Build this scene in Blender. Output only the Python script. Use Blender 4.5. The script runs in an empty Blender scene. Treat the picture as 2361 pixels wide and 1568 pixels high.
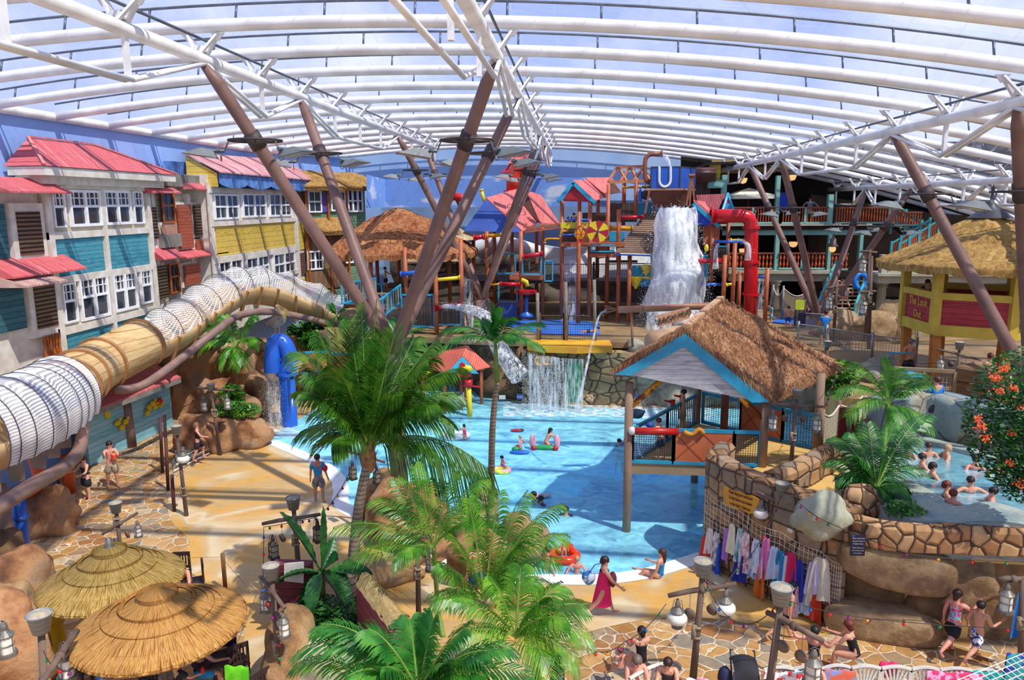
import bpy,math,random
from math import sin,cos,pi,radians as R
from mathutils import Vector as V,Matrix,noise
random.seed(7)
S=bpy.context.scene
COL=S.collection
# ---------------------------------------------------------------- camera
CAMZ=10.0
F,PITCH,ROLL,YAW=1740.0,R(10.23),R(0.4),R(5.0)
cam=bpy.data.cameras.new('camera');camo=bpy.data.objects.new('camera',cam);COL.objects.link(camo)
cam.sensor_width=36.0;cam.lens=36.0*F/2361.0;cam.clip_end=500;cam.clip_start=0.1
camo.location=(0,0,CAMZ)
camo.rotation_mode='QUATERNION'
camo.rotation_quaternion=(Matrix.Rotation(YAW,4,'Z') @ Matrix.Rotation(pi/2-PITCH,4,'X') @ Matrix.Rotation(-ROLL,4,'Z')).to_quaternion()
S.camera=camo
# ---------------------------------------------------------------- light
sun=bpy.data.lights.new('sun','SUN');sun.energy=5.0;sun.angle=R(0.8);sun.color=(1,.95,.86)
suno=bpy.data.objects.new('sun',sun);COL.objects.link(suno)
SUND=V((0.8,-0.62,1.55)).normalized()
suno.rotation_mode='QUATERNION';suno.rotation_quaternion=SUND.to_track_quat('Z','Y');suno.location=(20,-10,40)
W=bpy.data.worlds.new('sky');S.world=W;W.use_nodes=True
nt=W.node_tree;nt.nodes.clear()
def N(nt,t,**k):
    n=nt.nodes.new(t)
    for a,b in k.items():
        if a.startswith('i_'): n.inputs[a[2:].replace('_',' ')].default_value=b
        else: setattr(n,a,b)
    return n
_tc=N(nt,'ShaderNodeTexCoord');_sx=N(nt,'ShaderNodeSeparateXYZ');_rp=N(nt,'ShaderNodeValToRGB')
nt.links.new(_tc.outputs['Generated'],_sx.inputs[0]);nt.links.new(_sx.outputs['Z'],_rp.inputs[0])
_rp.color_ramp.elements[0].color=(.47,.57,.90,1);_rp.color_ramp.elements[0].position=.0
_rp.color_ramp.elements[1].color=(.17,.28,.70,1);_rp.color_ramp.elements[1].position=.7
_no=N(nt,'ShaderNodeTexNoise',i_Scale=3.2,i_Detail=6.0,i_Roughness=.6);nt.links.new(_tc.outputs['Generated'],_no.inputs['Vector'])
_r2=N(nt,'ShaderNodeValToRGB');_r2.color_ramp.elements[0].position=.46;_r2.color_ramp.elements[1].position=.72
nt.links.new(_no.outputs[0],_r2.inputs[0])
_mx=N(nt,'ShaderNodeMix',data_type='RGBA');nt.links.new(_r2.outputs[0],_mx.inputs[0]);nt.links.new(_rp.outputs[0],_mx.inputs[6]);_mx.inputs[7].default_value=(.92,.94,1,1)
_bg=N(nt,'ShaderNodeBackground',i_Strength=1.15);nt.links.new(_mx.outputs[2],_bg.inputs[0])
_wo=N(nt,'ShaderNodeOutputWorld');nt.links.new(_bg.outputs[0],_wo.inputs[0])
vs=S.view_settings;vs.view_transform='Standard';vs.look='None';vs.exposure=0.0;vs.gamma=1.0;vs.use_curve_mapping=False
S.cycles.max_bounces=8;S.cycles.transparent_max_bounces=24;S.cycles.use_denoising=True
# ---------------------------------------------------------------- pixel rays -> world points
def ray(px,py):
    u=(px-1180.5)/F;v=(784.0-py)/F
    a=u*cos(ROLL)+v*sin(ROLL);b=-u*sin(ROLL)+v*cos(ROLL)
    y=cos(PITCH)+b*sin(PITCH);z=-sin(PITCH)+b*cos(PITCH)
    return V((a*cos(YAW)-y*sin(YAW),a*sin(YAW)+y*cos(YAW),z))
def PZ(px,py,z=0.0):
    d=ray(px,py);return V((0,0,CAMZ))+d*((z-CAMZ)/d.z)
def PY(px,py,y):
    d=ray(px,py);return V((0,0,CAMZ))+d*(y/d.y)
def PX(px,py,x):
    d=ray(px,py);return V((0,0,CAMZ))+d*(x/d.x)
# ---------------------------------------------------------------- mesh builder
def frame(d):
    d=V(d).normalized();a=V((0,0,1)) if abs(d.z)<.95 else V((1,0,0))
    x=d.cross(a).normalized();return x,x.cross(d).normalized()
def smoothpts(pts,k=6):
    pts=[V(p) for p in pts];out=[]
    for i in range(len(pts)-1):
        p0=pts[max(i-1,0)];p1=pts[i];p2=pts[i+1];p3=pts[min(i+2,len(pts)-1)]
        for j in range(k):
            t=j/k
            out.append(.5*((2*p1)+(p2-p0)*t+(2*p0-5*p1+4*p2-p3)*t*t+(3*p1-p0-3*p2+p3)*t**3))
    out.append(pts[-1]);return out
class MB:
    def __init__(s): s.v=[];s.f=[];s.m=[];s.c=0
    def q(s,*idx): s.f.append(tuple(idx));s.m.append(s.c)
    def poly(s,pts):
        b=len(s.v);s.v+=[V(p) for p in pts];s.q(*range(b,b+len(pts)));return s
    def box(s,c,d,rz=0.0,m=None):
        b=len(s.v);hx,hy,hz=d[0]/2,d[1]/2,d[2]/2;ca,sa=cos(rz),sin(rz)
        for z in (-hz,hz):
            for x,y in ((-hx,-hy),(hx,-hy),(hx,hy),(-hx,hy)):
                p=V((x,y,z));p=m @ p if m else V((x*ca-y*sa,x*sa+y*ca,z))
                s.v.append(V(c)+p)
        for t in ((3,2,1,0),(4,5,6,7),(0,1,5,4),(1,2,6,5),(2,3,7,6),(3,0,4,7)): s.q(*[b+i for i in t])
        return s
    def bar(s,p,q,w,h=None,up=(0,0,1)):
        p,q=V(p),V(q);d=(q-p);L=d.length;d.normalize();h=h or w
        u=V(up);x=d.cross(u)
        if x.length<1e-3: x=d.cross(V((1,0,0)))
        x.normalize();z=x.cross(d);m=Matrix((x,d,z)).transposed()
        return s.box((p+q)/2,(w,L,h),m=m)
    def tube(s,pts,r,n=8,cap=True,flat=1.0):
        pts=[V(p) for p in pts];b=len(s.v);k=len(pts)
        x,y=frame(pts[1]-pts[0])
        for i,p in enumerate(pts):
            d=(pts[min(i+1,k-1)]-pts[max(i-1,0)]).normalized()
            x=(x-d*x.dot(d));x=x.normalized() if x.length>1e-6 else frame(d)[0]
            y=d.cross(x);rr=r[i] if isinstance(r,(list,tuple)) else r
            for j in range(n):
                a=2*pi*j/n;s.v.append(p+x*cos(a)*rr+y*sin(a)*rr*flat)
        for i in range(k-1):
            for j in range(n):
                j2=(j+1) % n;s.q(b+i*n+j,b+i*n+j2,b+(i+1)*n+j2,b+(i+1)*n+j)
        if cap: s.q(*[b+j for j in range(n)][::-1]);s.q(*[b+(k-1)*n+j for j in range(n)])
        return s
    def cyl(s,p,q,r,r2=None,n=12): return s.tube([p,q],[r,r if r2 is None else r2],n)
    def lathe(s,prof,o=(0,0,0),n=20,ax=None,a0=0,a1=2*pi,seg=None):
        o=V(o);b=len(s.v);k=len(prof);full=abs(a1-a0-2*pi)<1e-6;cn=n if full else n+1
        if ax: xx,yy=frame(ax);zz=V(ax).normalized()
        else: xx,yy,zz=V((1,0,0)),V((0,1,0)),V((0,0,1))
        for (r,z) in prof:
            for j in range(cn):
                a=a0+(a1-a0)*j/n;s.v.append(o+xx*(r*cos(a))+yy*(r*sin(a))+zz*z)
        for i in range(k-1):
            for j in range(n):
                j2=(j+1) % cn;s.q(b+i*cn+j,b+i*cn+j2,b+(i+1)*cn+j2,b+(i+1)*cn+j)
        return s
    def ell(s,c,r,n=12,k=8,m=None,disp=0,dsc=1.0,seed=0):
        b=len(s.v);c=V(c);r=V(r) if not isinstance(r,(int,float)) else V((r,r,r))
        for i in range(k+1):
            t=pi*i/k
            for j in range(n):
                a=2*pi*j/n;p=V((sin(t)*cos(a),sin(t)*sin(a),cos(t)))
                e=1.0
                if disp: e+=disp*noise.noise(p*dsc+V((seed*3.7,seed*1.3,seed)))*2 
                p=V((p.x*r.x*e,p.y*r.y*e,p.z*r.z*e))
                if m: p=m @ p
                s.v.append(c+p)
        for i in range(k):
            for j in range(n):
                j2=(j+1) % n;s.q(b+i*n+j,b+(i+1)*n+j,b+(i+1)*n+j2,b+i*n+j2)
        return s
    def prism(s,pts,d):
        pts=[V(p) for p in pts];d=V(d);b=len(s.v);n=len(pts);s.v+=pts+[p+d for p in pts]
        s.q(*[b+i for i in range(n)][::-1]);s.q(*[b+n+i for i in range(n)])
        for i in range(n): s.q(b+i,b+(i+1) % n,b+n+(i+1) % n,b+n+i)
        return s
    def sheet(s,fn,nu,nv):
        b=len(s.v)
        for i in range(nu+1):
            for j in range(nv+1): s.v.append(V(fn(i/nu,j/nv)))
        for i in range(nu):
            for j in range(nv): s.q(b+i*(nv+1)+j,b+(i+1)*(nv+1)+j,b+(i+1)*(nv+1)+j+1,b+i*(nv+1)+j+1)
        return s
    def build(s,name,mats,parent=None,smooth=False,world=True,loc=None):
        me=bpy.data.meshes.new(name);o=bpy.data.objects.new(name,me);COL.objects.link(o)
        off=V((0,0,0))
        if parent is not None:
            o.parent=parent
            if world:
                r=parent
                while r.parent: r=r.parent
                off=r.location
        elif loc is not None: off=V(loc)
        elif world and s.v:
            off=V((sum(p.x for p in s.v)/len(s.v),sum(p.y for p in s.v)/len(s.v),min(p.z for p in s.v)))
        if parent is None: o.location=off
        me.from_pydata([tuple(p-off) for p in s.v],[],s.f)
        for m in (mats if isinstance(mats,(list,tuple)) else [mats]): me.materials.append(m)
        if len(me.materials)>1: me.polygons.foreach_set('material_index',s.m)
        if smooth: me.polygons.foreach_set('use_smooth',[True]*len(me.polygons))
        me.validate();me.update();return o
def tag(o,label,cat,group=None):
    o['label']=label;o['category']=cat
    if group: o['group']=group
    return o
def thing(name,label,cat,loc=(0,0,0),rz=0.0,group=None):
    o=bpy.data.objects.new(name,None);COL.objects.link(o);o.location=loc;o.rotation_euler=(0,0,rz);o.empty_display_size=.2
    return tag(o,label,cat,group)
def struct(o): o['kind']='structure';return o
KIDS={}
def copytree(o,parent=None):
    c=o.copy();COL.objects.link(c)
    if parent: c.parent=parent
    for ch in [x for x in o.children]: copytree(ch,c)
    return c
# ---------------------------------------------------------------- materials
MATS={}
def newmat(name):
    m=bpy.data.materials.new(name);m.use_nodes=True;nt=m.node_tree
    b=nt.nodes['Principled BSDF'];return m,nt,b
def c4(c):
    if isinstance(c,str):
        c=[int(c[i:i+2],16)/255 for i in (0,2,4)];c=[x/12.92 if x <= .04045 else ((x+.055)/1.055)**2.4 for x in c]
    return (c[0],c[1],c[2],1)
def coords(nt,sc=(1,1,1),rot=(0,0,0),gen='Object'):
    t=N(nt,'ShaderNodeTexCoord');mp=N(nt,'ShaderNodeMapping');mp.inputs['Scale'].default_value=sc;mp.inputs['Rotation'].default_value=rot
    nt.links.new(t.outputs[gen],mp.inputs[0]);return mp.outputs[0]
def ramp(nt,src,stops,interp=None):
    r=N(nt,'ShaderNodeValToRGB');e=r.color_ramp.elements
    if interp: r.color_ramp.interpolation=interp
    e[0].position,e[0].color=stops[0][0],c4(stops[0][1]);e[1].position,e[1].color=stops[-1][0],c4(stops[-1][1])
    for p,c in stops[1:-1]: x=e.new(p);x.color=c4(c)
    nt.links.new(src,r.inputs[0]);return r.outputs[0]
def mix(nt,fac,a,b,mode='MIX'):
    x=N(nt,'ShaderNodeMix',data_type='RGBA',blend_type=mode)
    for k,s in ((0,fac),(6,a),(7,b)):
        if hasattr(s,'is_linked'): nt.links.new(s,x.inputs[k])
        else: x.inputs[k].default_value=s if k==0 else c4(s)
    return x.outputs[2]
def bump(nt,b,h,st=.3,dist=.05):
    n=N(nt,'ShaderNodeBump');n.inputs['Strength'].default_value=st;n.inputs['Distance'].default_value=dist
    nt.links.new(h,n.inputs['Height']);nt.links.new(n.outputs[0],b.inputs['Normal'])
def pm(name,c1,c2=None,sc=3.0,rough=.6,bp=0.0,metal=0.0,stretch=(1,1,1),spec=.5,det=5.0,lo=.35,hi=.65):
    """two-tone noise material"""
    if name in MATS: return MATS[name]
    m,nt,b=newmat(name);b.inputs['Roughness'].default_value=rough;b.inputs['Metallic'].default_value=metal
    b.inputs['Specular IOR Level'].default_value=spec
    if c2 is None:
        a=c4(c1);c2=[x*.8 for x in a[:3]]
    co=coords(nt,stretch);n=N(nt,'ShaderNodeTexNoise',i_Scale=sc,i_Detail=det);nt.links.new(co,n.inputs['Vector'])
    nt.links.new(ramp(nt,n.outputs[0],[(lo,c1),(hi,c2)]),b.inputs['Base Color'])
    if bp: bump(nt,b,n.outputs[0],bp)
    MATS[name]=m;return m
def planks(name,cols,step=.2,axis='Z',rough=.7,gap='2a2420',gw=.07,sc=2.0,bp=.5):
    """boards: dark joint every `step` along axis"""
    if name in MATS: return MATS[name]
    m,nt,b=newmat(name);b.inputs['Roughness'].default_value=rough
    t=N(nt,'ShaderNodeTexCoord');sx=N(nt,'ShaderNodeSeparateXYZ');nt.links.new(t.outputs['Object'],sx.inputs[0])
    d=N(nt,'ShaderNodeMath',operation='DIVIDE');d.inputs[1].default_value=step;nt.links.new(sx.outputs[axis],d.inputs[0])
    fr=N(nt,'ShaderNodeMath',operation='FRACT');nt.links.new(d.outputs[0],fr.inputs[0])
    fl=N(nt,'ShaderNodeMath',operation='FLOOR');nt.links.new(d.outputs[0],fl.inputs[0])
    wn=N(nt,'ShaderNodeTexWhiteNoise',noise_dimensions='1D');nt.links.new(fl.outputs[0],wn.inputs['W'])
    co=coords(nt,(6,1,1) if axis=='X' else ((1,1,6) if axis=='Z' else (1,6,1)));n=N(nt,'ShaderNodeTexNoise',i_Scale=sc,i_Detail=6.0,i_Roughness=.65);nt.links.new(co,n.inputs['Vector'])
    a=N(nt,'ShaderNodeMath',operation='MULTIPLY_ADD');nt.links.new(wn.outputs[0],a.inputs[0]);a.inputs[1].default_value=.3;nt.links.new(n.outputs[0],a.inputs[2])
    k=len(cols);c=ramp(nt,a.outputs[0],[(.38+.5*i/max(k-1,1),x) for i,x in enumerate(cols)])
    g=N(nt,'ShaderNodeMath',operation='LESS_THAN');g.inputs[1].default_value=gw;nt.links.new(fr.outputs[0],g.inputs[0])
    nt.links.new(mix(nt,g.outputs[0],c,gap),b.inputs['Base Color'])
    if bp: bump(nt,b,fr.outputs[0],bp,.04)
    MATS[name]=m;return m
def thatch(name,cols,sc=6.0,stretch=(1,1,.25)):
    if name in MATS: return MATS[name]
    m,nt,b=newmat(name);b.inputs['Roughness'].default_value=.95;b.inputs['Specular IOR Level'].default_value=.1
    co=coords(nt,stretch);n=N(nt,'ShaderNodeTexNoise',i_Scale=sc,i_Detail=8.0,i_Roughness=.75);nt.links.new(co,n.inputs['Vector'])
    n2=N(nt,'ShaderNodeTexNoise',i_Scale=.9,i_Detail=3.0);nt.links.new(coords(nt),n2.inputs['Vector'])
    a=N(nt,'ShaderNodeMath',operation='MULTIPLY_ADD');nt.links.new(n2.outputs[0],a.inputs[0]);a.inputs[1].default_value=.35;nt.links.new(n.outputs[0],a.inputs[2])
    k=len(cols);nt.links.new(ramp(nt,a.outputs[0],[(.45+.45*i/(k-1),c) for i,c in enumerate(cols)]),b.inputs['Base Color'])
    bump(nt,b,n.outputs[0],.9,.06);MATS[name]=m;return m
def rockmat(name,cols,sc=.9,bp=.6,cracks=0.0,csc=.8):
    if name in MATS: return MATS[name]
    m,nt,b=newmat(name);b.inputs['Roughness'].default_value=.85
    co=coords(nt);n=N(nt,'ShaderNodeTexNoise',i_Scale=sc,i_Detail=8.0,i_Roughness=.6);nt.links.new(co,n.inputs['Vector'])
    n2=N(nt,'ShaderNodeTexNoise',i_Scale=9.0,i_Detail=6.0,i_Roughness=.7);nt.links.new(co,n2.inputs['Vector'])
    k=len(cols);c=ramp(nt,n.outputs[0],[(.34+.34*i/(k-1),x) for i,x in enumerate(cols)])
    c=mix(nt,.25,c,ramp(nt,n2.outputs[0],[(.3,(.25,.25,.25)),(.7,(1,1,1))]),'MULTIPLY')
    h=n2.outputs[0]
    if cracks:
        v=N(nt,'ShaderNodeTexVoronoi',feature='DISTANCE_TO_EDGE',i_Scale=csc);
        dd=N(nt,'ShaderNodeMix',data_type='VECTOR');dd.inputs[0].default_value=.12;nt.links.new(co,dd.inputs[4]);nt.links.new(n.outputs[1],dd.inputs[5]);nt.links.new(dd.outputs[1],v.inputs['Vector'])
        e=ramp(nt,v.outputs[0],[(0,(cracks*.3,)*3),(.03,(1,1,1))]);c=mix(nt,1.0,c,e,'MULTIPLY')
    nt.links.new(c,b.inputs['Base Color']);bump(nt,b,h,bp,.08);MATS[name]=m;return m
def cellmat(name,cols,grout,sc=1.0,edge=.06,stretch=(1,1,1),rough=.75,bp=.8,warp=.15,rnd=1.0):
    """irregular stones with grout lines (voronoi cells)"""
    if name in MATS: return MATS[name]
    m,nt,b=newmat(name);b.inputs['Roughness'].default_value=rough
    co=coords(nt,stretch);n=N(nt,'ShaderNodeTexNoise',i_Scale=2.0,i_Detail=3.0);nt.links.new(co,n.inputs['Vector'])
    dd=N(nt,'ShaderNodeMix',data_type='VECTOR');dd.inputs[0].default_value=warp;nt.links.new(co,dd.inputs[4]);nt.links.new(n.outputs[1],dd.inputs[5])
    v1=N(nt,'ShaderNodeTexVoronoi',i_Scale=sc,i_Randomness=rnd);v2=N(nt,'ShaderNodeTexVoronoi',feature='DISTANCE_TO_EDGE',i_Scale=sc,i_Randomness=rnd)
    nt.links.new(dd.outputs[1],v1.inputs['Vector']);nt.links.new(dd.outputs[1],v2.inputs['Vector'])
    sp=N(nt,'ShaderNodeSeparateColor');nt.links.new(v1.outputs['Color'],sp.inputs[0])
    k=len(cols);c=ramp(nt,sp.outputs[0],[(i/(k-1),x) for i,x in enumerate(cols)])
    n3=N(nt,'ShaderNodeTexNoise',i_Scale=5.0,i_Detail=6.0);nt.links.new(co,n3.inputs['Vector'])
    c=mix(nt,.45,c,ramp(nt,n3.outputs[0],[(.3,(.4,.4,.4)),(.65,(1,1,1))]),'MULTIPLY')
    g=ramp(nt,v2.outputs[0],[(edge*.6,(1,1,1)),(edge,(0,0,0))])
    nt.links.new(mix(nt,g,c,grout),b.inputs['Base Color'])
    if bp: bump(nt,b,ramp(nt,v2.outputs[0],[(0,(0,0,0)),(edge*2.5,(1,1,1))]),bp,.05)
    MATS[name]=m;return m
def netmat(name,col,step=.05,w=.18,op=1.0,base=0.0,ax=('X','Z'),gen='Object'):
    """open mesh netting: real holes through a Transparent BSDF"""
    if name in MATS: return MATS[name]
    m,nt,b=newmat(name);b.inputs['Base Color'].default_value=c4(col);b.inputs['Roughness'].default_value=.8
    t=N(nt,'ShaderNodeTexCoord');sx=N(nt,'ShaderNodeSeparateXYZ');nt.links.new(t.outputs[gen],sx.inputs[0]);hs=[]
    for a in ax:
        d=N(nt,'ShaderNodeMath',operation='DIVIDE');d.inputs[1].default_value=step;nt.links.new(sx.outputs[a],d.inputs[0])
        fr=N(nt,'ShaderNodeMath',operation='FRACT');nt.links.new(d.outputs[0],fr.inputs[0])
        l=N(nt,'ShaderNodeMath',operation='LESS_THAN');l.inputs[1].default_value=w;nt.links.new(fr.outputs[0],l.inputs[0]);hs.append(l)
    x=hs[0].outputs[0]
    for h in hs[1:]:
        y=N(nt,'ShaderNodeMath',operation='MAXIMUM');nt.links.new(x,y.inputs[0]);nt.links.new(h.outputs[0],y.inputs[1]);x=y.outputs[0]
    z=N(nt,'ShaderNodeMath',operation='MULTIPLY_ADD');nt.links.new(x,z.inputs[0]);z.inputs[1].default_value=op-base;z.inputs[2].default_value=base
    tr=N(nt,'ShaderNodeBsdfTransparent');ms=N(nt,'ShaderNodeMixShader');nt.links.new(z.outputs[0],ms.inputs[0]);nt.links.new(tr.outputs[0],ms.inputs[1]);nt.links.new(b.outputs[0],ms.inputs[2])
    nt.links.new(ms.outputs[0],nt.nodes['Material Output'].inputs[0]);MATS[name]=m;return m
# ================================================================ shell
white=pm('white_paint','f2f1ee','dcdad6',1.5,.45)
def roofz(x): return 14.1-.00489668*x*x-.0666937*x
BAY=3.35
def arch_y(k): return 18.7+BAY*k
XL,XR=-20.3,34.0
steel=pm('cable_steel','6d7480','59606b',3,.4,metal=.4)
def xend(k):
    y=arch_y(k);a=XL+max(0,(y-47)*.20);b=XR if y<56 else 9.6
    return a,b
ordn=['nearest','second nearest','third nearest','fourth nearest','fifth nearest','sixth nearest','seventh nearest','eighth nearest','ninth nearest','tenth nearest','eleventh nearest','twelfth nearest','thirteenth nearest','second farthest','farthest','x','y']
for k in range(-2,13):
    y=arch_y(k);a,b=xend(k)
    t=thing('roof_arch','white tubular roof arch crossing the hall, %s of the arches' % ordn[k+2],'roof arch',(0,y,roofz(0)),0,'white roof arches')
    n=40;pts=[(a+(b-a)*i/n,y,roofz(a+(b-a)*i/n)) for i in range(n+1)]
    MB().tube(pts,.155,12).build('arch_tube',white,t,True)
    cb=MB();cb.tube([V(p)+V((0,.12,.5)) for p in pts],.035,6)
    x=a+1
    while x<b:
        cb.cyl((x,y,roofz(x)+.1),(x,y+.12,roofz(x)+.5),.03,n=5);x+=2.2
    cb.build('cushion_rail',steel,t,True)
# edge beams
eb=MB()
pts=[(XL,10,roofz(XL)),(XL,47,roofz(XL))]+[(xend(k)[0],arch_y(k),roofz(xend(k)[0])) for k in range(9,13)]
eb.tube(pts,.17,10);o=eb.build('trim_1',white,None,True);struct(o)
# foil cushions: bulging bays between the arches
m,nt,b=newmat('foil');b.inputs['Base Color'].default_value=(.86,.89,1,1);b.inputs['Roughness'].default_value=.25
co=coords(nt,(1,1,1));sx=N(nt,'ShaderNodeSeparateXYZ');nt.links.new(co,sx.inputs[0])
n1=N(nt,'ShaderNodeTexNoise',i_Scale=.55,i_Detail=9.0,i_Roughness=.72,i_Distortion=1.2);nt.links.new(coords(nt,(.55,1.6,1)),n1.inputs['Vector'])
d=N(nt,'ShaderNodeMath',operation='DIVIDE');d.inputs[1].default_value=1.15;nt.links.new(sx.outputs['X'],d.inputs[0])
fr=N(nt,'ShaderNodeMath',operation='FRACT');nt.links.new(d.outputs[0],fr.inputs[0])
ln=N(nt,'ShaderNodeMath',operation='LESS_THAN');ln.inputs[1].default_value=.022;nt.links.new(fr.outputs[0],ln.inputs[0])
base=ramp(nt,n1.outputs[0],[(.40,(.04,)*3),(.49,(.16,)*3),(.54,(.06,)*3),(.60,(.30,)*3),(.66,(.12,)*3)])
fac=N(nt,'ShaderNodeMath',operation='MULTIPLY_ADD');nt.links.new(ln.outputs[0],fac.inputs[0]);fac.inputs[1].default_value=.4;nt.links.new(base,fac.inputs[2])
tl=N(nt,'ShaderNodeBsdfTranslucent');tl.inputs[0].default_value=(.7,.76,.95,1)
lc=mix(nt,ln.outputs[0],(.88,.9,1),(.35,.38,.5));nt.links.new(lc,b.inputs['Base Color'])
m1=N(nt,'ShaderNodeMixShader');m1.inputs[0].default_value=.55;nt.links.new(tl.outputs[0],m1.inputs[1]);nt.links.new(b.outputs[0],m1.inputs[2])
tr=N(nt,'ShaderNodeBsdfTransparent');tr.inputs[0].default_value=(.95,.97,1,1)
m2=N(nt,'ShaderNodeMixShader');nt.links.new(fac.outputs[0],m2.inputs[0]);nt.links.new(tr.outputs[0],m2.inputs[1]);nt.links.new(m1.outputs[0],m2.inputs[2])
nt.links.new(m2.outputs[0],nt.nodes['Material Output'].inputs[0]);foil=m
rf=MB()
for k in range(-3,12):
    y0,y1=arch_y(k),arch_y(k+1);a,b_=xend(k+1);
    def fn(u,v):
        x=a+(b_-a)*u;return (x,y0+.12+(y1-y0)*v,roofz(x)+.5+.55*sin(pi*v))
    rf.sheet(fn,40,8)
o=rf.build('ceiling',foil,None,True);struct(o)
# walls
wallblue=pm('painted_sky_wall','8fb0ea','9dbaf0',.5,.8,spec=.2)
wallpale=pm('pale_sky_wall','94b4dc','a9c3e2',.35,.85,spec=.2,stretch=(1,1,.6))
struct(MB().prism([(XL-.1,6,-.5),(XL-.1,47,-.5),(XL-.4,47,-.5),(XL-.4,6,-.5)],(0,0,roofz(XL)+.5)).build('wall_left',wallblue))
XB=xend(12)[0]
bx=MB().prism([(XL-.1,47,-.5),(XB-.1,60,-.5),(XB-.4,60,-.5),(XL-.4,47,-.5)],(0,0,roofz(XL)+.75))
struct(bx.build('wall_left_corner',wallblue))
bw=MB();n=30
for i in range(n):
    x0=XB+(14-XB)*i/n;x1=XB+(14-XB)*(i+1)/n
    bw.prism([(x0,59.6,-.5),(x1,59.6,-.5),(x1,59.6,roofz(x1)),(x0,59.6,roofz(x0))],(0,.3,0))
struct(bw.build('wall_back',wallpale))
# ---------------------------------------------------------------- tree columns, trusses
brown=pm('column_brown','86665b','70544b',1.2,.5,spec=.4)
def truss(name,X,nodes,y0,y1,label,wide=None):
    zc=roofz(X)-.78
    t=thing('roof_truss',label,'roof truss',(X,y0,zc),0,'white roof trusses')
    MB().cyl((X,y0,zc),(X,y1,zc),.15,n=14).build('chord',white,t,True)
    MB().tube([(X+.12,y0,zc+.42),(X+.12,y1,zc+.42)],.035,6).build('cable',steel,t,True)
    ks=[k for k in range(-4,13) if y0-.1 <= arch_y(k) <= y1+.1]
    for k in ks:
        y=arch_y(k);b=MB()
        for sx_ in (-1,1):
            b.bar((X+sx_*.06,y,zc+.1),(X+sx_*.38,y+.02,roofz(X)-.18),.07,.12,(0,1,0))
            b.bar((X+sx_*.06,y-.3,zc+.1),(X+sx_*.38,y-.02,roofz(X)-.18),.05,.09,(0,1,0))
            b.prism([(X+sx_*.38-.17,y-.02,roofz(X)-.16),(X+sx_*.38+.17,y-.02,roofz(X)-.16),(X+sx_*.38+.03,y-.02,roofz(X)-.34),(X+sx_*.38-.03,y-.02,roofz(X)-.34)],(0,.04,0))
        b.box((X,y-.1,zc+.22),(.2,.4,.14));b.build('bracket',white,t)
    hs=sorted(nodes);low=zc-.98
    prev=None;segs=[(a,b) for a,b in zip([hs[0]-13.4]+hs,hs+[hs[-1]+9])]
    for a,b_ in segs:
        mids=[arch_y(k) for k in range(-4,13) if a+.5<arch_y(k)<b_-.5 and y0 <= arch_y(k) <= y1]
        if not mids: continue
        if len(mids)>2: ns=[mids[0],mids[-1]]
        else: ns=mids
        for y in mids: MB().bar((X,y,zc-.05),(X,y,low),.13,.09).build('strut',white,t)
        w=.09
        if wide and wide[0]<mids[0]<wide[1]: w=.3
        dg=MB()
        for sx_ in (-1,1):
            if a >= y0: dg.cyl((X+sx_*.07,a,zc-.1),(X+sx_*w,ns[0],low),.055,n=8)
            if len(ns)>1: dg.cyl((X+sx_*w,ns[0],low),(X+sx_*w,ns[-1],low),.055,n=8)
            if b_ <= y1: dg.cyl((X+sx_*w,ns[-1],low),(X+sx_*.07,b_,zc-.1),.055,n=8)
        if w>.2: dg.cyl((X-w,ns[0],low),(X+w,ns[0],low),.055,n=8)
        dg.build('diagonal',white,t,True)
    return zc
XT={'l':-9.15,'c':-1.95,'r': 9.9,'q': 16.9}
H1,H2=(18.6,25.2),(38.8,45.6);HR=(18.7,25.6)
zl=truss('l',XT['l'],[18.6,25.2,38.8,45.6],8.6,49,'white roof truss nearest the left wall',)
zc_=truss('c',XT['c'],[18.6,25.2,38.8,45.6],8.6,55,'white roof truss over the middle of the hall',(8,16))
zr=truss('r',XT['r'],[18.7,25.6,39.0,46.0],12.0,54,'white roof truss right of the middle over the thatched hut')
zq=truss('q',XT['q'],[33.5,40.6,47.0],21.9,53.5,'white roof truss farthest to the right')
galv=pm('grey_lamp_housing','6f7678','5c6264',4,.5)
glassy=pm('lamp_glass','8f9a9e','7c878b',2,.2)
dark=pm('dark_bracket','4a3c38','382c2a',4,.6)
def floodlight(p,rz,tilt,label):
    t=thing('floodlight',label,'floodlight',p,rz,'floodlights on the brown columns')
    m=Matrix.Rotation(tilt,3,'X');b=MB()
    c=V((0,.62,-.3));w,l,h=.27,.36,.06
    top=[m @ V(q) for q in ((-.12,-.22,.12),(.12,-.22,.12),(.12,.05,.12),(-.12,.05,.12))]
    bot=[m @ V(q) for q in ((-w,-l,-.08),(w,-l,-.08),(w,l+.12,-.08),(-w,l+.12,-.08))]
    bb=len(b.v);b.v+=[c+q for q in bot+top];
    b.q(bb+4,bb+5,bb+6,bb+7)
    for i in range(4): j=(i+1) % 4;b.q(bb+i,bb+j,bb+4+j,bb+4+i)
    b.build('housing',galv,t,world=False)
    g=MB();g.poly([c+q+V((0,0,-.01)) for q in bot]);g.build('lamp_glass',glassy,t,world=False)
    k=MB();k.cyl((0,0,-.02),(0,.1,-.25),.02,n=6);k.cyl((0,.1,-.25),c+V((0,-.25,.05)),.05,n=6);k.cyl((-.2,.25,-.22),(.2,.25,-.22),.05,n=8)
    k.tube([V((.05,.2,-.3))+V((cos(a)*.1,0,sin(a)*.1-.1)) for a in [i*.7 for i in range(10)]],.014,5);k.build('bracket',galv,t,world=False)
fl_n=[0]
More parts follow.
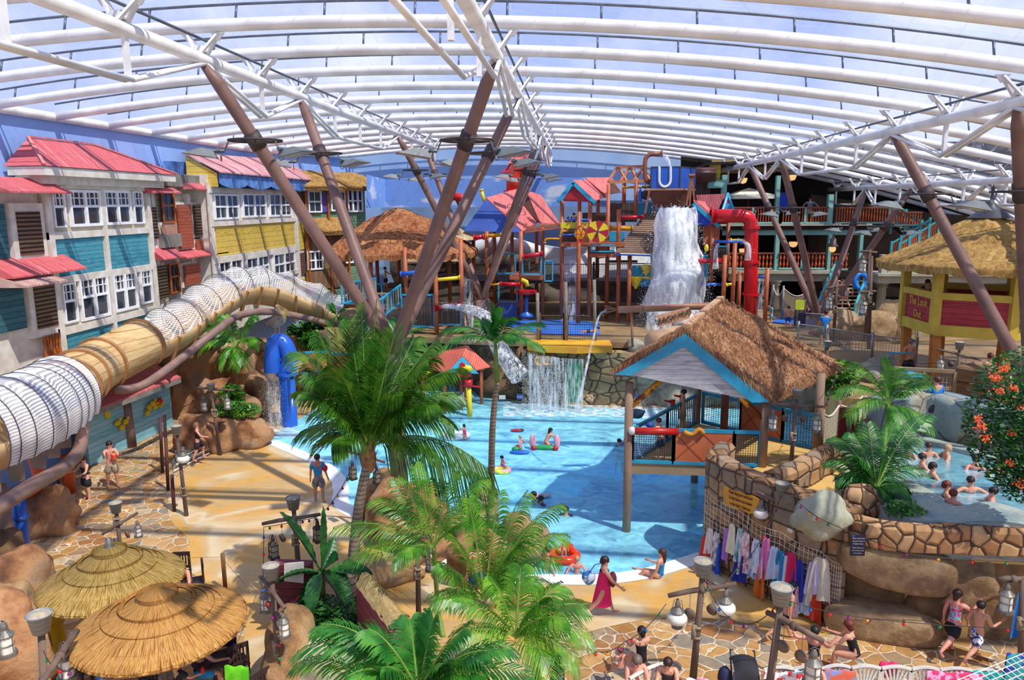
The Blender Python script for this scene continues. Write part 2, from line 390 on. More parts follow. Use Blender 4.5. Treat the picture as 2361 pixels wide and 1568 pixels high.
def column(base,node,heads,label,rb=.27,ra=.155,ring_t=.8,where='',lights=True,cap=None):
    t=thing('branching_column',label,'column',base)
    MB().tube([base,node],[rb*1.05,rb],16).build('trunk',brown,t,True)
    for i,h in enumerate(heads):
        h=V(h);d=(h-node);p1=node+d*.03
        mb=MB();e=node+d*.93;mb.tube([node-V((0,0,.3))+d.normalized()*.05,p1,e,h-V((0,0,.12))],[rb*.8,ra*1.1,ra,ra*.55],14);st=mb.build('strut',brown,t,True)
        c=node+d*ring_t;rg=MB();rad=.66
        rg.tube([c+V((rad*cos(a),rad*sin(a),0)) for a in [2*pi*j/28 for j in range(29)]],.03,6)
        for a in (0,pi/2,pi,3*pi/2): rg.bar(c,c+V((rad*cos(a+.4),rad*sin(a+.4),0)),.04)
        rg.lathe([(ra+.01,-.22),(ra+.04,-.22),(ra+.04,.22),(ra+.01,.22)],c,14,ax=d)
        rg.build('light_ring',dark,t,True)
        if lights:
            for a in lights:
                fl_n[0]+=1
                p=c+V((rad*cos(a),rad*sin(a),-.02))
                side='left' if cos(a)<0 else 'right'
                floodlight(p,a-pi/2,.15,'floodlight hung %s of the ring on the %s' % (side,where[i]))
    return t
NODE={}
n1_=PY(878,812,21.6);n1_.x=-5.45
column(V((-5.35,21.6,.2)),n1_,[(XT['l'],18.6,zl),(XT['l'],25.2,zl),(XT['c'],18.6,zc_),(XT['c'],25.2,zc_)],
       'brown branching roof column rising from the planter behind the coconut palm',.26,.165,.76,
       ['near left strut, front column','far left strut, front column','near right strut, front column','far right strut, front column'],(pi+.35,-.35))
n2_=PY(1112,690,42.2)
column(V((n2_.x,42.2,3.2)),n2_,[(XT['l'],38.8,zl),(XT['l'],45.6,zl),(XT['c'],38.8,zc_),(XT['c'],45.6,zc_)],
       'brown branching roof column standing inside the play structure',.42,.165,.8,
       ['near left strut in the play area','far left strut in the play area','near right strut in the play area','far right strut in the play area'],(pi+.35,-.3))
n3_=PY(1890,745,42.6)
column(V((n3_.x,42.6,2.4)),n3_,[(XT['r'],39.0,zr),(XT['r'],46.0,zr),(XT['q'],40.6,zq),(XT['q'],47.0,zq)],
       'brown branching roof column before the two storey balcony',.3,.165,.72,
       ['near left strut by the balcony','far left strut by the balcony','near right strut by the balcony','far right strut by the balcony'],(pi+.3,-.3))
n4_=V((13.4,23.0,4.6))
column(V((13.4,23.0,1.6)),n4_,[(XT['r'],18.7,zr),(XT['r'],25.6,zr)],
       'brown branching roof column standing by the orange flowering bush',.3,.17,.74,
       ['right edge strut','strut over the thatched lookout bar'],(pi+.2,-.2))
# ================================================================ ground and pool
paving=cellmat('crazy_paving',['a87738','c99a5c','b98748','8f8676','d3a970','a06a35','cfb68c'],'dccfb4',3.0,.032,(1,1,.3),.6,.35,.2)
def sandmat():
    m,nt,b=newmat('beach_floor');b.inputs['Roughness'].default_value=.55
    co=coords(nt);n=N(nt,'ShaderNodeTexNoise',i_Scale=.28,i_Detail=2.0,i_Distortion=.6);nt.links.new(co,n.inputs['Vector'])
    n2=N(nt,'ShaderNodeTexNoise',i_Scale=2.2,i_Detail=8.0,i_Roughness=.7);nt.links.new(coords(nt,(1,2.5,1),(0,0,.4)),n2.inputs['Vector'])
    n3=N(nt,'ShaderNodeTexNoise',i_Scale=60.0,i_Detail=2.0);nt.links.new(co,n3.inputs['Vector'])
    c=ramp(nt,n.outputs[0],[(.40,'c9a56c'),(.47,'d9a552'),(.53,'cfae7a'),(.56,'dcc8a2'),(.66,'d2a35a')])
    c=mix(nt,.35,c,ramp(nt,n2.outputs[0],[(.4,(.78,.74,.7)),(.6,(1,1,1))]),'MULTIPLY')
    c=mix(nt,.25,c,ramp(nt,n3.outputs[0],[(.4,(.7,.68,.62)),(.6,(1,1,1))]),'MULTIPLY')
    nt.links.new(c,b.inputs['Base Color']);bump(nt,b,n3.outputs[0],.15,.01);return m
sand=sandmat()
fl=MB();fl.prism([(-26,4,-1.6),(26,4,-1.6),(26,10.5,-1.6),(-26,10.5,-1.6)],(0,0,1.6));
# the paved floor, cut out where the pool lies
def zp(*q,z=0.0): return [PZ(x,y,z) for x,y in q]
shore=smoothpts(zp((612,1022),(668,1046),(722,1072),(757,1100),(768,1130),(766,1158),(785,1182),(840,1208),(905,1250),(985,1300),(1060,1335),(1160,1350),(1262,1348),(1340,1350),(1430,1345),(1505,1333),(1560,1318),(1640,1292)),4)
PX0=[V((3.9,20.6,0)),V((8,21.2,0)),V((9.0,26,0)),V((11.5,36,0))]
back=[V((p.x,p.y,0)) for p in smoothpts(zp((1960,955),(1700,940),(1440,940),(1300,932),(1200,924),(1120,910),(1040,888),(960,878),(880,885),(790,905),(715,950),(655,985),(612,1022)),4)]
pool=shore+PX0+back[:-1]
# floor around: build as fan of quads outward from the shore
fb=MB();sh2=shore
left=[V((-22,60,0)),V((-22,4,0))]
def ring_out(pts):
    b=MB();cx_=V((1,28,0))
    for i in range(len(pts)):
        p,q=pts[i],pts[(i+1) % len(pts)]
        po=cx_+(p-cx_).normalized()*60;qo=cx_+(q-cx_).normalized()*60
        b.poly([p,po,qo,q]);b.poly([p,q,q-V((0,0,2)),p-V((0,0,2))])
    return b
struct(ring_out(pool).build('floor',paving,loc=(0,0,0)))
# tan beach surface on top of the paving
sl=zp((560,1006),(500,1040),(446,1078),(400,1105),(388,1150),(392,1200),(432,1240),(436,1262),(410,1300),(470,1340),(520,1390),(560,1440),(560,1500),(540,1600),(1130,1640),(1150,1600),(1240,1520),(1330,1468),(1440,1438),(1560,1424),(1680,1432),(1790,1450),(1900,1470),(1960,1400),(1800,1330),(1660,1300))
sl=smoothpts(sl,3)
outer=sl;inner=[p for p in reversed(shore)]
sb=MB();b0=V((0,0,.012))
k=max(len(outer),len(shore));
def samp(pts,t):
    L=[0]
    for a,b in zip(pts,pts[1:]): L.append(L[-1]+(b-a).length)
    x=t*L[-1]
    for i in range(len(pts)-1):
        if x <= L[i+1]+1e-9: return pts[i].lerp(pts[i+1],(x-L[i])/max(L[i+1]-L[i],1e-9))
    return pts[-1]
NS=80
# pair by hand-picked parameter ranges
oc=[samp(outer,i/NS) for i in range(NS+1)];sc_=[samp(shore,(i/NS)) for i in range(NS+1)]
for i in range(NS):
    sb.poly([sc_[i]+b0,sc_[i+1]+b0,oc[i+1]+b0,oc[i]+b0])
struct(sb.build('floor_beach',sand,loc=(0,0,0)))
# white tiled rim
rim=MB();wrim=pm('white_rim','fbfbf8','e9eceb',2,.35)
def offs(pts,d):
    out=[]
    for i,p in enumerate(pts):
        a=pts[max(i-1,0)];b=pts[min(i+1,len(pts)-1)];t=(b-a).normalized();out.append(p+V((t.y,-t.x,0))*d)
    return out
ri=offs(shore,-.55)
for i in range(len(shore)-1): rim.poly([shore[i]+V((0,0,.02)),shore[i+1]+V((0,0,.02)),ri[i+1]+V((0,0,.02)),ri[i]+V((0,0,.02))]);rim.poly([ri[i]+V((0,0,.02)),ri[i+1]+V((0,0,.02)),ri[i+1]-V((0,0,.12)),ri[i]-V((0,0,.12))])
struct(rim.build('trim_2',wrim,loc=(0,0,0)))
# basin floor sloping away from the shore
def pin(x,y,poly):
    c=False;j=len(poly)-1
    for i in range(len(poly)):
        a,b=poly[i],poly[j]
        if (a.y>y) != (b.y>y) and x<(b.x-a.x)*(y-a.y)/(b.y-a.y)+a.x: c=not c
        j=i
    return c
m,nt,b=newmat('pool_floor');b.inputs['Roughness'].default_value=.5
co=coords(nt);v=N(nt,'ShaderNodeTexVoronoi',feature='SMOOTH_F1',i_Scale=1.6,i_Smoothness=.3);
n=N(nt,'ShaderNodeTexNoise',i_Scale=1.3,i_Detail=5.0);nt.links.new(co,n.inputs['Vector'])
nt.links.new(ramp(nt,n.outputs[0],[(.35,(.60,.78,.86)),(.65,(.80,.93,.97))]),b.inputs['Base Color']);pfloor=m
dleft=shore[:40]
def depth(x,y):
    dl=min((V((x,y,0))-p).length for p in shore[:34:2]);dr=min((V((x,y,0))-p).length for p in shore[40::3])
    d1=min(dl*.065,1.9);k=max(0,min(1,(x+4.2)/5.5));d2=.12+min(dr*.35,1.8)
    return d1*(1-k)+max(d1,d2)*k if x>-4.2 else d1
pb=MB();nx,ny=60,60;x0,x1,y0,y1=-16.0,14.0,17.0,44.0;idx={}
for i in range(nx+1):
    for j in range(ny+1):
        x=x0+(x1-x0)*i/nx;y=y0+(y1-y0)*j/ny;idx[i,j]=len(pb.v);pb.v.append(V((x,y,-.06-depth(x,y))))
for i in range(nx):
    for j in range(ny): pb.q(idx[i,j],idx[i+1,j],idx[i+1,j+1],idx[i,j+1])
struct(pb.build('floor_pool',pfloor,None,True,loc=(0,0,0)))
def watermat(name,col,dens,foam=.0,fs=1.1,bsc=2.2,bst=.35,streak=(1,1,1)):
    m,nt,b=newmat(name);nt.nodes.remove(b)
    co=coords(nt,streak);n=N(nt,'ShaderNodeTexNoise',i_Scale=bsc,i_Detail=6.0,i_Roughness=.6);nt.links.new(co,n.inputs['Vector'])
    bp=N(nt,'ShaderNodeBump');bp.inputs['Strength'].default_value=bst;bp.inputs['Distance'].default_value=.12;nt.links.new(n.outputs[0],bp.inputs['Height'])
    tr=N(nt,'ShaderNodeBsdfTransparent');gl=N(nt,'ShaderNodeBsdfGlossy');gl.inputs['Roughness'].default_value=.06;nt.links.new(bp.outputs[0],gl.inputs['Normal'])
    fr=N(nt,'ShaderNodeFresnel');fr.inputs[0].default_value=1.33;nt.links.new(bp.outputs[0],fr.inputs['Normal'])
    m1=N(nt,'ShaderNodeMixShader');nt.links.new(fr.outputs[0],m1.inputs[0]);nt.links.new(tr.outputs[0],m1.inputs[1]);nt.links.new(gl.outputs[0],m1.inputs[2])
    last=m1.outputs[0]
    df=N(nt,'ShaderNodeBsdfDiffuse');df.inputs[0].default_value=(.30,.78,.93,1);nt.links.new(bp.outputs[0],df.inputs['Normal'])
    n2=N(nt,'ShaderNodeTexNoise',i_Scale=fs,i_Detail=10.0,i_Roughness=.75,i_Distortion=.8);nt.links.new(coords(nt,(1,1.4,1)),n2.inputs['Vector'])
    n3=N(nt,'ShaderNodeTexNoise',i_Scale=.16,i_Detail=2.0);nt.links.new(coords(nt),n3.inputs['Vector'])
    ad=N(nt,'ShaderNodeMath',operation='MULTIPLY');nt.links.new(ramp(nt,n2.outputs[0],[(.36,(.30,)*3),(.70,(1,1,1))]),ad.inputs[0]);ad.inputs[1].default_value=foam
    m2=N(nt,'ShaderNodeMixShader');nt.links.new(ad.outputs[0],m2.inputs[0]);nt.links.new(last,m2.inputs[1]);nt.links.new(df.outputs[0],m2.inputs[2]);last=m2.outputs[0]
    out=nt.nodes['Material Output'];nt.links.new(last,out.inputs[0])
    va=N(nt,'ShaderNodeVolumeAbsorption');va.inputs[0].default_value=c4(col);va.inputs[1].default_value=dens;nt.links.new(va.outputs[0],out.inputs['Volume'])
    return m
water=watermat('pool_water',(.03,.80,.97),.75,1.0,1.0,2.2,.16)
# water body: top sheet, skirt and bottom closed
def water_body(poly,z,dep,mat,name,label,fine=True):
    wb=MB();n=len(poly);b=len(wb.v)
    wb.v+=[V((p.x,p.y,z)) for p in poly]+[V((p.x,p.y,z-dep)) for p in poly]
    wb.q(*range(n));wb.q(*[n+i for i in range(n)][::-1])
    for i in range(n): wb.q(i,n+i,n+(i+1) % n,(i+1) % n)
    o=wb.build(name,mat,None,False,loc=(0,0,0));return tag(o,label,'water')
wp=[p for p in ri]+PX0+back[:-1]
water_body(wp,-.03,2.6,water,'wave_pool_water','bright turquoise water filling the large wave pool')
# ---------------------------------------------------------------- rocks
rock=rockmat('tan_rock',['6e5238','a57b4e','c19b6c','9b8c78','b5794a'],.7,.7)
rockred=rockmat('red_rock',['6e4630','a06c44','bd8c5e','a5876a','8f5e3e'],.8,.7)
rockgrey=rockmat('grey_rock',['6e695c','98917e','b3aa92','857d68','a3957a'],.8,.6)
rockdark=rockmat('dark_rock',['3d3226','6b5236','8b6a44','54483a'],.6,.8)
def rockm(c,r,seed,disp=.22,n=28,k=20,rz=0,dsc=1.6,b=None):
    b=b or MB();m=Matrix.Rotation(rz,3,'Z')
    return b.ell(c,r,n,k,m,disp,dsc,seed)
def boulder(name,c,r,mat,label,seed,rz=0,group=None,disp=.22,cat='rock'):
    o=rockm(V(c),r,seed,disp,rz=rz).build(name,mat,None,True,loc=(c[0],c[1],c[2]-r[2]))
    return tag(o,label,cat,group)
def rockwall(name,pts,h0,th,mat,label,seed=0,z0=0.0,nz=14,amp=.35,sc=.9,k=5,top=None,lean=.0):
    """a run of sculpted rock: thick wall with displaced skin following pts"""
    ps=smoothpts(pts,k);n=len(ps);b=MB();rows=[]
    for i,p in enumerate(ps):
        a=ps[max(i-1,0)];q=ps[min(i+1,n-1)];t=(q-a);t.z=0;t.normalize();nn=V((t.y,-t.x,0));h=h0(i/(n-1)) if callable(h0) else h0
        prof=[(0,0)]+[(lean*j/nz,h*j/nz) for j in range(1,nz+1)]+[(lean+th*.5,h*1.03),(lean+th,h),(lean+th,0)]
        row=[]
        for (u,z) in prof:
            P=V((p.x,p.y,z0))-nn*u+V((0,0,z));e=noise.noise(P*sc+V((seed,0,seed*2)))*amp*2+noise.noise(P*sc*3+V((0,seed,0)))*amp*.5
            if z==h or z==h*1.03: P+=V((0,0,e*.5))
            row.append(P+nn*e*(1 if z>.02 else .4))
        rows.append(row)
    m_=len(rows[0]);bi=len(b.v)
    for r_ in rows: b.v+=r_
    for i in range(n-1):
        for j in range(m_-1): b.q(bi+i*m_+j,bi+(i+1)*m_+j,bi+(i+1)*m_+j+1,bi+i*m_+j+1)
    b.q(*[bi+j for j in range(m_)]);b.q(*[bi+(n-1)*m_+j for j in range(m_)][::-1])
    return tag(b.build(name,mat,None,True,loc=(ps[0].x,ps[0].y,z0)),label,'rock wall')
# retaining wall along the back of the pool, play deck behind it
bk=[p for p in reversed(back)]
DZ=3.1
w1=zp((775,925),(800,905),(835,893),(880,885),(960,878),(1040,888),(1120,910),(1200,924))
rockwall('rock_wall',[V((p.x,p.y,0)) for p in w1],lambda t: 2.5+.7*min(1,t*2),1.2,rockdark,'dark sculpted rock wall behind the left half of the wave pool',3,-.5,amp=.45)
w2=zp((1330,936),(1380,938),(1440,940))
stone=cellmat('rubble_wall',['8d7a5c','b09468','a0855c','c2a67c','7c6c52'],'4a4032',1.7,.06,(1,1,1.3),.8,.9,.1)
yb=PZ(1300,932,0).y
sw=MB();sw.prism([(PZ(1205,924).x,yb+.1,-.5),(PZ(1450,940).x+.3,yb-.2,-.5),(PZ(1450,940).x+.3,yb+.9,-.5),(PZ(1205,924).x,yb+.9,-.5)],(0,0,DZ+.1));tag(sw.build('stone_wall',stone),'rubble stone pool wall below the yellow ledge','stone wall')
rockwall('rock_wall',[V((PZ(1445,940).x,yb-.1,0)),V((PZ(1560,940).x,yb-.4,0)),V((PZ(1700,938).x,yb-.2,0)),V((PZ(1830,945).x,yb-.5,0)),V((PZ(1960,950).x,yb-.8,0))],lambda t: 3.6-.4*t,1.5,rockgrey,'grey green rock wall behind the beach hut',8,-.5,amp=.45)
deck=pm('play_deck','a78a5e','7d6548',.5,.5)
dk=MB();dk.prism([(-15.8,39.5,DZ-.3),(-9,38.8,DZ-.3),(-1,37.7,DZ-.3),(12.5,37.7,DZ-.3),(22,40,DZ-.3),(30,44,DZ-.3),(30,59,DZ-.3),(-15.8,59,DZ-.3)],(0,0,.3));struct(dk.build('floor_play_deck',deck))
bluemat=pm('blue_splash_mat','2f6fd6','3f86e6',.8,.35)
bm=MB();bm.prism([PZ(*q,DZ+.01) for q in ((1245,770),(1382,775),(1382,745),(1300,738),(1180,738),(1150,748))],(0,0,.03));tag(bm.build('splash_mat',bluemat),'blue splash mat on the deck behind the rope fence','mat')
bm=MB();bm.prism([PZ(*q,DZ+.01) for q in ((1780,745),(1900,750),(1900,738),(1790,733))],(0,0,.03));tag(bm.build('splash_mat',bluemat),'blue mat on the deck near the yellow and blue signboard','mat')
# planted rock island in the pool, beach boulders
boulder('boulder',PZ(905,1215,.6)+V((0,.5,0)),(.85,.95,1.05),rockred,'large rounded rock around the front column, left mass of the planter',11)
boulder('boulder',PZ(965,1225,.6)+V((0,.6,0)),(.72,1.1,1.0),rockred,'rounded rock around the front column, right mass of the planter',12)
boulder('boulder',PZ(868,1165,.5)+V((0,.5,0)),(.75,.8,.8),rock,'brown rock left of the front column beside the shallow water',13)
boulder('boulder',PZ(905,1320,.25),(1.0,.42,.36),rock,'low grey and orange rock lying on the beach before the planter',14,.45)
boulder('boulder',PZ(985,1265,.3),(.7,.5,.55),rockred,'small orange rock at the foot of the planter',15)
boulder('boulder',PZ(1110,1290,.65),(.95,.6,.85),rockred,'big brown beach boulder behind the man in blue shorts',16,.2)
boulder('boulder',PZ(1200,1245,.6),(.7,.6,.7),rock,'brown boulder half hidden behind the palm beside the pool',17)
tw=MB();tw.prism([PZ(*q,0) for q in ((1112,1190),(1150,1190),(1150,1260),(1105,1290))],(0,0,.9));o=tw.build('stone_wall',stone);tag(o,'low curved stone wall in the pool behind the tall slim palm','stone wall')
rockwall('rock_wall',[PZ(x,y) for x,y in ((1050,1262),(1075,1235),(1105,1205),(1130,1170))],.75,.4,rock,'low rock rim running into the pool under the slim palm',19,-.1,6,.1)
# ================================================================ left facades
class Fac:
    """a facade plane in plan through A and B; n points into the hall"""
    def __init__(s,A,B):
        s.A=V((A[0],A[1],0));d=V((B[0]-A[0],B[1]-A[1],0));s.L=d.length;s.u=d.normalized();s.n=V((s.u.y,-s.u.x,0))
    def uz(s,px,py):
        d=ray(px,py);o=V((0,0,CAMZ));t=(s.A-o).dot(s.n)/d.dot(s.n);P=o+d*t;return (P-s.A).dot(s.u),P.z
    def W(s,u,z,o=0.0): return s.A+s.u*u+s.n*o+V((0,0,z))
    def rect(s,x0,y0,x1,y1):
        a=s.uz(x0,(y0+y1)/2)[0];b=s.uz(x1,(y0+y1)/2)[0];xm=(x0+x1)/2;return a,b,s.uz(xm,y1)[1],s.uz(xm,y0)[1]
    def box(s,b,u0,u1,z0,z1,o0,o1):
        return b.prism([s.W(u0,z0,o0),s.W(u1,z0,o0),s.W(u1,z1,o0),s.W(u0,z1,o0)],s.n*(o1-o0))
whitep=pm('weathered_white','e6e0d4','cfc6b6',2.5,.7,.1);wframe=pm('window_white','fbfbfb','efefef',3,.4)
glassd=pm('dark_window_glass','202833','36404c',.8,.08,spec=.8)
redroof=planks('red_tin_roof',['b5484f','d06a6c','c85a5e','d98a86'],.16,'Y',.55,'a23f46',.14,1.2,.6)
turq=planks('turquoise_boards',['2f7f95','3f93a8','57a8b5','3586a0'],.17,'Z',.7,'1d4e60',.1)
yelw=planks('yellow_boards',['c9a43a','e0bf4e','e8c85a','d2b054'],.3,'Z',.7,'6a5526',.05)
greyb=planks('grey_boards',['b5a996','c7bda9','a79b88'],.26,'Z',.8,'6a6255',.06)
darkteal=planks('dark_teal_boards',['23525c','2d6470','3b7078'],.2,'Z',.7,'12303a',.1)
redb=planks('red_boards',['9c4a30','b55f42','a8533a'],.16,'Z',.7,'5e2a1c',.1)
greensl=planks('green_boards',['6f8f6c','8aa583','5f8262','9db297'],.2,'Z',.75,'3a5440',.1)
louv=planks('brown_louvres',['6b5138','7d6146','58422f'],.15,'Z',.7,'140f0b',.45,3,1.0)
louvr=planks('red_louvres',['9a6a5a','a87a68'],.15,'Z',.7,'3b2320',.35,3,1.0)
orangew=pm('orange_wood','b9621d','8f4715',5,.5)
brownplank=planks('brown_planks',['5e4530','7a5c40','8c6c4c'],.3,'Y',.8,'2a1f16',.06)
concrete=pm('grey_stone_band','8f8a80','6f6a62',1.5,.9,.3)
def window(F_,root,r,cols=2,glasses=1,head=.45,o=.06,top_only=True,mat=None):
    u0,u1,z0,z1=r;mat=mat or wframe;b=MB();w=min(.11,(u1-u0)*.09);G=MB();n=glasses;W_=(u1-u0)
    F_.box(b,u0,u1,z1-w,z1,0,o+.05);F_.box(b,u0,u1,z0,z0+w,0,o+.05)
    for i in range(n+1):
        uc=u0+W_*i/n;ww=w if i in (0,n) else w*1.3;F_.box(b,max(u0+.004,uc-ww/2 if 0<i<n else uc-(w if i==n else 0)),min(u1,uc+ww/2 if 0<i<n else uc+(w if i==0 else 0)),z0+.006,z1-.006,0,o+.058)
    zm=z1-(z1-z0)*head;F_.box(b,u0,u1,zm-.05,zm+.05,0,o+.03)
    for i in range(n):
        a,c=u0+W_*i/n,u0+W_*(i+1)/n
        for j in range(1,cols): x=a+(c-a)*j/cols;F_.box(b,x-.018,x+.018,zm if top_only else z0,z1,0,o+.01)
    if top_only: zz=(zm+z1)/2;F_.box(b,u0,u1,zz-.018,zz+.018,0,o+.01)
    f=b.build('window',mat,root);G.poly([F_.W(u0+.03,z0+.03,o-.03),F_.W(u1-.03,z0+.03,o-.03),F_.W(u1-.03,z1-.03,o-.03),F_.W(u0+.03,z1-.03,o-.03)]);G.build('pane',glassd,f);return f
def panel(F_,root,r,name,mat,o0=0,o1=.05):
    b=MB();F_.box(b,*r,o0,o1);return b.build(name,mat,root)
def shutter(F_,root,r,mat=louv,name='shutter'): 
    o=panel(F_,root,r,name,mat,0,.1);return o
def tinroof(F_,root,r,out=.6,rise=.5,mat=None,name='canopy_roof',back=.2):
    """lean-to roof: r gives u0,u1,z_eave,z_top"""
    u0,u1,z0,z1=r;b=MB();P=[F_.W(u0,z0,out),F_.W(u1,z0,out),F_.W(u1,z1,-back),F_.W(u0,z1,-back)]
    b.prism(P,(0,0,.06));b.poly([F_.W(u0,z0,out),F_.W(u0,z1,-back),F_.W(u0,z0,-back)]);b.poly([F_.W(u1,z0,out),F_.W(u1,z1,-back),F_.W(u1,z0,-back)])
    return b.build(name,mat or redroof,root)
F1=Fac((-19.5,21),(-19.5,45))
# --- blue house
h=thing('beach_house','turquoise and white beach house facade with a hipped red tin roof','building',(-19.5,26,3))
u0,u1=F1.uz(108,560)[0],F1.uz(350,560)[0];zb=3.2;zt=F1.uz(230,405)[1]
panel(F1,h,(u0,u1,zb,zt),'wall',greyb,-.7,0)
for r in ((126,548,238,635),(246,540,341,618),(155,758,256,815),(264,725,352,790)):
    q=F1.rect(*r);panel(F1,h,(q[0],q[1],q[2],q[3]),'wall_panel',turq,0,.04)
for (zc,hh) in ((F1.uz(235,430)[1],.28),(F1.uz(235,537)[1],.26),(F1.uz(245,630)[1],.26),(F1.uz(255,737)[1],.28)):
    panel(F1,h,(u0,u1,zc-hh/2,zc+hh/2),'trim_board',whitep,0,.12)
um=F1.uz(241,560)[0]
for uu,w in ((u0,.3),(um-.1,.22),(u1-.3,.3)): panel(F1,h,(uu,uu+w,zb,zt),'post',whitep,0,.13)
for r,g in (((118,437,146,525),1),((157,438,229,522),2),((237,439,298,518),2),((304,441,327,516),1),((142,652,173,745),1),((181,637,248,735),2),((258,627,313,716),2),((322,621,347,700),1)):
    window(F1,h,F1.rect(*r),3,g)
ue0,ue1=F1.uz(70,385)[0],F1.uz(372,395)[0];ze=F1.uz(200,392)[1];zr_=F1.uz(235,335)[1] 
b=MB();e0,e1,e2,e3=F1.W(ue0-.3,ze,.75),F1.W(ue1,ze,.75),F1.W(ue1,ze,-.8),F1.W(ue0-.3,ze,-.8)
ra,rb_=F1.W(F1.uz(75,322)[0]+.25,zr_,-.35),F1.W(F1.uz(235,335)[0],zr_,-.35)
for q in ((e0,e1,rb_,ra),(e1,e2,rb_),(e0,ra,e3),(e3,ra,rb_,e2)): b.poly(q)
b.build('roof',redroof,h)
b=MB();F1.box(b,ue0-.25,ue1-.05,ze-.32,ze-.02,-.7,.7);F1.box(b,ue0+.1,ue1-.5,ze-.62,ze-.32,-.7,.35);b.build('eaves',whitep,h)
b=MB()
for p_,q_ in ((ra,e0),(rb_,e1),(ra,rb_)): b.bar(p_+V((0,0,.05)),q_+V((0,0,.05)),.1,.06)
b.build('ridge_cap',pm('red_ridge','d98c86','c9706c',3,.5),h)
# --- left wing with shutters
h=thing('beach_house','white shuttered beach house wing cut by the left edge of the photo','building',(-19.5,22,3))
panel(F1,h,(-1.5,u0-.02,2.5,F1.uz(50,430)[1]),'wall',whitep,-.8,-.15)
q=F1.rect(-60,470,17,600);panel(F1,h,q,'wall_panel',darkteal,-.15,.0)
q=F1.rect(-60,650,58,770);panel(F1,h,q,'wall_panel',darkteal,-.15,.0)
for r in ((38,488,92,588),(78,656,130,755)): 
    q=F1.rect(*r);panel(F1,h,(q[0]-.25,q[1]+.25,q[2]-.3,q[3]+.3),'shutter_frame',whitep,-.15,.05);shutter(F1,h,q)
for r in ((-40,412,112,446),(-30,590,148,632)): q=F1.rect(*r);tinroof(F1,h,(q[0],q[1],q[2],q[3]),.9)
pg=MB();q=F1.rect(-30,625,75,650);tinroof(F1,h,(q[0],q[1],q[2]-.1,q[3]),1.3,mat=planks('faded_tin',['c9a79a','b98a80','d6bdb0'],.16,'Y',.6,'9a6a62',.12),name='porch_roof')
q=F1.rect(95,770,136,838);b=MB();
for i in range(6): 
    uu=q[0]+(q[1]-q[0])*(i+.5)/6;b.lathe([(.03,q[2]),(.07,q[2]+.3),(.03,q[2]+.6),(.06,q[2]+.9),(.03,q[3])],F1.W(uu,0,.1),8)
b.build('balustrade',orangew,h)
ledge=MB();ledge.prism([F1.W(1.0,2.2,-.2),F1.W(u0+.4,2.2,-.2),F1.W(u0+.4,2.2,1.3),F1.W(1.0,2.2,1.3)],(0,0,1.0));tag(ledge.build('ledge',concrete),'grey stone ledge under the leftmost beach house wing','ledge')
# --- narrow grey middle house
F1b=Fac((-19.5,21),(-19.5,45))
h=thing('beach_house','narrow grey beach house between the turquoise and the yellow houses','building',(-19.7,36,3))
ua,ub=u1+.02,F1b.uz(480,520)[0]
panel(F1b,h,(ua,ub,3.2,F1b.uz(430,428)[1]),'wall',greyb,-.8,-.25)
for r,mt,nm in (((344,478,359,552),louv,'shutter'),((358,613,383,688),louv,'shutter'),((410,472,440,573),redb,'wall_panel'),((448,472,468,545),louv,'shutter'),((452,553,470,580),redb,'wall_panel'),((425,609,458,655),redb,'wall_panel'),((472,606,490,650),louv,'shutter'),((373,518,405,545),pm('pink_board','b98a74','a87763',3,.8),'wall_panel')):
    q=F1b.rect(*r);panel(F1b,h,(q[0]-.1,q[1]+.1,q[2]-.12,q[3]+.12),'panel_frame',whitep,-.25,-.08);shutter(F1b,h,q,mt,nm)
for r in ((373,440,402,515),(391,606,414,676)): window(F1b,h,F1b.rect(*r),2,1,.45,.0,False,orangew)
for r in ((328,427,392,446),(350,568,400,597),(417,415,473,438),(405,573,505,590)): q=F1b.rect(*r);tinroof(F1b,h,q,.55)
for r in ((345,402,455,430),(368,540,413,570)): q=F1b.rect(*r);panel(F1b,h,q,'stone_band',concrete,-.25,.15)
for x in (362,407,443,477): q=F1b.rect(x,450,x+7,700);panel(F1b,h,(q[0],q[1],4,10.6),'post',whitep,-.25,-.05)
# --- yellow house
F2=Fac((-19.0,38.2),(-19.0,60))
h=thing('beach_house','yellow boarded beach house with blue scalloped eaves and faded red roof','building',(-19,45,3))
u0,u1=F2.uz(482,500)[0],F2.uz(712,500)[0]
panel(F2,h,(u0,u1,3.2,F2.uz(600,412)[1]),'wall',whitep,-1.2,0)
for r in ((497,516,678,578),(687,512,708,575),(565,655,690,680),(697,640,712,670)): panel(F2,h,F2.rect(*r),'wall_panel',yelw,0,.05)
for (y_,hh) in ((442,.3),(511,.25),(586,.35),(648,.3)): z=F2.uz(590,y_)[1];panel(F2,h,(u0,F2.uz(678,500)[0],z-hh/2,z+hh/2),'trim_board',whitep,0,.14)
for r in ((490,447,547,506),(556,446,610,501),(618,446,669,499),(501,597,557,652),(565,590,618,641),(628,581,678,634)): window(F2,h,F2.rect(*r),2,2,.5,.08,False)
for r in ((683,444,702,490),(691,582,710,631)): shutter(F2,h,F2.rect(*r),louvr)
for x in (482,677,705): q=F2.rect(x,450,x+8,600);panel(F2,h,(q[0],q[1],4,11.2),'post',whitep,0,.1)
bluew=pm('blue_trim_paint','3f6fb5','6f9ad6',2,.6);navy=pm('navy_paint','1c3f8e','25509e',2,.5)
q=F2.rect(481,421,705,436);panel(F2,h,q,'frieze',navy,0,.1)
zv=F2.uz(590,412)[1];ztop=zv+.12;ue,uf=F2.uz(481,415)[0],F2.uz(712,415)[0];n=72;P=[]
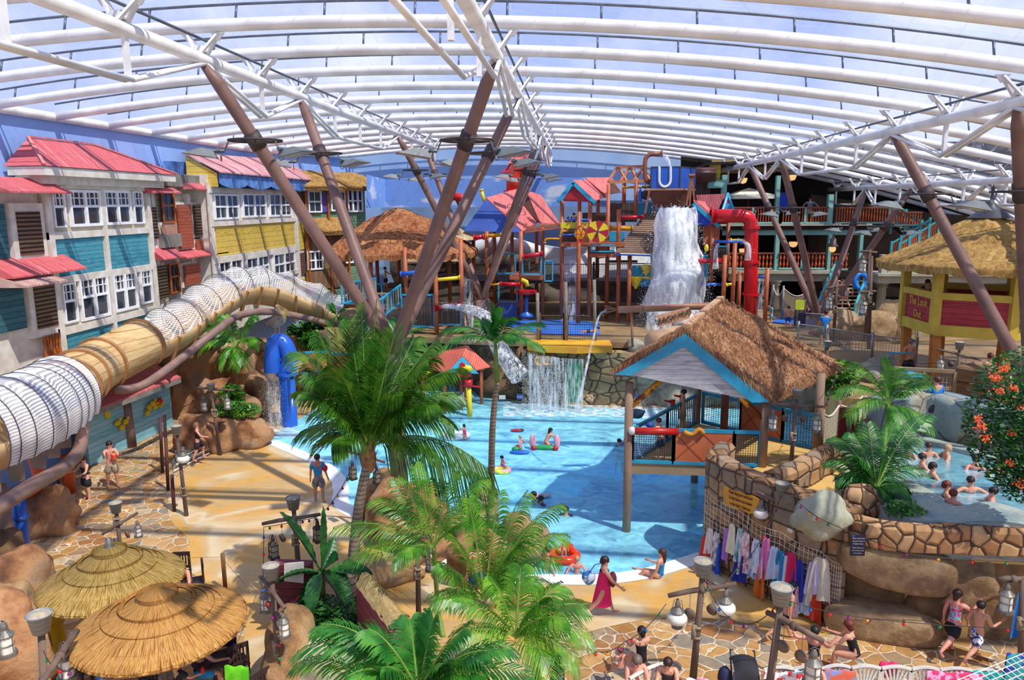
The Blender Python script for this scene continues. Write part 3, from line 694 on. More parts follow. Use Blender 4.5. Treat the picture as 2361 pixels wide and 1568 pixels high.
for i in range(n+1):
    t=i/n;s_=abs(sin(t*pi*4.5));P.append(F2.W(ue+(uf-ue)*t,zv-.42-.22*s_**.6,.55))
b=MB()
for i in range(n): b.prism([P[i],P[i+1],F2.W(ue+(uf-ue)*(i+1)/n,ztop,.55),F2.W(ue+(uf-ue)*i/n,ztop,.55)],F2.n*.06)
b.build('valance',bluew,h)
fred=planks('faded_red_roof',['b0525a','c98f8c','d6b0aa','c26a6c','b86060'],.35,'Y',.6,'a4484e',.08,1.0,.5)
zr_=F2.uz(540,366)[1];b=MB();b.prism([F2.W(ue-.2,zv+.1,.75),F2.W(uf+.2,zv+.1,.75),F2.W(uf-1.4,zr_+.45,-1.15),F2.W(ue-.2,zr_+.1,-1.15)],(0,0,.07));b.build('roof',fred,h)
b=MB();b.prism([F2.W(ue-.1,zv-.6,.5),F2.W(ue-.1,zv+.1,.5),F2.W(ue-.1,zr_,-1.1),F2.W(ue-.1,zv-.6,-1.1)],F2.u*.1);b.build('gable',yelw,h)
# --- green thatched house turning the corner
F3=Fac((-18.6,51.6),(-15.4,55.8))
th=thatch('tan_thatch',['5e4628','94703f','b48d55','c9a56c']);
h=thing('beach_house','green slatted house with straw roofs and white windows at the corner','building',(-17.5,54,3))
u1=F3.uz(843,500)[0];u0=F3.uz(703,500)[0]
panel(F3,h,(u0,u1,3.0,F3.uz(780,430)[1]),'wall',greensl,-1.2,0)
q=F3.rect(704,538,790,600);panel(F3,h,q,'wall_panel',brownplank,0,.08)
for r,g,c in (((708,440,739,490),1,2),((760,440,795,487),2,1),((799,437,834,489),3,1),((706,578,743,622),2,2),((783,578,839,606),3,2)): window(F3,h,F3.rect(*r),c,g,.5,.12,False)
for r,mt in (((740,445,752,489),pm('blue_mural','2a4fb0','7a3f7a',4,.6)),((746,575,757,620),pm('green_mural','2f8f4f','c05a2a',4,.6)),((760,572,785,618),pm('pink_mural','9fc3d6','d07a8a',3,.6))): panel(F3,h,F3.rect(*r),'mural_panel',mt,0,.1)
for x in (703,754,796): q=F3.rect(x,440,x+4,600);panel(F3,h,(q[0],q[1],3.5,11),'post',orangew,0,.2)
q=F3.rect(705,622,795,665);panel(F3,h,q,'wall_panel',brownplank,0,.1)
def thatchroof(F_,root,r,out,back,th_=.3,nm='thatch_roof',cut=0):
    u0,u1,z0,z1=r;b=MB()
    def fn(u,v): P=F_.W(u0+(u1-u0)*u+cut*v*(1-2*u),z0+(z1-z0)*v,out-(out+back)*v);return P+V((0,0,.12*noise.noise(P*2)+.1*sin(v*pi)))
    b.sheet(fn,24,8)
    b.sheet(lambda u,v: F_.W(u0+(u1-u0)*u,z0+.05-v*.3-.08*noise.noise(V((u*40,v,0))),out-v*.12),40,1)
    return b.build(nm,th,root,True)
q=F3.rect(690,395,846,432);thatchroof(F3,h,(q[0]-.3,q[1]+.4,q[2],q[3]),.9,.9,cut=.6)
q=F3.rect(704,500,795,534);thatchroof(F3,h,q,.9,.1)
# wall speaker-like blue lamp box
b=MB();c=PX(390,390,-20.0)
b.prism([c+V((0,-.55,-.35)),c+V((.35,-.45,-.3)),c+V((.5,-.55,.35)),c+V((0,-.55,.35))],(0,1.1,0));b.cyl(c+V((0,0,-.5)),c+V((0,1,-.5)),.05)
tag(b.build('wall_speaker',bluew),'light blue box fixed on the left wall above the grey house','speaker')
# wall gap strip on the painted wall
# lower blue screen with painted clouds before the back wall
m,nt,bb=newmat('cloud_mural');bb.inputs['Roughness'].default_value=.8
co=coords(nt,(.16,1,.42));n_=N(nt,'ShaderNodeTexNoise',i_Scale=2.4,i_Detail=5.0);nt.links.new(co,n_.inputs['Vector'])
nt.links.new(ramp(nt,n_.outputs[0],[(.56,'7098df'),(.66,'c5cfe0')]),bb.inputs['Base Color']);mural=m
zl0,zl1=PY(1000,478,55).z,PY(1000,412,55).z
b=MB();b.prism([PY(845,478,54).xy.to_3d()+V((0,0,zl0)),PY(890,478,55.5).xy.to_3d()+V((0,0,zl0)),PY(890,478,55.5).xy.to_3d()+V((0,0,zl1)),PY(845,405,54).xy.to_3d()+V((0,0,zl1+.3))],(0,.1,0))
b.prism([PY(890,478,55.5).xy.to_3d()+V((0,0,zl0)),PY(1365,478,55.5).xy.to_3d()+V((0,0,zl0)),PY(1365,478,55.5).xy.to_3d()+V((0,0,zl1)),PY(890,478,55.5).xy.to_3d()+V((0,0,zl1))],(0,.1,0))
tag(b.build('mural_screen',mural),'blue screen painted with small white clouds before the back wall','screen')
b=MB();b.prism([PY(880,478,57).xy.to_3d()+V((0,0,2)),PY(1600,478,57).xy.to_3d()+V((0,0,2)),PY(1600,478,57).xy.to_3d()+V((0,0,zl0+.4)),PY(880,478,57).xy.to_3d()+V((0,0,zl0+.4))],(0,.1,0))
struct(b.build('wall_back_lower',pm('grey_blue_wall','8aa6c8','7590b4',.5,.9)))
# ================================================================ the big slide
wood=planks('slide_staves',['b58f5a','cdaa74','d9b984','c39c66'],.34,'Z',.6,'8a6636',.05,1.2,.2)
slidew=pm('slide_fibreglass','d2b180','bc9764',1.0,.5);ringm=pm('slide_ring','b5875a','9c7048',2,.6)
SP=smoothpts([PY(-95,1030,16.8),PY(45,975,19.4),PY(128,925,22.6),PY(195,862,25.6),PY(300,805,28.6),PY(400,755,31.5),PY(480,700,34.3),PY(560,660,37.2),PY(660,672,39.2),PY(780,720,40.3)],8)
st=thing('water_slide','long tan water slide with barrel staves and white netting along the left wall','water slide',SP[0])
def fr(i):
    d=(SP[min(i+1,len(SP)-1)]-SP[max(i-1,0)]).normalized();x=d.cross(V((0,0,1))).normalized();return d,x,x.cross(d)
def sweep(i0,i1,prof,b):
    """prof: list of (x, z) in the section"""
    bi=len(b.v);m_=len(prof)
    for i in range(i0,i1+1):
        d,x,u=fr(i);b.v+=[SP[i]+x*p+u*q for p,q in prof]
    for i in range(i1-i0):
        for j in range(m_-1): b.q(bi+i*m_+j,bi+(i+1)*m_+j,bi+(i+1)*m_+j+1,bi+i*m_+j+1)
    return b
rr=.98
half=[(rr*cos(a),rr*sin(a)) for a in [pi+pi*j/14 for j in range(15)]]
halfi=[(.93*rr*cos(a),.93*rr*sin(a)) for a in [pi+pi*j/14 for j in range(15)]][::-1]
full=[(rr*cos(a),rr*sin(a)) for a in [2*pi*j/24 for j in range(25)]]
nS=len(SP)-1;iA,iB=17,34
sweep(0,iA,half+halfi+half[:1],MB()).build('channel',slidew,st,True)
sweep(iA,iB,full,MB()).build('barrel_tube',wood,st,True)
sweep(iB,nS,half+halfi+half[:1],MB()).build('channel',slidew,st,True)
for i in (17,20,23,27,34):
    d,x,u=fr(i);MB().lathe([(rr,-.06),(rr+.1,-.06),(rr+.1,.06),(rr,.06)],SP[i],26,ax=d).build('ring',ringm,st)
netw=netmat('white_netting','f2f2f4',.075,.22,.9,.10);netl=netmat('white_netting_dense','f4f4f7',.085,.5,.92,.38,('Z',))
hoop=pm('black_hoop','55555a','3a3a40',3,.5)
def tunnel(i0,i1,mat,hgt,hoops,nm,bulge=.14,wd=1.02,aa=0.0):
    b=MB();n=14;per=(i1-i0)/hoops;m_=n+1;bi=0
    rows=[]
    sub=3
    for s_ in range((i1-i0)*sub+1):
        f=i0+s_/sub;i=min(int(f),nS-1);t=f-i;c=SP[i].lerp(SP[min(i+1,nS)],t);d,x,u=fr(i)
        ph=((f-i0)/per) % 1;hh=hgt*(1-bulge*sin(pi*ph)**.8*1.0)
        b.v+=[c+x*(rr*wd*cos(a)*(1-.05*sin(pi*ph)))+u*(hh*sin(a)) for a in [aa+(pi-aa)*j/n for j in range(m_)]];rows.append(c)
    for i in range(len(rows)-1):
        for j in range(n): b.q(i*m_+j,(i+1)*m_+j,(i+1)*m_+j+1,i*m_+j+1)
    b.build(nm,mat,st,True)
    for k in range(hoops+1):
        i=min(int(round(i0+per*k)),nS);d,x,u=fr(i)
        MB().tube([SP[i]+x*(rr*(wd+.01)*cos(a))+u*(hgt*sin(a)) for a in [aa+(pi-aa)*j/16 for j in range(17)]],.014,5).build('hoop',hoop,st)
tunnel(0,iA,netl,1.45,8,'net_cover',.06,1.28,-.45)
tunnel(iB,nS,netw,1.1,9,'net_cover',.22)
for i in range(iB+3,nS,4):
    d,x,u=fr(i);b=MB()
    b.bar(SP[i]+x*rr*1.05-V((0,0,.0)),SP[i]+x*rr*.62-V((0,0,1.0)),.1,.16);b.bar(SP[i]+x*rr*.62-V((0,0,1.0)),SP[i]+x*.5-V((0,0,1.5)),.1,.14);b.build('rib',ringm,st)
for i in range(2,iA,3):
    d,x,u=fr(i);b=MB();b.prism([SP[i]+x*rr*1.08+V((0,0,-.1)),SP[i]+x*.55+V((0,0,-.75)),SP[i]+x*.5+V((0,0,-1.4)),SP[i]+x*.2+V((0,0,-1.4)),SP[i]+x*.1-V((0,0,.9))],d*.14);b.build('rib',pm('grey_rib','9a8a78','85766a',3,.7),st)
tube=pm('brown_pipe','947468','7c6054',1.5,.55)
g=thing('pipe_scaffold','brown pipe frame carrying the water slide on columns','frame',(-17,25,0))
pp=smoothpts([PY(-60,1210,15.6),PY(60,1128,17.4),PY(150,1075,19.6),PY(185,1030,21.5),PY(192,960,23.5)],6);MB().tube(pp,.2,12).build('main_pipe',tube,g,True)
pp=smoothpts([PY(262,900,26.5),PY(330,888,27.2),PY(420,825,29.3),PY(500,762,31),PY(560,725,33.5),PY(650,722,36.5),PY(790,755,38.5)],6);MB().tube(pp,.17,12).build('main_pipe',tube,g,True)
for (x,yb_,zt_,y_) in ((303,1030,905,None),(335,1000,900,None)):
    p=PZ(x,yb_);MB().cyl(p,V((p.x-.1,p.y,PY(x-5,zt_,p.y).z)),.22,n=14).build('column',tube,g,True)
p=PZ(25,1335);MB().cyl(V((p.x,p.y,0)),PY(-10,1120,p.y),.24,n=14).build('column',tube,g,True)
p=PZ(530,905,0);MB().cyl(V((p.x,p.y,0)),V((p.x,p.y,4.6)),.16,n=14).build('column',tube,g,True)
bluep=pm('blue_pipe','1f56b8','2b66cc',1,.3);orangep=pm('orange_pipe','d2521e','c24a1a',2,.4);cyanp=pm('cyan_paint','1b93bd','2aa5cc',2,.45)
p=PZ(60,1312);b=MB();b.cyl(p,PY(42,1150,p.y),.17,n=14);b.cyl(PY(47,1195,p.y),PY(47,1188,p.y),.21);tag(b.build('blue_post',bluep,None,True),'blue pipe post beside the brown column at the left edge','post')
p=PZ(160,1135);b=MB();b.cyl(p,PY(155,1050,p.y),.2,n=14);tag(b.build('orange_post',orangep,None,True),'orange post under the netted slide by the woman in black','post')
p=PZ(127,1140);b=MB();b.cyl(p,PY(122,1085,p.y),.18,n=14);tag(b.build('blue_post',pm('dark_blue','27457e','1f3866',2,.4),None,True),'short dark blue post beside the orange post under the slide','post')
p=PY(80,1085,20.5);b=MB();b.tube(smoothpts([p+V((0,0,.5)),p+V((.1,0,-.3)),p+V((-.3,0,-.7)),p+V((-.8,0,-.8))],5),.18,10);tag(b.build('orange_pipe',orangep,None,True),'orange curved pipe hanging under the netted slide','pipe')
# kiosk with turquoise boards, red awning and rubber ducks
F4=Fac((-19.3,22),(-18.4,34));k=thing('kiosk','low turquoise boarded booth with a red awning under the slide','kiosk',(-19,28,0))
u0,u1=F4.uz(195,960)[0],F4.uz(392,900)[0]
panel(F4,k,(u0,u1,0,2.6),'wall',planks('pale_turquoise',['6ab0c0','8cc4cf','9fd0d6'],.22,'Z',.7,'4a8a9c',.07),-.3,0);b=MB();q=F4.rect(180,905,330,945);tinroof(F4,k,(u0-1,u1-.6,2.45,3.0),1.0,name='awning');panel(F4,k,(u0-1,u1-.6,2.25,2.45),'eaves',concrete,.85,1.0)
yel=pm('yellow_plastic','f2cf1a','e0b810',2,.4)
for i,(x,y) in enumerate(((246,956),(333,906))): q=F4.rect(x-6,y-9,x+6,y+9);o=MB();F4.box(o,*q,.02,.05);tag(o.build('wall_notice',yel),['larger yellow notice on the turquoise booth, nearer the slide tube','smaller yellow notice on the turquoise booth beside its column'][i],'sign')
ring_pts=[(265,975),(275,985),(283,972),(334,952),(338,938),(347,930),(352,938),(365,933)]
for i,(x,y) in enumerate(ring_pts):
    u,z=F4.uz(x,y);c=F4.W(u,z,.12);b=MB();b.ell(c,(.1,.17,.12));b.ell(c+V((.05,.12,.14)),(.07,.08,.08));tag(b.build('rubber_toy',yel,None,True),'yellow toy on the booth wall, '+['left one of the lower three','lowest of the lower three','right one of the lower three','lowest of the upper five','second lowest of the upper five','upper left one of the five beside the red star','middle one of the five beside the red star','rightmost of the five beside the red star'][i],'toy','yellow toys on the booth wall')
u,z=F4.uz(360,925);b=MB();c=F4.W(u,z,.15);b.ell(c,(.12,.16,.16));[b.cyl(c,c+V((.05,.25*cos(a),.25*sin(a))),.04,.01,5) for a in (0,1.2,2.4,3.6,4.8)];tag(b.build('rubber_toy',pm('red_plastic','d42a22','b81f1a',2,.4),None,True),'red star shaped toy hung among the yellow toys','toy')
# rocks on the left
rockwall('rock_wall',[PZ(178,1045),PZ(225,1015),PZ(270,1000),PZ(325,985),PZ(375,968)],lambda t: 1.7-.6*t,1.3,rockred,'brown rocks at the foot of the turquoise booth',21,-.2,9,.3)
boulder('boulder',PZ(118,1200,.4)+V((-.25,.2,0)),(.95,.85,.95),rockred,'big dark boulder under the netted slide with sun stripes',22)
boulder('boulder',PZ(45,1360,.6),(.8,.9,.9),rockred,'rounded rock at the left edge behind the yellow highchair',23)
boulder('boulder',PZ(15,1420,.8),(.6,.6,.8),rock,'rock at the left edge beside the lower straw parasol',24)
boulder('boulder',PZ(20,1520,.9),(.9,.7,1.2),rockred,'tall reddish rock in the bottom left corner',25)
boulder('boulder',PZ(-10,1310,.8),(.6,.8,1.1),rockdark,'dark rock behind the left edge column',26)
for p,r,s_,l in ((PZ(455,1010,.5),(1.0,.8,.95),31,'orange brown rock beside the steps, leftmost of the planter rocks'),(PZ(515,1005,.5),(1.0,.9,1.0),32,'orange brown planter rock behind the swimsuit woman'),(PZ(575,1005,.4),(.95,.8,.75),33,'orange rock at the edge of the shallow water'),(PZ(550,945,.7),(.95,.8,.95),34,'sunlit rock with ivy behind the orange rocks'),(PZ(592,920,.8),(.7,.6,1.2),35,'tall grey orange rock beside the falling water of the blue pipe')): boulder('boulder',p,r,rockred,l,s_,disp=.16)
rockwall('rock_wall',[V((-19.3,33.2,0)),V((-17.8,35.5,0)),V((-16.5,36.2,0)),V((-15.3,38,0)),V((-13.8,37.6,0)),V((-12.8,36.5,0))],lambda t: 4.0-.8*sin(t*3),1.5,rockred,'dark brown cave rocks under the upper part of the slide',27,-.2,amp=.5)
rockwall('rock_wall',[V((-16.6,34.2,0)),V((-15.6,33.9,0)),V((-14.9,34.2,0))],1.5,.7,rock,'low rock ledge behind the falling water of the blue pipe',28,-.2,8,.25)
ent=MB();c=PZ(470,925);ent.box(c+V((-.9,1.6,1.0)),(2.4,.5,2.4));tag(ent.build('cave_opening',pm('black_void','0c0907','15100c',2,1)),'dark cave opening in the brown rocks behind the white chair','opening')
# blue arched pipe pouring water, pelican on top
P0=PZ(668,985,-.1);b=MB();yP=P0.y
pts=[P0,V((P0.x,yP,PY(668,855,yP).z)),PY(668,830,yP),PY(660,800,yP),PY(645,786,yP),PY(632,795,yP-.1),PY(628,820,yP-.2),PY(628,857,yP-.2)]
bp_=thing('fountain_pipe','big blue arched pipe pouring water into the shallow pool','pipe',P0)
MB().tube([pts[0],pts[1]]+smoothpts(pts[1:],6)[1:],.37,20,cap=False).build('pipe',bluep,bp_,True);zz=PY(668,862,yP).z
MB().lathe([(.37,-.06),(.47,-.06),(.47,.06),(.37,.06)],V((P0.x,yP,zz)),24).build('flange',bluep,bp_)
c=PY(640,780,yP);MB().box(c,(.8,.6,.05)).build('plate',navy,bp_)
pel=thing('pelican_figure','pelican figure with open beak standing on the blue pipe','statue',c)
b=MB();mt=Matrix.Rotation(-.35,3,'Y');b.ell(c+V((.02,0,.75)),(.42,.22,.26),14,10,mt);b.build('body',pm('pelican_grey','9b9a8c','7d7468',3,.7),pel,True)
b=MB();b.tube(smoothpts([c+V((.25,0,.75)),c+V((.38,0,1.0)),c+V((.2,0,1.25)),c+V((.12,0,1.42))],5),[.13]*3+[.1]*12+[.09],10);b.ell(c+V((.1,0,1.45)),(.12,.1,.1));b.build('neck',pm('pelican_cream','d8c48c','c9a86a',3,.7),pel,True)
b=MB();b.tube([c+V((.15,0,1.48)),c+V((.45,0,1.32)),c+V((.72,0,1.15))],[.05,.035,.01],6);b.tube([c+V((.15,0,1.42)),c+V((.4,0,1.15)),c+V((.66,0,.98))],[.05,.05,.01],6);b.build('beak',pm('beak_yellow','d9b15a','c99a48',3,.6),pel,True)
b=MB();b.ell(c+V((-.12,-.16,.78)),(.38,.08,.16),12,8,Matrix.Rotation(-.5,3,'Y'));b.build('wing',pm('wing_pinkish','a07a6a','6d6660',3,.7),pel,True)
for sx_ in (-.08,.1): MB().cyl(c+V((sx_,0,0)),c+V((sx_,0,.55)),.02,n=6).build('leg',pm('beak_yellow',''),pel)
# ================================================================ beach hut, right terraces
deckcol=pm('deck_surface','d9b26a','c79f5a',.8,.6);thr=thatch('brown_thatch',['5e3c28','96684a','b88c66','d0aa86'],7.0,(1,1,.3))
cyan2=pm('cyan_blue_paint','1c86a8','2a9cc0',1.5,.5,.1);tanb=pm('beam_tan','a08a6a','8f7a5c',1,.7);postm=pm('post_grey_brown','9a7e68','7d6352',3,.8,.3,stretch=(1,1,.2))
greywood=planks('grey_gable_boards',['9a9aa0','b8b8bc','cfcfd0','a8a8ae'],.14,'Z',.8,'6a6a70',.05,2.0)
HZ=2.2;fy=22.25
hut=thing('beach_hut','open beach hut on stilts over the pool with a shaggy brown thatched roof','hut',(4,24,0))
A_,B_=PY(1447,1098,fy),PY(1757,1075,fy-.1);C_=PZ(1882,1038,HZ);D_=PZ(1606,975,HZ)
# floor and fascia
b=MB();b.prism([V((A_.x,A_.y,HZ-.35)),V((B_.x,B_.y,HZ-.35)),V((C_.x+.1,C_.y,HZ-.35)),V((D_.x-.4,D_.y+.3,HZ-.35))],(0,0,.33));b.build('floor_slab',tanb,hut)
b=MB();b.prism([V((A_.x+.1,A_.y+.05,HZ-.02)),V((B_.x,B_.y+.05,HZ-.02)),V((C_.x,C_.y,HZ-.02)),V((D_.x-.3,D_.y+.2,HZ-.02))],(0,0,.03));b.build('floor_surface',deckcol,hut)
rz_={}
for nm,p,zt_ in (('a',V((A_.x,fy,-1.5)),4.7),('b',V((B_.x,B_.y,HZ)),4.55),('c',V((C_.x,C_.y,HZ)),4.7),('d',V((D_.x,D_.y,-1.0)),4.7)): MB().cyl(p,V((p.x,p.y,zt_)),.13,n=14).build('post',postm,hut,True)
p=PZ(1668,1010,HZ);MB().cyl(V((p.x,p.y,HZ)),V((p.x,p.y,5)),.13,n=12).build('post',pm('rust_post','8a5038','6e4030',3,.7),hut,True)
# gable front
G0,G1,GA=PY(1418,862,fy-.35),PY(1772,925,fy-.35),PY(1578,768,fy-.35)
RB=V((GA.x+2.3,28.8,GA.z+.0));RR=PY(1932,848,27.4);RL=V((G0.x+2.2,28.6,G0.z))
gx=V((0,.09,0));i0,i1,ia=G0+V((.35,0,.0)),G1+V((-.4,0,.0)),GA+V((0,0,-.38))
MB().prism([i0,i1,ia],gx*1.0).build('gable_boards',greywood,hut)
b=MB();b.prism([G0,i0+V((.1,0,-.02)),ia+V((0,0,-.0)),GA],V((0,-.12,0)));b.prism([i1+V((-.1,0,-.02)),G1,GA,ia],V((0,-.12,0)));b.build('bargeboard',cyan2,hut)
def hutroof(p0,p1,p2,p3,nu=34,nv=18,sag=.1):
    b=MB()
    def fn(u,v):
        P=p0.lerp(p1,u).lerp(p3.lerp(p2,u),v);return P+V((0,0,.18+.10*noise.noise(P*1.7)+.05*noise.noise(P*6)))
    b.sheet(fn,nu,nv)
    b.sheet(lambda u,v: p3.lerp(p2,u)+V((0,0,.16-v*(.32+.12*noise.noise(V((u*60,3,0)))))),nu*2,1)
    b.sheet(lambda u,v: p0.lerp(p3,u)+V((0,-.05*v,.18-v*(.30+.2*noise.noise(V((u*70,9,0)))))),nu*2,1)
    return b.build('thatch',thr,hut,True)
hutroof(GA,RB,RR,G1,sag=.1);RM,RN=GA.lerp(RB,.4),G0.lerp(RL,.4);hutroof(GA,RM,RN,G0)
# straw fringe: individual bundles at the edges
b=MB()
for (q0,q1,n_) in ((G1,RR,420),(GA,G1,260),(GA,G0,260),(None,None,2600)):
    for i in range(n_):
        t=random.random();P=q0.lerp(q1,t) if q0 else GA.lerp(RB,t).lerp(G1.lerp(RR,t),random.random())+V((0,0,.06))
        if not q0: q0=None
        P=P+V((random.uniform(-.05,.05),random.uniform(-.1,.05),.2));d=V((random.uniform(-.05,.22) if q1 is not G0 else-random.uniform(0,.2),random.uniform(-.12,.05),-random.uniform(.15,.42)))
        w=.018;b.poly([P-V((w,0,0)),P+V((w,0,0)),P+d])
b.build('straw_fringe',thr,hut)
b=MB();b.bar(GA+V((.1,.3,.17)),RB+V((0,0,.2)),.22,.1);b.build('ridge_board',pm('ridge_tan','c9a07a','b98e68',3,.7),hut)
bamboo=pm('bamboo_yellow','d8941f','7a3a12',3.0,.5,stretch=(1,1,1),lo=.5,hi=.56)
b=MB();b.cyl(V((A_.x+.05,fy,3.95)),V((A_.x+1.0,fy,4.85)),.09,n=8);b.build('brace',bamboo,hut,True)
b=MB();b.cyl(V((B_.x-.1,fy-.1,3.7)),V((B_.x-1.1,fy-.1,4.7)),.09,n=8);b.build('brace',bamboo,hut,True)
# railings
orp=pm('orange_panel','b8603a','c26c44',1.2,.6);netc=netmat('cyan_grid_net','2b2f33',.07,.2,1,0,('X','Z'));nety=netmat('grid_net_y','dfe4e4',.06,.2,1,0,('Y','Z'))
def railing(root,P,Q,z0,z1,panels,nm='railing',th_=.05,netm=None):
    d=(Q-P);d.z=0;L=d.length;d.normalize();n_=V((d.y,-d.x,0));b=MB()
    for (a,c,kind) in panels:
        p,q=P+d*(L*a),P+d*(L*c);p.z=q.z=z0
        for zz in (z0,z1-.08): b.bar(p+V((0,0,zz-z0+.04)),q+V((0,0,zz-z0+.04)),.09,.1)
        for e in (p,q): b.bar(e,e+V((0,0,z1-z0)),.09,.09)
    o=b.build(nm,cyan2,root)
    for (a,c,kind) in panels:
        p,q=P+d*(L*a),P+d*(L*c);p.z=q.z=z0;k=MB();k.prism([p,q,q+V((0,0,z1-z0)),p+V((0,0,z1-z0))],n_*(.03 if kind != 'net' else .001))
        if kind=='net': k=MB();k.poly([p,q,q+V((0,0,z1-z0)),p+V((0,0,z1-z0))]);k.build('net',netm or netc,o)
        elif kind=='board':
            k.build('panel',orp,o);x=MB();m_=(p+q)/2
            for s_,e_ in ((p+V((0,0,.1)),m_+V((0,0,z1-z0-.15))),(m_+V((0,0,.1)),p.lerp(q,.02)+V((0,0,z1-z0-.15))),(m_+V((0,0,.1)),q+V((0,0,z1-z0-.15))),(q+V((0,0,.1)),m_+V((0,0,z1-z0-.15)))): x.bar(s_+n_*.03,e_+n_*.03,.02,.03)
            x.build('cross_batten',pm('batten_dark','9a4c2c','8a4226',3,.6),o)
        elif kind=='slat':
            x=MB();nn=int((q-p).length/.16)
            for i in range(nn): e=p.lerp(q,(i+.5)/nn);x.bar(e,e+V((0,0,z1-z0)),.05,.03)
            x.build('slats',pm('dark_blue_slat','1f4a66','173a52',3,.6),o);
    return o
Ad=V((A_.x+.12,fy,0));Bd=V((B_.x-.1,B_.y,0));Cd=V((C_.x,C_.y,0));Dd=V((D_.x,D_.y,0))
railing(hut,Ad,Bd,HZ,HZ+1.1,[(0,.33,'net'),(.33,.8,'board'),(.8,1,'net')])
railing(hut,Ad,Dd,HZ,HZ+1.1,[(0,.5,'net'),(.5,1,'slat')],netm=nety)
railing(hut,Dd+V((.2,0,0)),Cd,HZ,HZ+1.15,[(0,.36,'net'),(.36,.72,'board'),(.72,1,'net')])
b=MB();pz=HZ+1.05;b.cyl(V((Ad.x,fy-.15,pz)),V((Ad.x+1.35,fy-.15,pz)),.11,n=12);tag(b.build('foam_tube',pm('red_foam','c4231d','b01c18',2,.4),None,True),'red foam tube on the near corner of the hut railing','tube')
b=MB();b.ell(V((Ad.x-.02,fy-.15,pz)),.13);tag(b.build('end_cap',pm('cap_white','e9e4dc','d8d0c4',2,.5),None,True),'white round cap at the left end of the red foam tube','cap')
b=MB();b.tube(smoothpts([V((Ad.x+1.5,fy-.15,pz)),V((Ad.x+1.75,fy-.15,pz-.08)),V((Ad.x+1.95,fy-.15,pz+.08)),V((Ad.x+2.1,fy-.15,pz-.05))],4),.07,8);tag(b.build('rope_coil',pm('orange_rope','c98a2a','a86a1c',3,.7),None,True),'orange coiled hose on the hut railing beside the red tube','hose')
redm=pm('red_plastic','');cnt=0
for t,c_ in ((.62,'left'),(.78,'right')):
    e=Ad.lerp(Dd,t)+V((-.1,0,HZ+1.0));b=MB();b.cyl(e,e+V((0,0,.28)),.09,n=10);b.cyl(e+V((0,0,.2)),e+V((-.3,-.2,.3)),.05,.03,8);b.build_=None
    tag(b.build('water_cannon',redm,None,True),'red water cannon on the rear railing of the beach hut, the %s one' % c_,'water cannon')
b=MB();e=V((A_.x+.25,fy+.6,HZ+1.25));b.lathe([(.0,0),(.2,.02),(.3,.2),(.28,.2),(.0,.1)],e,16);b.cyl(e+V((-.28,0,.2)),e+V((0,0,.95)),.008,n=4);b.cyl(e+V((.28,0,.2)),e+V((0,0,.95)),.008,n=4);tag(b.build('hanging_bucket',pm('teal_bucket','1e5f7a','184e66',2,.4),None,True),'teal bucket hanging at the near corner of the beach hut','bucket')
# half barrel, sign and bamboo spout behind the ridge
b=MB();y_=28.2;c0=PY(1490,800,y_);
b.tube([PY(1508,797,24.3),PY(1590,771,25.3),PY(1640,761,26.0)],.46,18);tag(b.build('barrel',pm('barrel_tan','c9ab88','b8946e',2,.7),None,True),'pale wooden barrel lying behind the beach hut roof','barrel')
y_=25.6;sg=thing('beach_hut_sign','wooden BEACH HUT name board behind the thatched roof','sign',PY(1560,735,y_))
F5=Fac((PY(1530,740,28).x,28.0),(PY(1588,725,28).x,28.25));
def text(s,p,rx,size,mat,parent,ext=.01,name='lettering',align='CENTER'):
    c=bpy.data.curves.new(name,'FONT');c.body=s;c.size=size;c.extrude=ext;c.align_x=align;c.align_y='CENTER';c.resolution_u=2
    o=bpy.data.objects.new(name,c);COL.objects.link(o);r=parent
    while r.parent: r=r.parent
    me=bpy.data.meshes.new_from_object(o);bpy.data.objects.remove(o);o=bpy.data.objects.new(name,me);COL.objects.link(o);me.materials.clear();me.materials.append(mat)
    o.parent=parent;o.location=V(p)-r.location;o.rotation_euler=rx;return o
cc=PY(1553,727,y_);MB().prism([cc+V((-.55,0,-.42)),cc+V((.05,0,-.25)),cc+V((.5,0,-.12)),cc+V((.62,0,.12)),cc+V((.5,0,.28)),cc+V((-.1,0,.12)),cc+V((-.6,0,-.02)),cc+V((-.5,0,-.2))],(0,.06,0)).build('board',pm('sign_tan','d8a882','c08e68',3,.7),sg)
text('BEACH HUT',cc+V((0,-.03,-.05)),(pi/2,-.33,0),.235,pm('sign_dark','3a2418','2a1a10',3,.7),sg)
MB().cyl(cc-V((0,0,.7)),cc-V((0,-.05,.1)),.04).build('stake',postm,sg);b=MB();q=[PY(1425,714,28.5),PY(1560,709,28.5),PY(1655,704,28.5)];b.tube(q,.13,12);b.tube(smoothpts([q[-1],PY(1672,708,28.5),PY(1676,725,28.5),PY(1674,760,28.5)],5),.14,12)
for x in (1478,1655): p=PY(x,712 if x<1500 else 705,28.5);b.lathe([(.14,-.05),(.18,-.05),(.18,.05),(.14,.05)],p,12,ax=(1,0,0))
for i in range(14): a=i*.9;p=q[0];b.bar(p+V((.05,0,0)),p+V((-.5,.12*cos(a),.16*sin(a))),.03,.02)
b.cyl(PY(1456,715,28.5),PY(1458,800,28.5),.05,n=8)
tag(b.build('bamboo_spout',pm('spout_tan','c08a68','a87050',2,.6),None,True),'long bamboo water spout pipe above the beach hut roof','pipe')
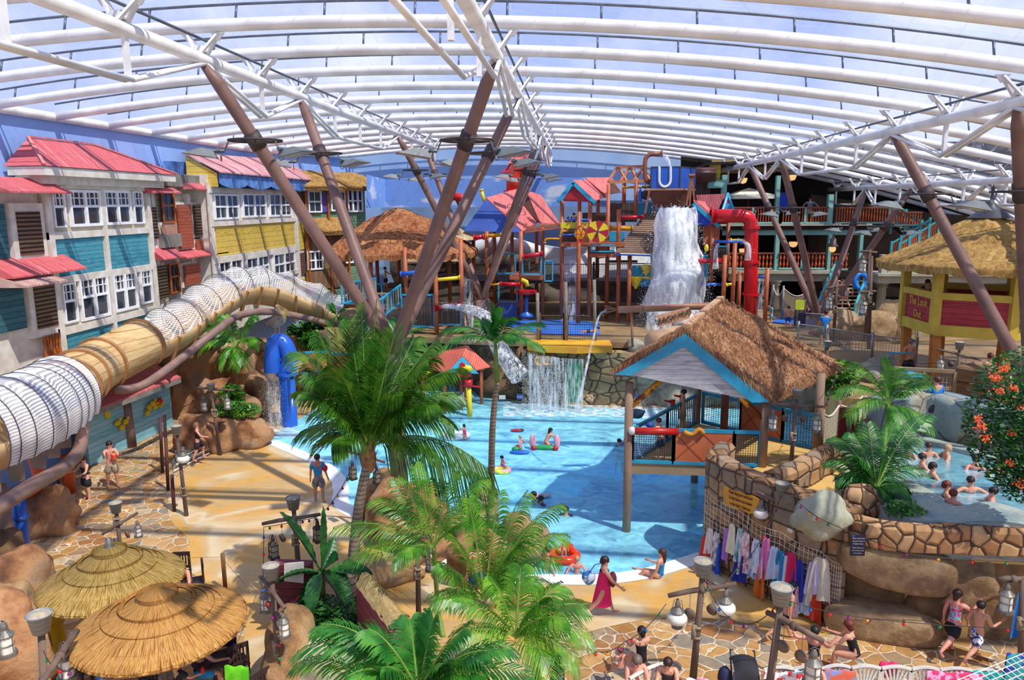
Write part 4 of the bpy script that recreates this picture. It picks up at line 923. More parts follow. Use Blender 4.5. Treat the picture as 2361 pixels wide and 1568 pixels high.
# terrace fill
lw=cellmat('block_wall',['8a6242','a87c52','b98f62','7f7466','c29a70','96704e'],'4c3a2a',2.1,.05,(1,1,1.25),.85,1.0,.05,.3)
conc=rockmat('pool_concrete',['7f8f8c','9aa8a2','b3b8aa','8fa09c'],1.2,.5)
Aw,Bw,Cw,Dw,Ew=PZ(1622,1288),PZ(1745,1368),PZ(1890,1432),PZ(2100,1478),PZ(2420,1505)
def landpoly(pts,z0,z1,name,mat,skirt=None):
    b=MB();b.prism([V((p.x,p.y,z0)) for p in pts],(0,0,z1-z0));return b.build(name,mat)
foot=[Aw,Bw,Cw,Dw,Ew]
struct(landpoly([p+V((.15,.35,0)) for p in foot]+[V((26,14,0)),V((26,40,0)),V((11.6,38,0)),V((11.4,35,0)),V((9.2,26,0)),V((8.2,24.0,0)),V((5.7,22.3,0)),V((3.9,21.0,0))],-.5,HZ,'floor_terrace',deckcol))
struct(landpoly([V((9.6,27.5,0)),V((26,23,0)),V((26,46,0)),V((11.0,38.2,0)),V((10.6,31,0))],HZ,3.0,'floor_upper_terrace',deck))
# block wall with capstones
def wallrun(pts,z0,ztops,th,mat,name,label,cat='stone wall',k=6):
    ps=smoothpts(pts,k);n=len(ps);b=MB();bi=0;rows=[]
    for i,p in enumerate(ps):
        a=ps[max(i-1,0)];q=ps[min(i+1,n-1)];t=(q-a).normalized();nn=V((-t.y,t.x,0));zt_=ztops(i/(n-1)) if callable(ztops) else ztops
        e=.06*noise.noise(p*2.2+V((0,0,z0)))
        rows.append([V((p.x,p.y,z0)),V((p.x,p.y,zt_-.12))+nn*.0,V((p.x,p.y,zt_))+nn*(.1+e),V((p.x,p.y,zt_+e))+nn*(th-.1),V((p.x,p.y,zt_-.1))+nn*th,V((p.x,p.y,z0))+nn*th])
    for r_ in rows: b.v+=r_
    for i in range(n-1):
        for j in range(5): b.q(i*6+j,(i+1)*6+j,(i+1)*6+j+1,i*6+j+1)
    b.q(*range(6));b.q(*[(n-1)*6+j for j in range(6)][::-1])
    return tag(b.build(name,mat,None,False),label,cat)
wallrun([V((4.1,21.6,0)),Aw,Bw,Cw,Cw.lerp(Dw,.25)],-.5,lambda t: 3.15-.15*t,.55,lw,'block_wall','big block stone wall carrying the towel net and the yellow notice')
wallrun([PZ(1790,1150,2.3),PZ(1850,1125,2.3),PZ(1920,1085,2.3),PZ(1985,1045,2.4)],HZ-.6,2.95,.5,lw,'block_wall','low curved stone parapet between the deck and the hot pool')
# hot pool
hz=2.85
hp=zp((2080,1040),(2130,1025),(2230,1050),(2361,1085),(2450,1110),(2450,1210),(2361,1188),(2280,1172),(2200,1175),(2150,1145),(2105,1120),(2075,1090),z=hz)
hp=[V((p.x,p.y,0)) for p in smoothpts(hp+[hp[0]],3)[:-1]]
hotw=watermat('hot_pool_water',(.12,.55,.78),1.1,.5,1.5,2.5,.2)
water_body(hp,hz,.75,hotw,'hot_pool_water','teal water of the small hot pool full of bathers')
b=MB();b.poly([V((p.x,p.y,hz-.8)) for p in hp]);struct(b.build('floor_hot_pool',pm('hot_pool_floor','5f9ab0','4b88a2',1,.6)))
rimo=[];c_=sum(hp,V((0,0,0)))/len(hp)
b=MB();n_=len(hp)
for i in range(n_):
    p,q=hp[i],hp[(i+1) % n_];po,qo=p+(p-c_).normalized()*.9,q+(q-c_).normalized()*.9;z_=hz+.12+.1*noise.noise(p);z2=hz+.12+.1*noise.noise(q)
    up=V((0,0,1));b.poly([p+up*(hz-.9),q+up*(hz-.9),q+up*z2,p+up*z_]);b.poly([p+up*z_,q+up*z2,qo+up*(z2-.1),po+up*(z_-.1)]);b.poly([po+up*(z_-.1),qo+up*(z2-.1),qo+up*2.0,po+up*2.0])
tag(b.build('concrete_kerb',conc,None,True),'grey concrete rim around the hot pool','rim')
cracks=rockmat('cracked_grey_wall',['7d8f92','93a3a2','a9a793','8b7350'],.9,.5,.9,.9)
rockwall('rock_wall',[PZ(2070,1050,2.6),PZ(2130,1020,2.6),PZ(2230,1042,2.6),PZ(2361,1075,2.6),PZ(2470,1100,2.6)],lambda t: 2.0-.25*t,1.0,cracks,'cracked grey wall with brown top behind the hot pool',40,2.2,10,.18)
rockwall('rock_wall',[PZ(1925,1120,2.6),PZ(1990,1160,2.7),PZ(2080,1195,2.8),PZ(2200,1205,2.85),PZ(2420,1215,2.85)],lambda t: .55,.6,conc,'rough grey cement planter edge before the hot pool',41,2.3,6,.08)
# lower rock work on the right: slab, bench, boulders
cope=cellmat('coping_stones',['9a6a40','b98a5a','c9a070','a87c50','8a5f3c'],'4a3524',3.6,.06,(1,1,.8),.85,1.0,.1,.8)
wallrun([PZ(1950,1190,2.9),PZ(2050,1212,2.9),PZ(2200,1219,2.9),PZ(2440,1228,2.9)],2.3,2.93,.3,cope,'coping_wall','irregular brown coping stones above the long tan slab rock')
boulder('lumpy_rock',PY(1893,1190,17.0),(.68,.45,.55),rockmat('pale_green_rock',['8a8a72','a3a68e','b8b49a','97927a'],.8,.5),'pale grey green lumpy rock face beside the block wall',42,.2,disp=.14)
boulder('stone_stack',PZ(1985,1180,2.6)+V((0,.1,.1)),(.5,.45,.5),cope,'small stack of reddish stones beside the pale rock face',43,disp=.15)
sl_=rockm(V((0,0,0)),(1,1,1),44,.08,8,8);
def slab(name,P,Q,w,h,mat,label,seed):
    c=(P+Q)/2;d=Q-P;L=d.length;a=math.atan2(d.y,d.x);m=Matrix.Rotation(a,3,'Z') @ Matrix.Rotation(-math.atan2(d.z,d.xy.length),3,'Y');b=MB();bi=0;n,k=30,18
    for i in range(k+1):
        t=pi*i/k
        for j in range(n):
            an=2*pi*j/n;p=V((sin(t)*cos(an),sin(t)*sin(an),cos(t)));s_=lambda v: math.copysign(abs(v)**.55,v);p=V((s_(p.x)*L/2,s_(p.y)*w,s_(p.z)*h));e=noise.noise(p*1.1+V((seed,0,0)))*.16+noise.noise(p*3+V((seed,0,0)))*.05
            b.v.append(c+m @ (p*(1+e)))
    for i in range(k):
        for j in range(n): j2=(j+1) % n;b.q(i*n+j,(i+1)*n+j,(i+1)*n+j2,i*n+j2)
    return tag(b.build(name,mat,None,True),label,'rock')
sandrock=rockmat('sand_rock',['7a5f44','a3835c','b99a70','94724e','c2a47c'],.9,.8)
sr=rockmat('dark_sand_rock',['5a4430','85643f','9a7850','6e5338'],.9,.8)
slab('rock_slab',PZ(1945,1290,1.8)+V((0,.2,.1)),PZ(2215,1340,1.55)+V((0,.2,0)),.55,.52,sandrock,'long tan slab of rock with the small dark blue notice',45)
slab('rock_bench',PZ(1905,1425,.3)+V((.1,.25,0)),PZ(2180,1470,.3)+V((0,.25,0)),.5,.42,sandrock,'low rounded rock bench at the foot of the slab rock',46)
wallrun([Cw+V((.1,.35,0)),Dw+V((-.2,.45,0)),Ew+V((0,.35,0))],-.2,2.0,.6,sr,'rock_recess','dark brown recess wall under the long slab rock','rock')
boulder('boulder',PZ(2170,1430,.6)+V((0,.45,.1)),(.62,.45,.85),sr,'round brown boulder behind the woman in the floral swimsuit top',47,disp=.12)
boulder('boulder',PZ(2225,1360,1.3)+V((.2,.45,.1)),(.7,.5,.7),sandrock,'brown rock bulge left of the right hand rope net',48)
# signs on the wall
oy=pm('sign_orange','e0981a','d08c18',2,.5)
F6=Fac((Aw.x,Aw.y),(Bw.x,Bw.y));F6.A+=F6.n*.06 if F6.n.y<0 else-F6.n*.06
if F6.n.y>0: F6.n=-F6.n
ws=thing('towel_sign','wavy orange notice with dark script on the block wall','sign',F6.W(1,2.4))
ua,za=F6.uz(1672,1122);ub,zb_=F6.uz(1755,1150);uc,zc2=F6.uz(1750,1188);ud,zd=F6.uz(1670,1163);n=20;P=[];Q=[]
for i in range(n+1): t=i/n;P.append(F6.W(ua+(ub-ua)*t,za+(zb_-za)*t+.02*sin(t*18),.0));Q.append(F6.W(ud+(uc-ud)*t,zd+(zc2-zd)*t+.02*sin(t*15),.0))
b=MB()
for i in range(n): b.prism([Q[i],Q[i+1],P[i+1],P[i]],F6.n*.04)
b.build('board',oy,ws)
ang=math.atan2(F6.u.y,F6.u.x);mid=(P[10]+Q[10])/2+F6.n*.06
tl_=math.atan2(zb_-za,ub-ua)
for i,s_ in enumerate(('Please hang your towel here','So that others can sit down','on the chairs. Thank you')):
    tx=text(s_,mid+V((0,0,(1-i)*.155)),(0,0,0),.125,pm('sign_ink','3a1c10','2c140a',3,.6),ws,.003)
    tx.rotation_mode='QUATERNION';tx.rotation_quaternion=(Matrix.Rotation(ang,4,'Z') @ Matrix.Rotation(pi/2,4,'X') @ Matrix.Rotation(tl_,4,'Z')).to_quaternion();tx.scale=(.62,1,1)
c=PZ(1978,1257,1.75);c=PY(1978,1257,PZ(1978,1310,1.6).y-.42);dn=thing('notice','small dark blue notice with white print on the slab rock','sign',c)
MB().box(c,(.32,.03,.5)).build('board',pm('dark_navy','1c1838','17142e',2,.4),dn)
for i,s_ in enumerate(('Please refrain from','using the chairs or','hanging towels.','Please take your','wet towels to the','towel points.')): text(s_,c+V((0,-.02,.17-i*.065-(.03 if i>2 else 0))),(pi/2,0,0),.036,pm('sign_white','d8d8e0','c8c8d0',2,.5),dn,.001)
# rope nets
ropem=pm('white_rope','e9e2d2','cfc6b4',4,.8)
def ropenet(fn,nu,nv,r,name,label,mat=None):
    b=MB()
    for i in range(nu+1): b.tube([fn(i/nu,j/nv) for j in range(nv+1)],r,4,cap=False)
    for j in range(nv+1): b.tube([fn(i/nu,j/nv) for i in range(nu+1)],r,4,cap=False)
    o=b.build(name,mat or ropem);return tag(o,label,'net')
N0,N1=F6.uz(1640,1180),F6.uz(1770,1260)
wallpath=smoothpts([Aw,Bw,Cw,Cw.lerp(Dw,.25)],12)
def wp_(t,z,o=.12):
    i=t*(len(wallpath)-1);k=min(int(i),len(wallpath)-2);p=wallpath[k].lerp(wallpath[k+1],i-k);d=(wallpath[k+1]-wallpath[k]).normalized();nn=V((d.y,-d.x,0));return p+nn*o+V((0,0,z))
nt_top=lambda u: 2.15-.35*u-.08*abs(sin(u*pi*4))-.35*max(0,u-.6)
ropenet(lambda u,v: wp_(.03+.83*u,nt_top(u)*(1-v)+(.55-.1*u+.1*sin(u*9))*v,.12),36,10,.006,'rope_net','white rope net on the block wall hung with towels')
ropenet(lambda u,v: PZ(2255,1440,0)+V((u*1.6,.05+.2*u+.02*sin(v*9),1.75-v*1.25+.12*sin(u*6)*(1-v)+.1*v*sin(u*4))),12,11,.010,'rope_net','white rope net on the rocks at the right edge')
ropenet(lambda u,v: PZ(2130,1600,1.6).lerp(PZ(2400,1490,1.6),u)+V((v*.5,-v*1.2,-v*.3)),22,12,.010,'rope_net','taut white rope net in the bottom right corner')
# ---------------------------------------------------------------- lookout bar
lk=thing('lookout_bar','round yellow and red lookout bar on stilts with a conical straw roof','bar',(15,32,3))
lth=thatch('straw_thatch',['6a5030','9a7744','c09a5c','d6b878'],7.0,(1,1,.3));ypaint=pm('yellow_timber','d6b944','c2a53a',2,.6,.1);redboard=planks('crimson_boards',['a02c38','b53a44','962834'],.2,'Z',.6,'6e1c26',.07)
F7y=29.5;f0_=PY(2245,722,29.3);rad=2.5;ph_=math.atan2(f0_.y,f0_.x);cx_,cy_=f0_.x+rad*.866*cos(ph_),f0_.y+rad*.866*sin(ph_);cL=V((cx_,cy_,0))
oct_=[V((cx_+rad*cos(ph_+pi/2+i*pi/3),cy_+rad*sin(ph_+pi/2+i*pi/3),0)) for i in range(6)]
def zat(px,py,y): return PY(px,py,y).z
zr1,zr0,zp0,zb0=zat(2180,675,30),zat(2180,692,30),zat(2180,745,30),zat(2180,768,30)
for i in range(6):
    p,q=oct_[i],oct_[(i+1) % 6];d=(q-p).normalized()
    MB().bar(p+V((0,0,zr1-.1)),q+V((0,0,zr1-.1)),.28,.26).build('rail',ypaint,lk);b=MB();b.bar(p+V((0,0,zb0+.15)),q+V((0,0,zb0+.15)),.2,.42);b.build('rail',ypaint,lk)
    MB().prism([p+V((0,0,zb0)),q+V((0,0,zb0)),q+V((0,0,zr1-.1)),p+V((0,0,zr1-.1))],V((-d.y,d.x,0))*.06).build('red_panel',redboard,lk)
    MB().bar(p+V((0,0,zb0)),p+V((0,0,zat(2200,600,31))),.3,.3,(1,0,0)).build('post',ypaint,lk)
    MB().bar(p.lerp(V((cx_,cy_,0)),.12)+V((0,0,2.2)),p.lerp(V((cx_,cy_,0)),.06)+V((0,0,zb0)),.3,.3,(1,0,0)).build('leg',pm('orange_leg','c07a30','ad6a28',2,.6),lk)
MB().prism([p.lerp(V((cx_,cy_,0)),.05)+V((0,0,zb0)) for p in oct_],(0,0,.2)).build('bar_floor',deckcol,lk)
ze,za_=zat(2200,622,29.5),zat(2270,492,32.6);rt=rad*1.45
b=MB();prof=[(rt,ze-.12),(rt*1.01,ze+.18),(rt*.8,ze+(za_-ze)*.24),(rt*.55,ze+(za_-ze)*.50),(rt*.3,ze+(za_-ze)*.76),(.35,za_-.05),(0,za_)]
def lt(u,v):
    i=v*(len(prof)-1);k=min(int(i),len(prof)-2);r0=prof[k][0]+(prof[k+1][0]-prof[k][0])*(i-k);z0=prof[k][1]+(prof[k+1][1]-prof[k][1])*(i-k);a=2*pi*u;P=V((cx_+.25*v+r0*cos(a),cy_+r0*sin(a),z0));e=.12*noise.noise(P*1.5)+.07*noise.noise(P*6);return P+V((cos(a)*e,sin(a)*e,e+(-.12*noise.noise(V((u*90,0,0))) if v<.01 else 0)))
b.sheet(lt,90,30);b.build('thatch',lth,lk,True)
b=MB();b.lathe([(.8,-.2),(.45,.06),(.08,.4),(.04,.8),(.08,.9),(0,1.1)],(cx_+.25,cy_,za_+.05),16);b.build('finial',pm('dark_cap','3a3a42','2c2c34',2,.5),lk,True)
scr=pm('gold_lettering','e3c02c','d4b024',2,.5)
for i in range(6):
    p,q=oct_[i],oct_[(i+1) % 6];d=(q-p).normalized();m_=(p+q)/2;nn=V((d.y,-d.x,0))
    if i not in (0,2): continue
    rz=math.atan2(d.y,d.x)
    for j,s_ in enumerate(('The Look','Out')):
        o=text(s_,m_+nn*.05+V((0,0,(zr0+zp0)/2+.25-.5*j)),(0,0,0),.46,scr,lk,.004);o.rotation_mode='QUATERNION';o.rotation_quaternion=(Matrix.Rotation(rz,4,'Z') @ Matrix.Rotation(pi/2,4,'X')).to_quaternion();o.scale=(.8,1,1)
boulder('boulder',V((12.1,30.5,3.0)),(.9,.8,.9),rockgrey,'grey rock by the wooden gate below the lookout bar',50)
# gate/lattice screens near bar
b=MB();P,Q=PZ(2055,925,3.0),PZ(2195,935,3.0);dz_=V((0,0,1.2))
for s_,e_ in ((P,P+dz_),(Q,Q+dz_),(P+dz_,Q+dz_),((P+Q)/2,(P+Q)/2+dz_)): b.bar(s_,e_,.12,.12)
for i in range(1,16): b.bar(P.lerp(Q,i/16),P.lerp(Q,i/16)+dz_,.03,.02)
for i in range(1,6): b.bar(P+dz_*i/6,Q+dz_*i/6,.03,.02)
tag(b.build('lattice_screen',pm('lattice_wood','9a8768','857354',2,.8)),'wooden lattice screen below the lookout bar','fence')
wallrun([PZ(2195,935,3.0),PZ(2290,955,3.0)],2.6,4.4,1.0,planks('brown_brick_blocks',['6e5238','85643f','5e4630'],.42,'Z',.8,'33251a',.1),'block_wall','square brown block pillar behind the hot pool wall')
# life fence & walkway
grey=pm('grey_rail','9a9c9a','7f8280',2,.5,metal=.2)
netg=netmat('grey_rope_net','8f8a80',.09,.16,1,.12)
def netfence(pts,z0,h,name,label,mat=None,postm_=None,every=1,netm=None,sag=0.0):
    root=thing(name,label,'fence',(pts[0].x,pts[0].y,z0))
    for p in pts: MB().cyl(V((p.x,p.y,z0)),V((p.x,p.y,z0+h+.15)),.06,n=8).build('post',postm_ or grey,root,True)
    for p,q in zip(pts,pts[1:]):
        L=[V((p.x,p.y,0)).lerp(V((q.x,q.y,0)),i/8)+V((0,0,z0+h-sag*sin(pi*i/8))) for i in range(9)]
        MB().tube(L,.035,6).build('rail',mat or grey,root,True)
        b=MB();b.sheet(lambda u,v: L[int(round(u*8))]*1.0+V((0,0,-(L[int(round(u*8))].z-z0-.1)*v)),8,1);b.build('net',netm or netg,root)
    return root
netfence([PY(1840,775,37.6),PY(1905,790,36.5),PY(2010,815,34.5),PY(2110,840,33.2)],3.0,1.1,'rope_fence','grey railing and netting along the walkway where the lifeguard stands')
netfence([PY(1840,740,41.5),PY(1960,750,40.5),PY(2060,760,39.5),PY(2115,785,38)],3.0,1.1,'rope_fence','grey netted fence behind the lifeguard, under the stairs')
netx=netmat('tan_rope_net','d9ccb4',.08,.25,1,.1)
netfence([V((C_.x+.2,C_.y+.2,0)),PZ(1930,1010,HZ),PZ(1985,985,HZ),PZ(2060,985,HZ)],HZ,1.15,'rope_fence','sagging cream rope fence between the beach hut and the palms',pm('cream_rope','dccfb6','c9bb9e',3,.8),postm,netm=netx,sag=.22)
netb=netmat('black_rope_net','3a3632',.12,.14,1,0);ropeb=pm('dark_rope','5a4a3c','43362c',3,.9)
netfence([PY(1304,800,37.9),PY(1371,803,37.9)],DZ,1.3,'rope_fence','dark rope fence before the blue splash mat',ropeb,pm('dark_post','4a3c34','3a2e28',2,.8),netm=netb)
netfence([PY(1245,795,37.9),PY(1300,798,37.9)],DZ,1.3,'rope_fence','dark rope fence left of the tall grey post',ropeb,pm('dark_post',''),netm=netb)
for x,y0_,y1_,l in ((1306,800,650,'between the two rope fence panels'),(1372,800,645,'at the right end of the rope fence'),(1241,790,675,'at the left end of the rope fence')):
    p=PY(x,y0_,37.8);tag(MB().cyl(V((p.x,37.8,DZ)),PY(x-2,y1_,37.8),.09,n=10).build('grey_post',pm('weathered_post','8f8578','6f665a',3,.8),None,True),'tall weathered grey post '+l,'post')
# yellow ledge over the pool with eyes, green slab, signs
yl=pm('yellow_ledge','e3b82a','d9952a',.7,.5)
P=[PY(1218,803,37.9),PY(1408,812,37.3),PY(1412,830,36.4),PY(1290,822,36.0),PY(1212,812,36.4)];zt=DZ+.05;b=MB();b.prism([V((PY(1215,800,37.9).x,37.9,zt-.3)),V((PY(1405,800,37.9).x,37.9,zt-.3)),V((PY(1412,800,36.3).x,36.3,zt-.3)),V((PY(1330,800,35.9).x,35.9,zt-.3)),V((PY(1250,800,36.1).x,36.1,zt-.3)),V((PY(1216,800,36.7).x,36.7,zt-.3))][::-1],(0,0,.32));tag(b.build('yellow_ledge',yl),'yellow overhanging ledge pouring water over the pool wall','ledge')
for i,x in enumerate((1243,1262)):
    c=PY(x,833,36.2);b=MB();b.lathe([(.24,0),(.24,.7)],c+V((0,0,0)),16,ax=(0,1,0));b.lathe([(.24,0),(.17,-.03),(.15,.08),(0,.1)],c,16,ax=(0,1,0));tag(b.build('ledge_pipe',pm('tan_cuff','d8a850','c08a38',2,.5),None,True),['left','right'][i]+' one of the paired round spouts under the yellow ledge','spout')
c=PY(1324,880,36.25);b=MB();b.box(c,(.75,.12,2.1));tag(b.build('green_slab',pm('green_tile','1f7f4f','186a40',4,.3)),'bright green panel on the pool wall under the ledge','panel')
for x,y,w,h,mt,l in ((1360,917,.3,.3,'c9b98a','square cream no diving sign at the waterline of the back wall'),(1199,915,.3,.27,'2a4f9a','small blue depth sign on the dark rocks by the waterfall'),(1158,916,.32,.2,'c8c8bc','pale vent grille at the waterline of the dark rocks'),(1474,918,.35,.3,'2a4fa0','blue depth sign seen left of the beach hut boy')):
    c=PY(x,y,35.6 if x<1250 else (36.2 if x<1400 else 35.0));r_=thing('wall_sign',l,'sign',c);MB().box(c,(w,.04,h)).build('board',pm('sg'+mt,mt,mt,2,.5),r_)
    if x==1360: MB().tube([c+V((.1*cos(a),-.03,.1*sin(a))) for a in [2*pi*i/16 for i in range(17)]],.012,4).build('symbol',redm,r_)
    if x in (1199,1474): text('0.75m' if x==1199 else '1.2m',c+V((0,-.03,0)),(pi/2,0,0),.13,pm('sign_white',''),r_,.002)
# ================================================================ play structure
terra=pm('terracotta_post','b5623c','a05230',1.5,.5);cyanr=pm('cyan_paint','');redp=pm('red_pipe','c21a26','ae1520',1,.3);yelp=pm('yellow_pipe','e8cf2c','d9be20',1,.4)
pinkroof=planks('salmon_roof',['c9615c','d87670','cf6a64'],.5,'X',.6,'b04e4a',.04,.8,.2);darkred=pm('crimson_paint','b3202c','9c1a26',1,.5);royal=pm('royal_blue','20408f','28509f',1,.5)
slatd=planks('dark_slats',['4a3d38','5a4a42','6a584e'],.16,'X',.8,'14110f',.14,3,.5);slatl=planks('picket_tan',['b58a5c','c79a68','a87c50'],.16,'X',.7,'1a1512',.3,3,.5)
oran=pm('orange_yellow_pipe','d99a20','c98a18',1,.4)
def post(root,px,y0,y1,Y,r=.13,mat=None,nm='post'):
    p,q=PY(px,y1,Y),PY(px,y0,Y);return MB().cyl(V((q.x,Y,p.z)),q,r,n=12).build(nm,mat or terra,root,True)
def deckp(root,x0,x1,py,Y0,Y1,mat=None,th_=.22,nm='platform'):
    z=PY((x0+x1)/2,py,Y0).z;b=MB();b.prism([V((PY(x0,py,Y0).x,Y0,z)),V((PY(x1,py,Y0).x,Y0,z)),V((PY(x1,py,Y0).x,Y1,z)),V((PY(x0,py,Y0).x,Y1,z))],(0,0,-th_));return b.build(nm,mat or terra,root),z
def fpanel(root,x0,y0,x1,y1,Y,mat,nm='panel',th_=.06):
    p,q=PY(x0,y1,Y),PY(x1,y0,Y);b=MB();b.box(((p.x+q.x)/2,Y,(p.z+q.z)/2),(abs(q.x-p.x),th_,abs(q.z-p.z)));return b.build(nm,mat,root)
def fbox(root,x0,y0,x1,y1,Y,mat,nm='rail_frame',w=.08,net=None):
    p,q=PY(x0,y1,Y),PY(x1,y0,Y);b=MB()
    for a,c in (((p.x,p.z),(q.x,p.z)),((p.x,q.z),(q.x,q.z)),((p.x,p.z),(p.x,q.z)),((q.x,p.z),(q.x,q.z))): b.bar(V((a[0],Y,a[1])),V((c[0],Y,c[1])),w,w,(0,1,0))
    o=b.build(nm,mat,root)
    if net: MB().poly([V((p.x,Y,p.z)),V((q.x,Y,p.z)),V((q.x,Y,q.z)),V((p.x,Y,q.z))]).build('net',net,o)
    return o
def pipe(root,pts,Y,r,mat,nm='pipe',flange=True,sm=True):
    P=[PY(a[0],a[1],a[2] if len(a)>2 else Y) for a in pts]
    if sm and len(P)>2:
        out=[P[0]]
        for i in range(1,len(P)-1):
            a=P[i]+(P[i-1]-P[i]).normalized()*min(.5,(P[i-1]-P[i]).length*.45);c=P[i]+(P[i+1]-P[i]).normalized()*min(.5,(P[i+1]-P[i]).length*.45)
            out+=[a.lerp(P[i],t).lerp(P[i].lerp(c,t),t) for t in (0,.25,.5,.75,1)]
        P=out+[P[-1]]
    b=MB().tube(P,r,12)
    if flange:
        for k in (0,-1): d=P[1]-P[0] if k==0 else P[-1]-P[-2];b.lathe([(r,-.04),(r*1.4,-.04),(r*1.4,.04),(r,.04)],P[k],12,ax=d)
    return b.build(nm,mat,root,True)
def groof(root,a,b_,c,d,mat,nm='roof',th_=.06):
    MB().prism([a,b_,c,d],(0,0,th_)).build(nm,mat,root)
# --- thatched tower
t=thing('thatched_play_tower','play tower with a wide shaggy reddish brown thatched hip roof','play tower',PY(925,730,42))
ap=PY(912,480,43.5);ze=PY(930,585,41).z;xl,xr=PY(752,575,42.5).x,PY(1092,560,42.5).x;hw=(xr-xl)/2;cx_=(xl+xr)/2;cy_=43.8
thp=thatch('red_brown_thatch',['5a3422','8a5236','b27a50','cfa070'],6.0,(1,1,.3))
def hipr(u,v):
    a=2*pi*u+pi/4*0;k=1/max(abs(cos(a)),abs(sin(a)));k=k**.55;r=hw*(1-v);P=V((cx_+(ap.x-cx_)*v+cos(a)*r*k,cy_+sin(a)*r*k*.92,ze+(ap.z-ze)*(v**.9)+.25*sin(v*pi)))
    e=.14*noise.noise(P*1.6)+.06*noise.noise(P*6);return P+V((0,0,e-(.16*abs(noise.noise(V((u*80,2,0)))) if v<.01 else 0)))
b=MB();b.sheet(hipr,96,26);b.sheet(lambda u,v: hipr(u,0)+V((0,0,-v*(.25+.25*abs(noise.noise(V((u*120,5,0))))))),160,1);b.build('thatch',thp,t,True)
for x,y0,y1,Y in ((791,570,700,41.5),(853,575,700,40.5),(933,570,735,40),(1003,590,800,39.5),(1062,550,790,40),(918,560,700,46),(868,575,690,46),(1035,560,700,45)): post(t,x,y0,y1,Y,.12)
deckp(t,790,860,700,41,44);deckp(t,860,1000,668,42,46,brownplank)
fbox(t,797,650,852,700,40.9,cyanr,net=slatd);fbox(t,860,655,880,700,40.6,cyanr,net=netb)
fbox(t,928,680,1000,752,39.6,cyanr,net=slatd);fbox(t,1003,708,1063,748,39.5,cyanr,net=slatd)
fpanel(t,880,665,930,700,42,brownplank)
pipe(t,((818,585),(825,578),(850,577),(885,575),(892,560)),42.5,.2,redp);pipe(t,((925,632),(968,627)),39.7,.12,bluep);pipe(t,((985,648),(1060,640)),39.6,.1,yelp);pipe(t,((1003,711),(1063,700)),39.3,.13,redp)
pipe(t,((825,617),(850,620)),41,.07,yelp)
ths=thatch('pale_thatch',['8a7450','b59a70','e0d0b0'],6.0,(1,1,.3));b=MB();c=PY(1060,530,44);b.sheet(lambda u,v: V((c.x+1.2*(1-v)*cos(2*pi*u),44+1.0*(1-v)*sin(2*pi*u),c.z-.55+.65*v+.05*noise.noise(V((u*40,v*5,0))))),40,6);b.build('small_thatch',ths,t,True)
b=MB()
for i in range(9): z=3.2+i*.26;b.box((PY(830,740,38.5).x+.05*i,37.8+i*.25,z),(1.6,.28,.06))
b.build('steps',tanb,t)
for s_ in ((788,730,868,690),(846,790,925,705)):
    P,Q=PY(s_[0],s_[1]-30,37),PY(s_[2],s_[3]-10,39.8);b=MB();b.bar(P+V((0,0,1)),Q+V((0,0,.9)),.08);b.bar(P,Q,.08)
    for i in range(14): e=P.lerp(Q,i/13);b.bar(e,e+V((0,0,.95)),.05)
    o=b.build('stair_railing',cyanr,t);b=MB()
    for i in range(16): e=P.lerp(Q,(i+.5)/16);b.bar(e,e+V((0,0,.9)),.09,.03)
    b.build('pickets',slatl,o)
b=MB();b.prism([PY(873,808,36.8),PY(888,810,36.6),PY(917,765,38),PY(905,757,38)],(0,.05,0));tag(b.build('blue_slide',cyanr),'short cyan slide beside the stairs of the thatched tower','slide')
# low ramp panels behind the coconut palm
t=thing('play_ramp','orange and cyan boarded ramp behind the coconut palm','ramp',PY(760,900,35))
P=[PY(680,812,36),PY(755,812,36.5),PY(830,850,36)]
for a,c in zip(P,P[1:]): railing(t,a,c,a.z-1.1,a.z,[(0,1,'board')])
sgn=thing('wall_sign','orange yellow notice with blue print above the planting near the stairs','sign',PY(770,765,37));fpanel(sgn,750,755,778,775,37,oy,'board');fpanel(sgn,752,780,770,798,37,redp,'lower_board')
for j,s_ in enumerate(('Slides','this way')): text(s_,PY(764,760+j*8,36.9),(pi/2,0,0),.2,royal,sgn,.002)
# --- blue and pink roofed tower
t=thing('pink_roofed_play_tower','play tower with a navy hip end and two salmon pink gable roofs','play tower',PY(1150,730,44))
Y=43.5;z0_=PY(1130,533,Y).z
A1,A2,A3=PY(1068,533,Y),PY(1205,535,Y),PY(1121,458,Y+1.4);A4=PY(1190,438,Y+5);A5=PY(1252,506,Y+3.2)
MB().prism([A1,A2,A3],(0,.08,0)).build('hip_end',royal,t);MB().prism([A3,A2,A5,A4],(0,0,.06)).build('roof',pinkroof,t)
B1,B2,B3,B4=PY(1213,440,47.5),PY(1247,452,49),PY(1292,520,48),PY(1245,515,45.5)
MB().prism([B1,B4,B3,B2],(0,0,.06)).build('roof',pinkroof,t);MB().prism([B1,B4,PY(1200,470,47)],(0,.05,0)).build('gable',pm('dark_soffit','4a2c22','5e3a2c',2,.8),t)
b=MB();
for i in range(5): b.bar(PY(1205+i*20,528-i*2,Y+.5),PY(1215+i*20,515+i*1,Y+.5),.08);
b.bar(PY(1203,530,Y+.5),PY(1290,517,Y+.5),.12);b.bar(PY(1203,536,Y+.5),PY(1290,524,Y+.5),.12);b.build('truss_frame',terra,t)
for x,y0,y1,YY in ((1122,533,730,43.5),(1201,533,735,43.5),(1251,515,735,45),(1139,533,700,46),(1180,533,700,46),(1237,530,690,48),(1091,540,720,45)): post(t,x,y0,y1,YY,.12)
deckp(t,1175,1252,636,43.3,46);deckp(t,1145,1205,700,44,46)
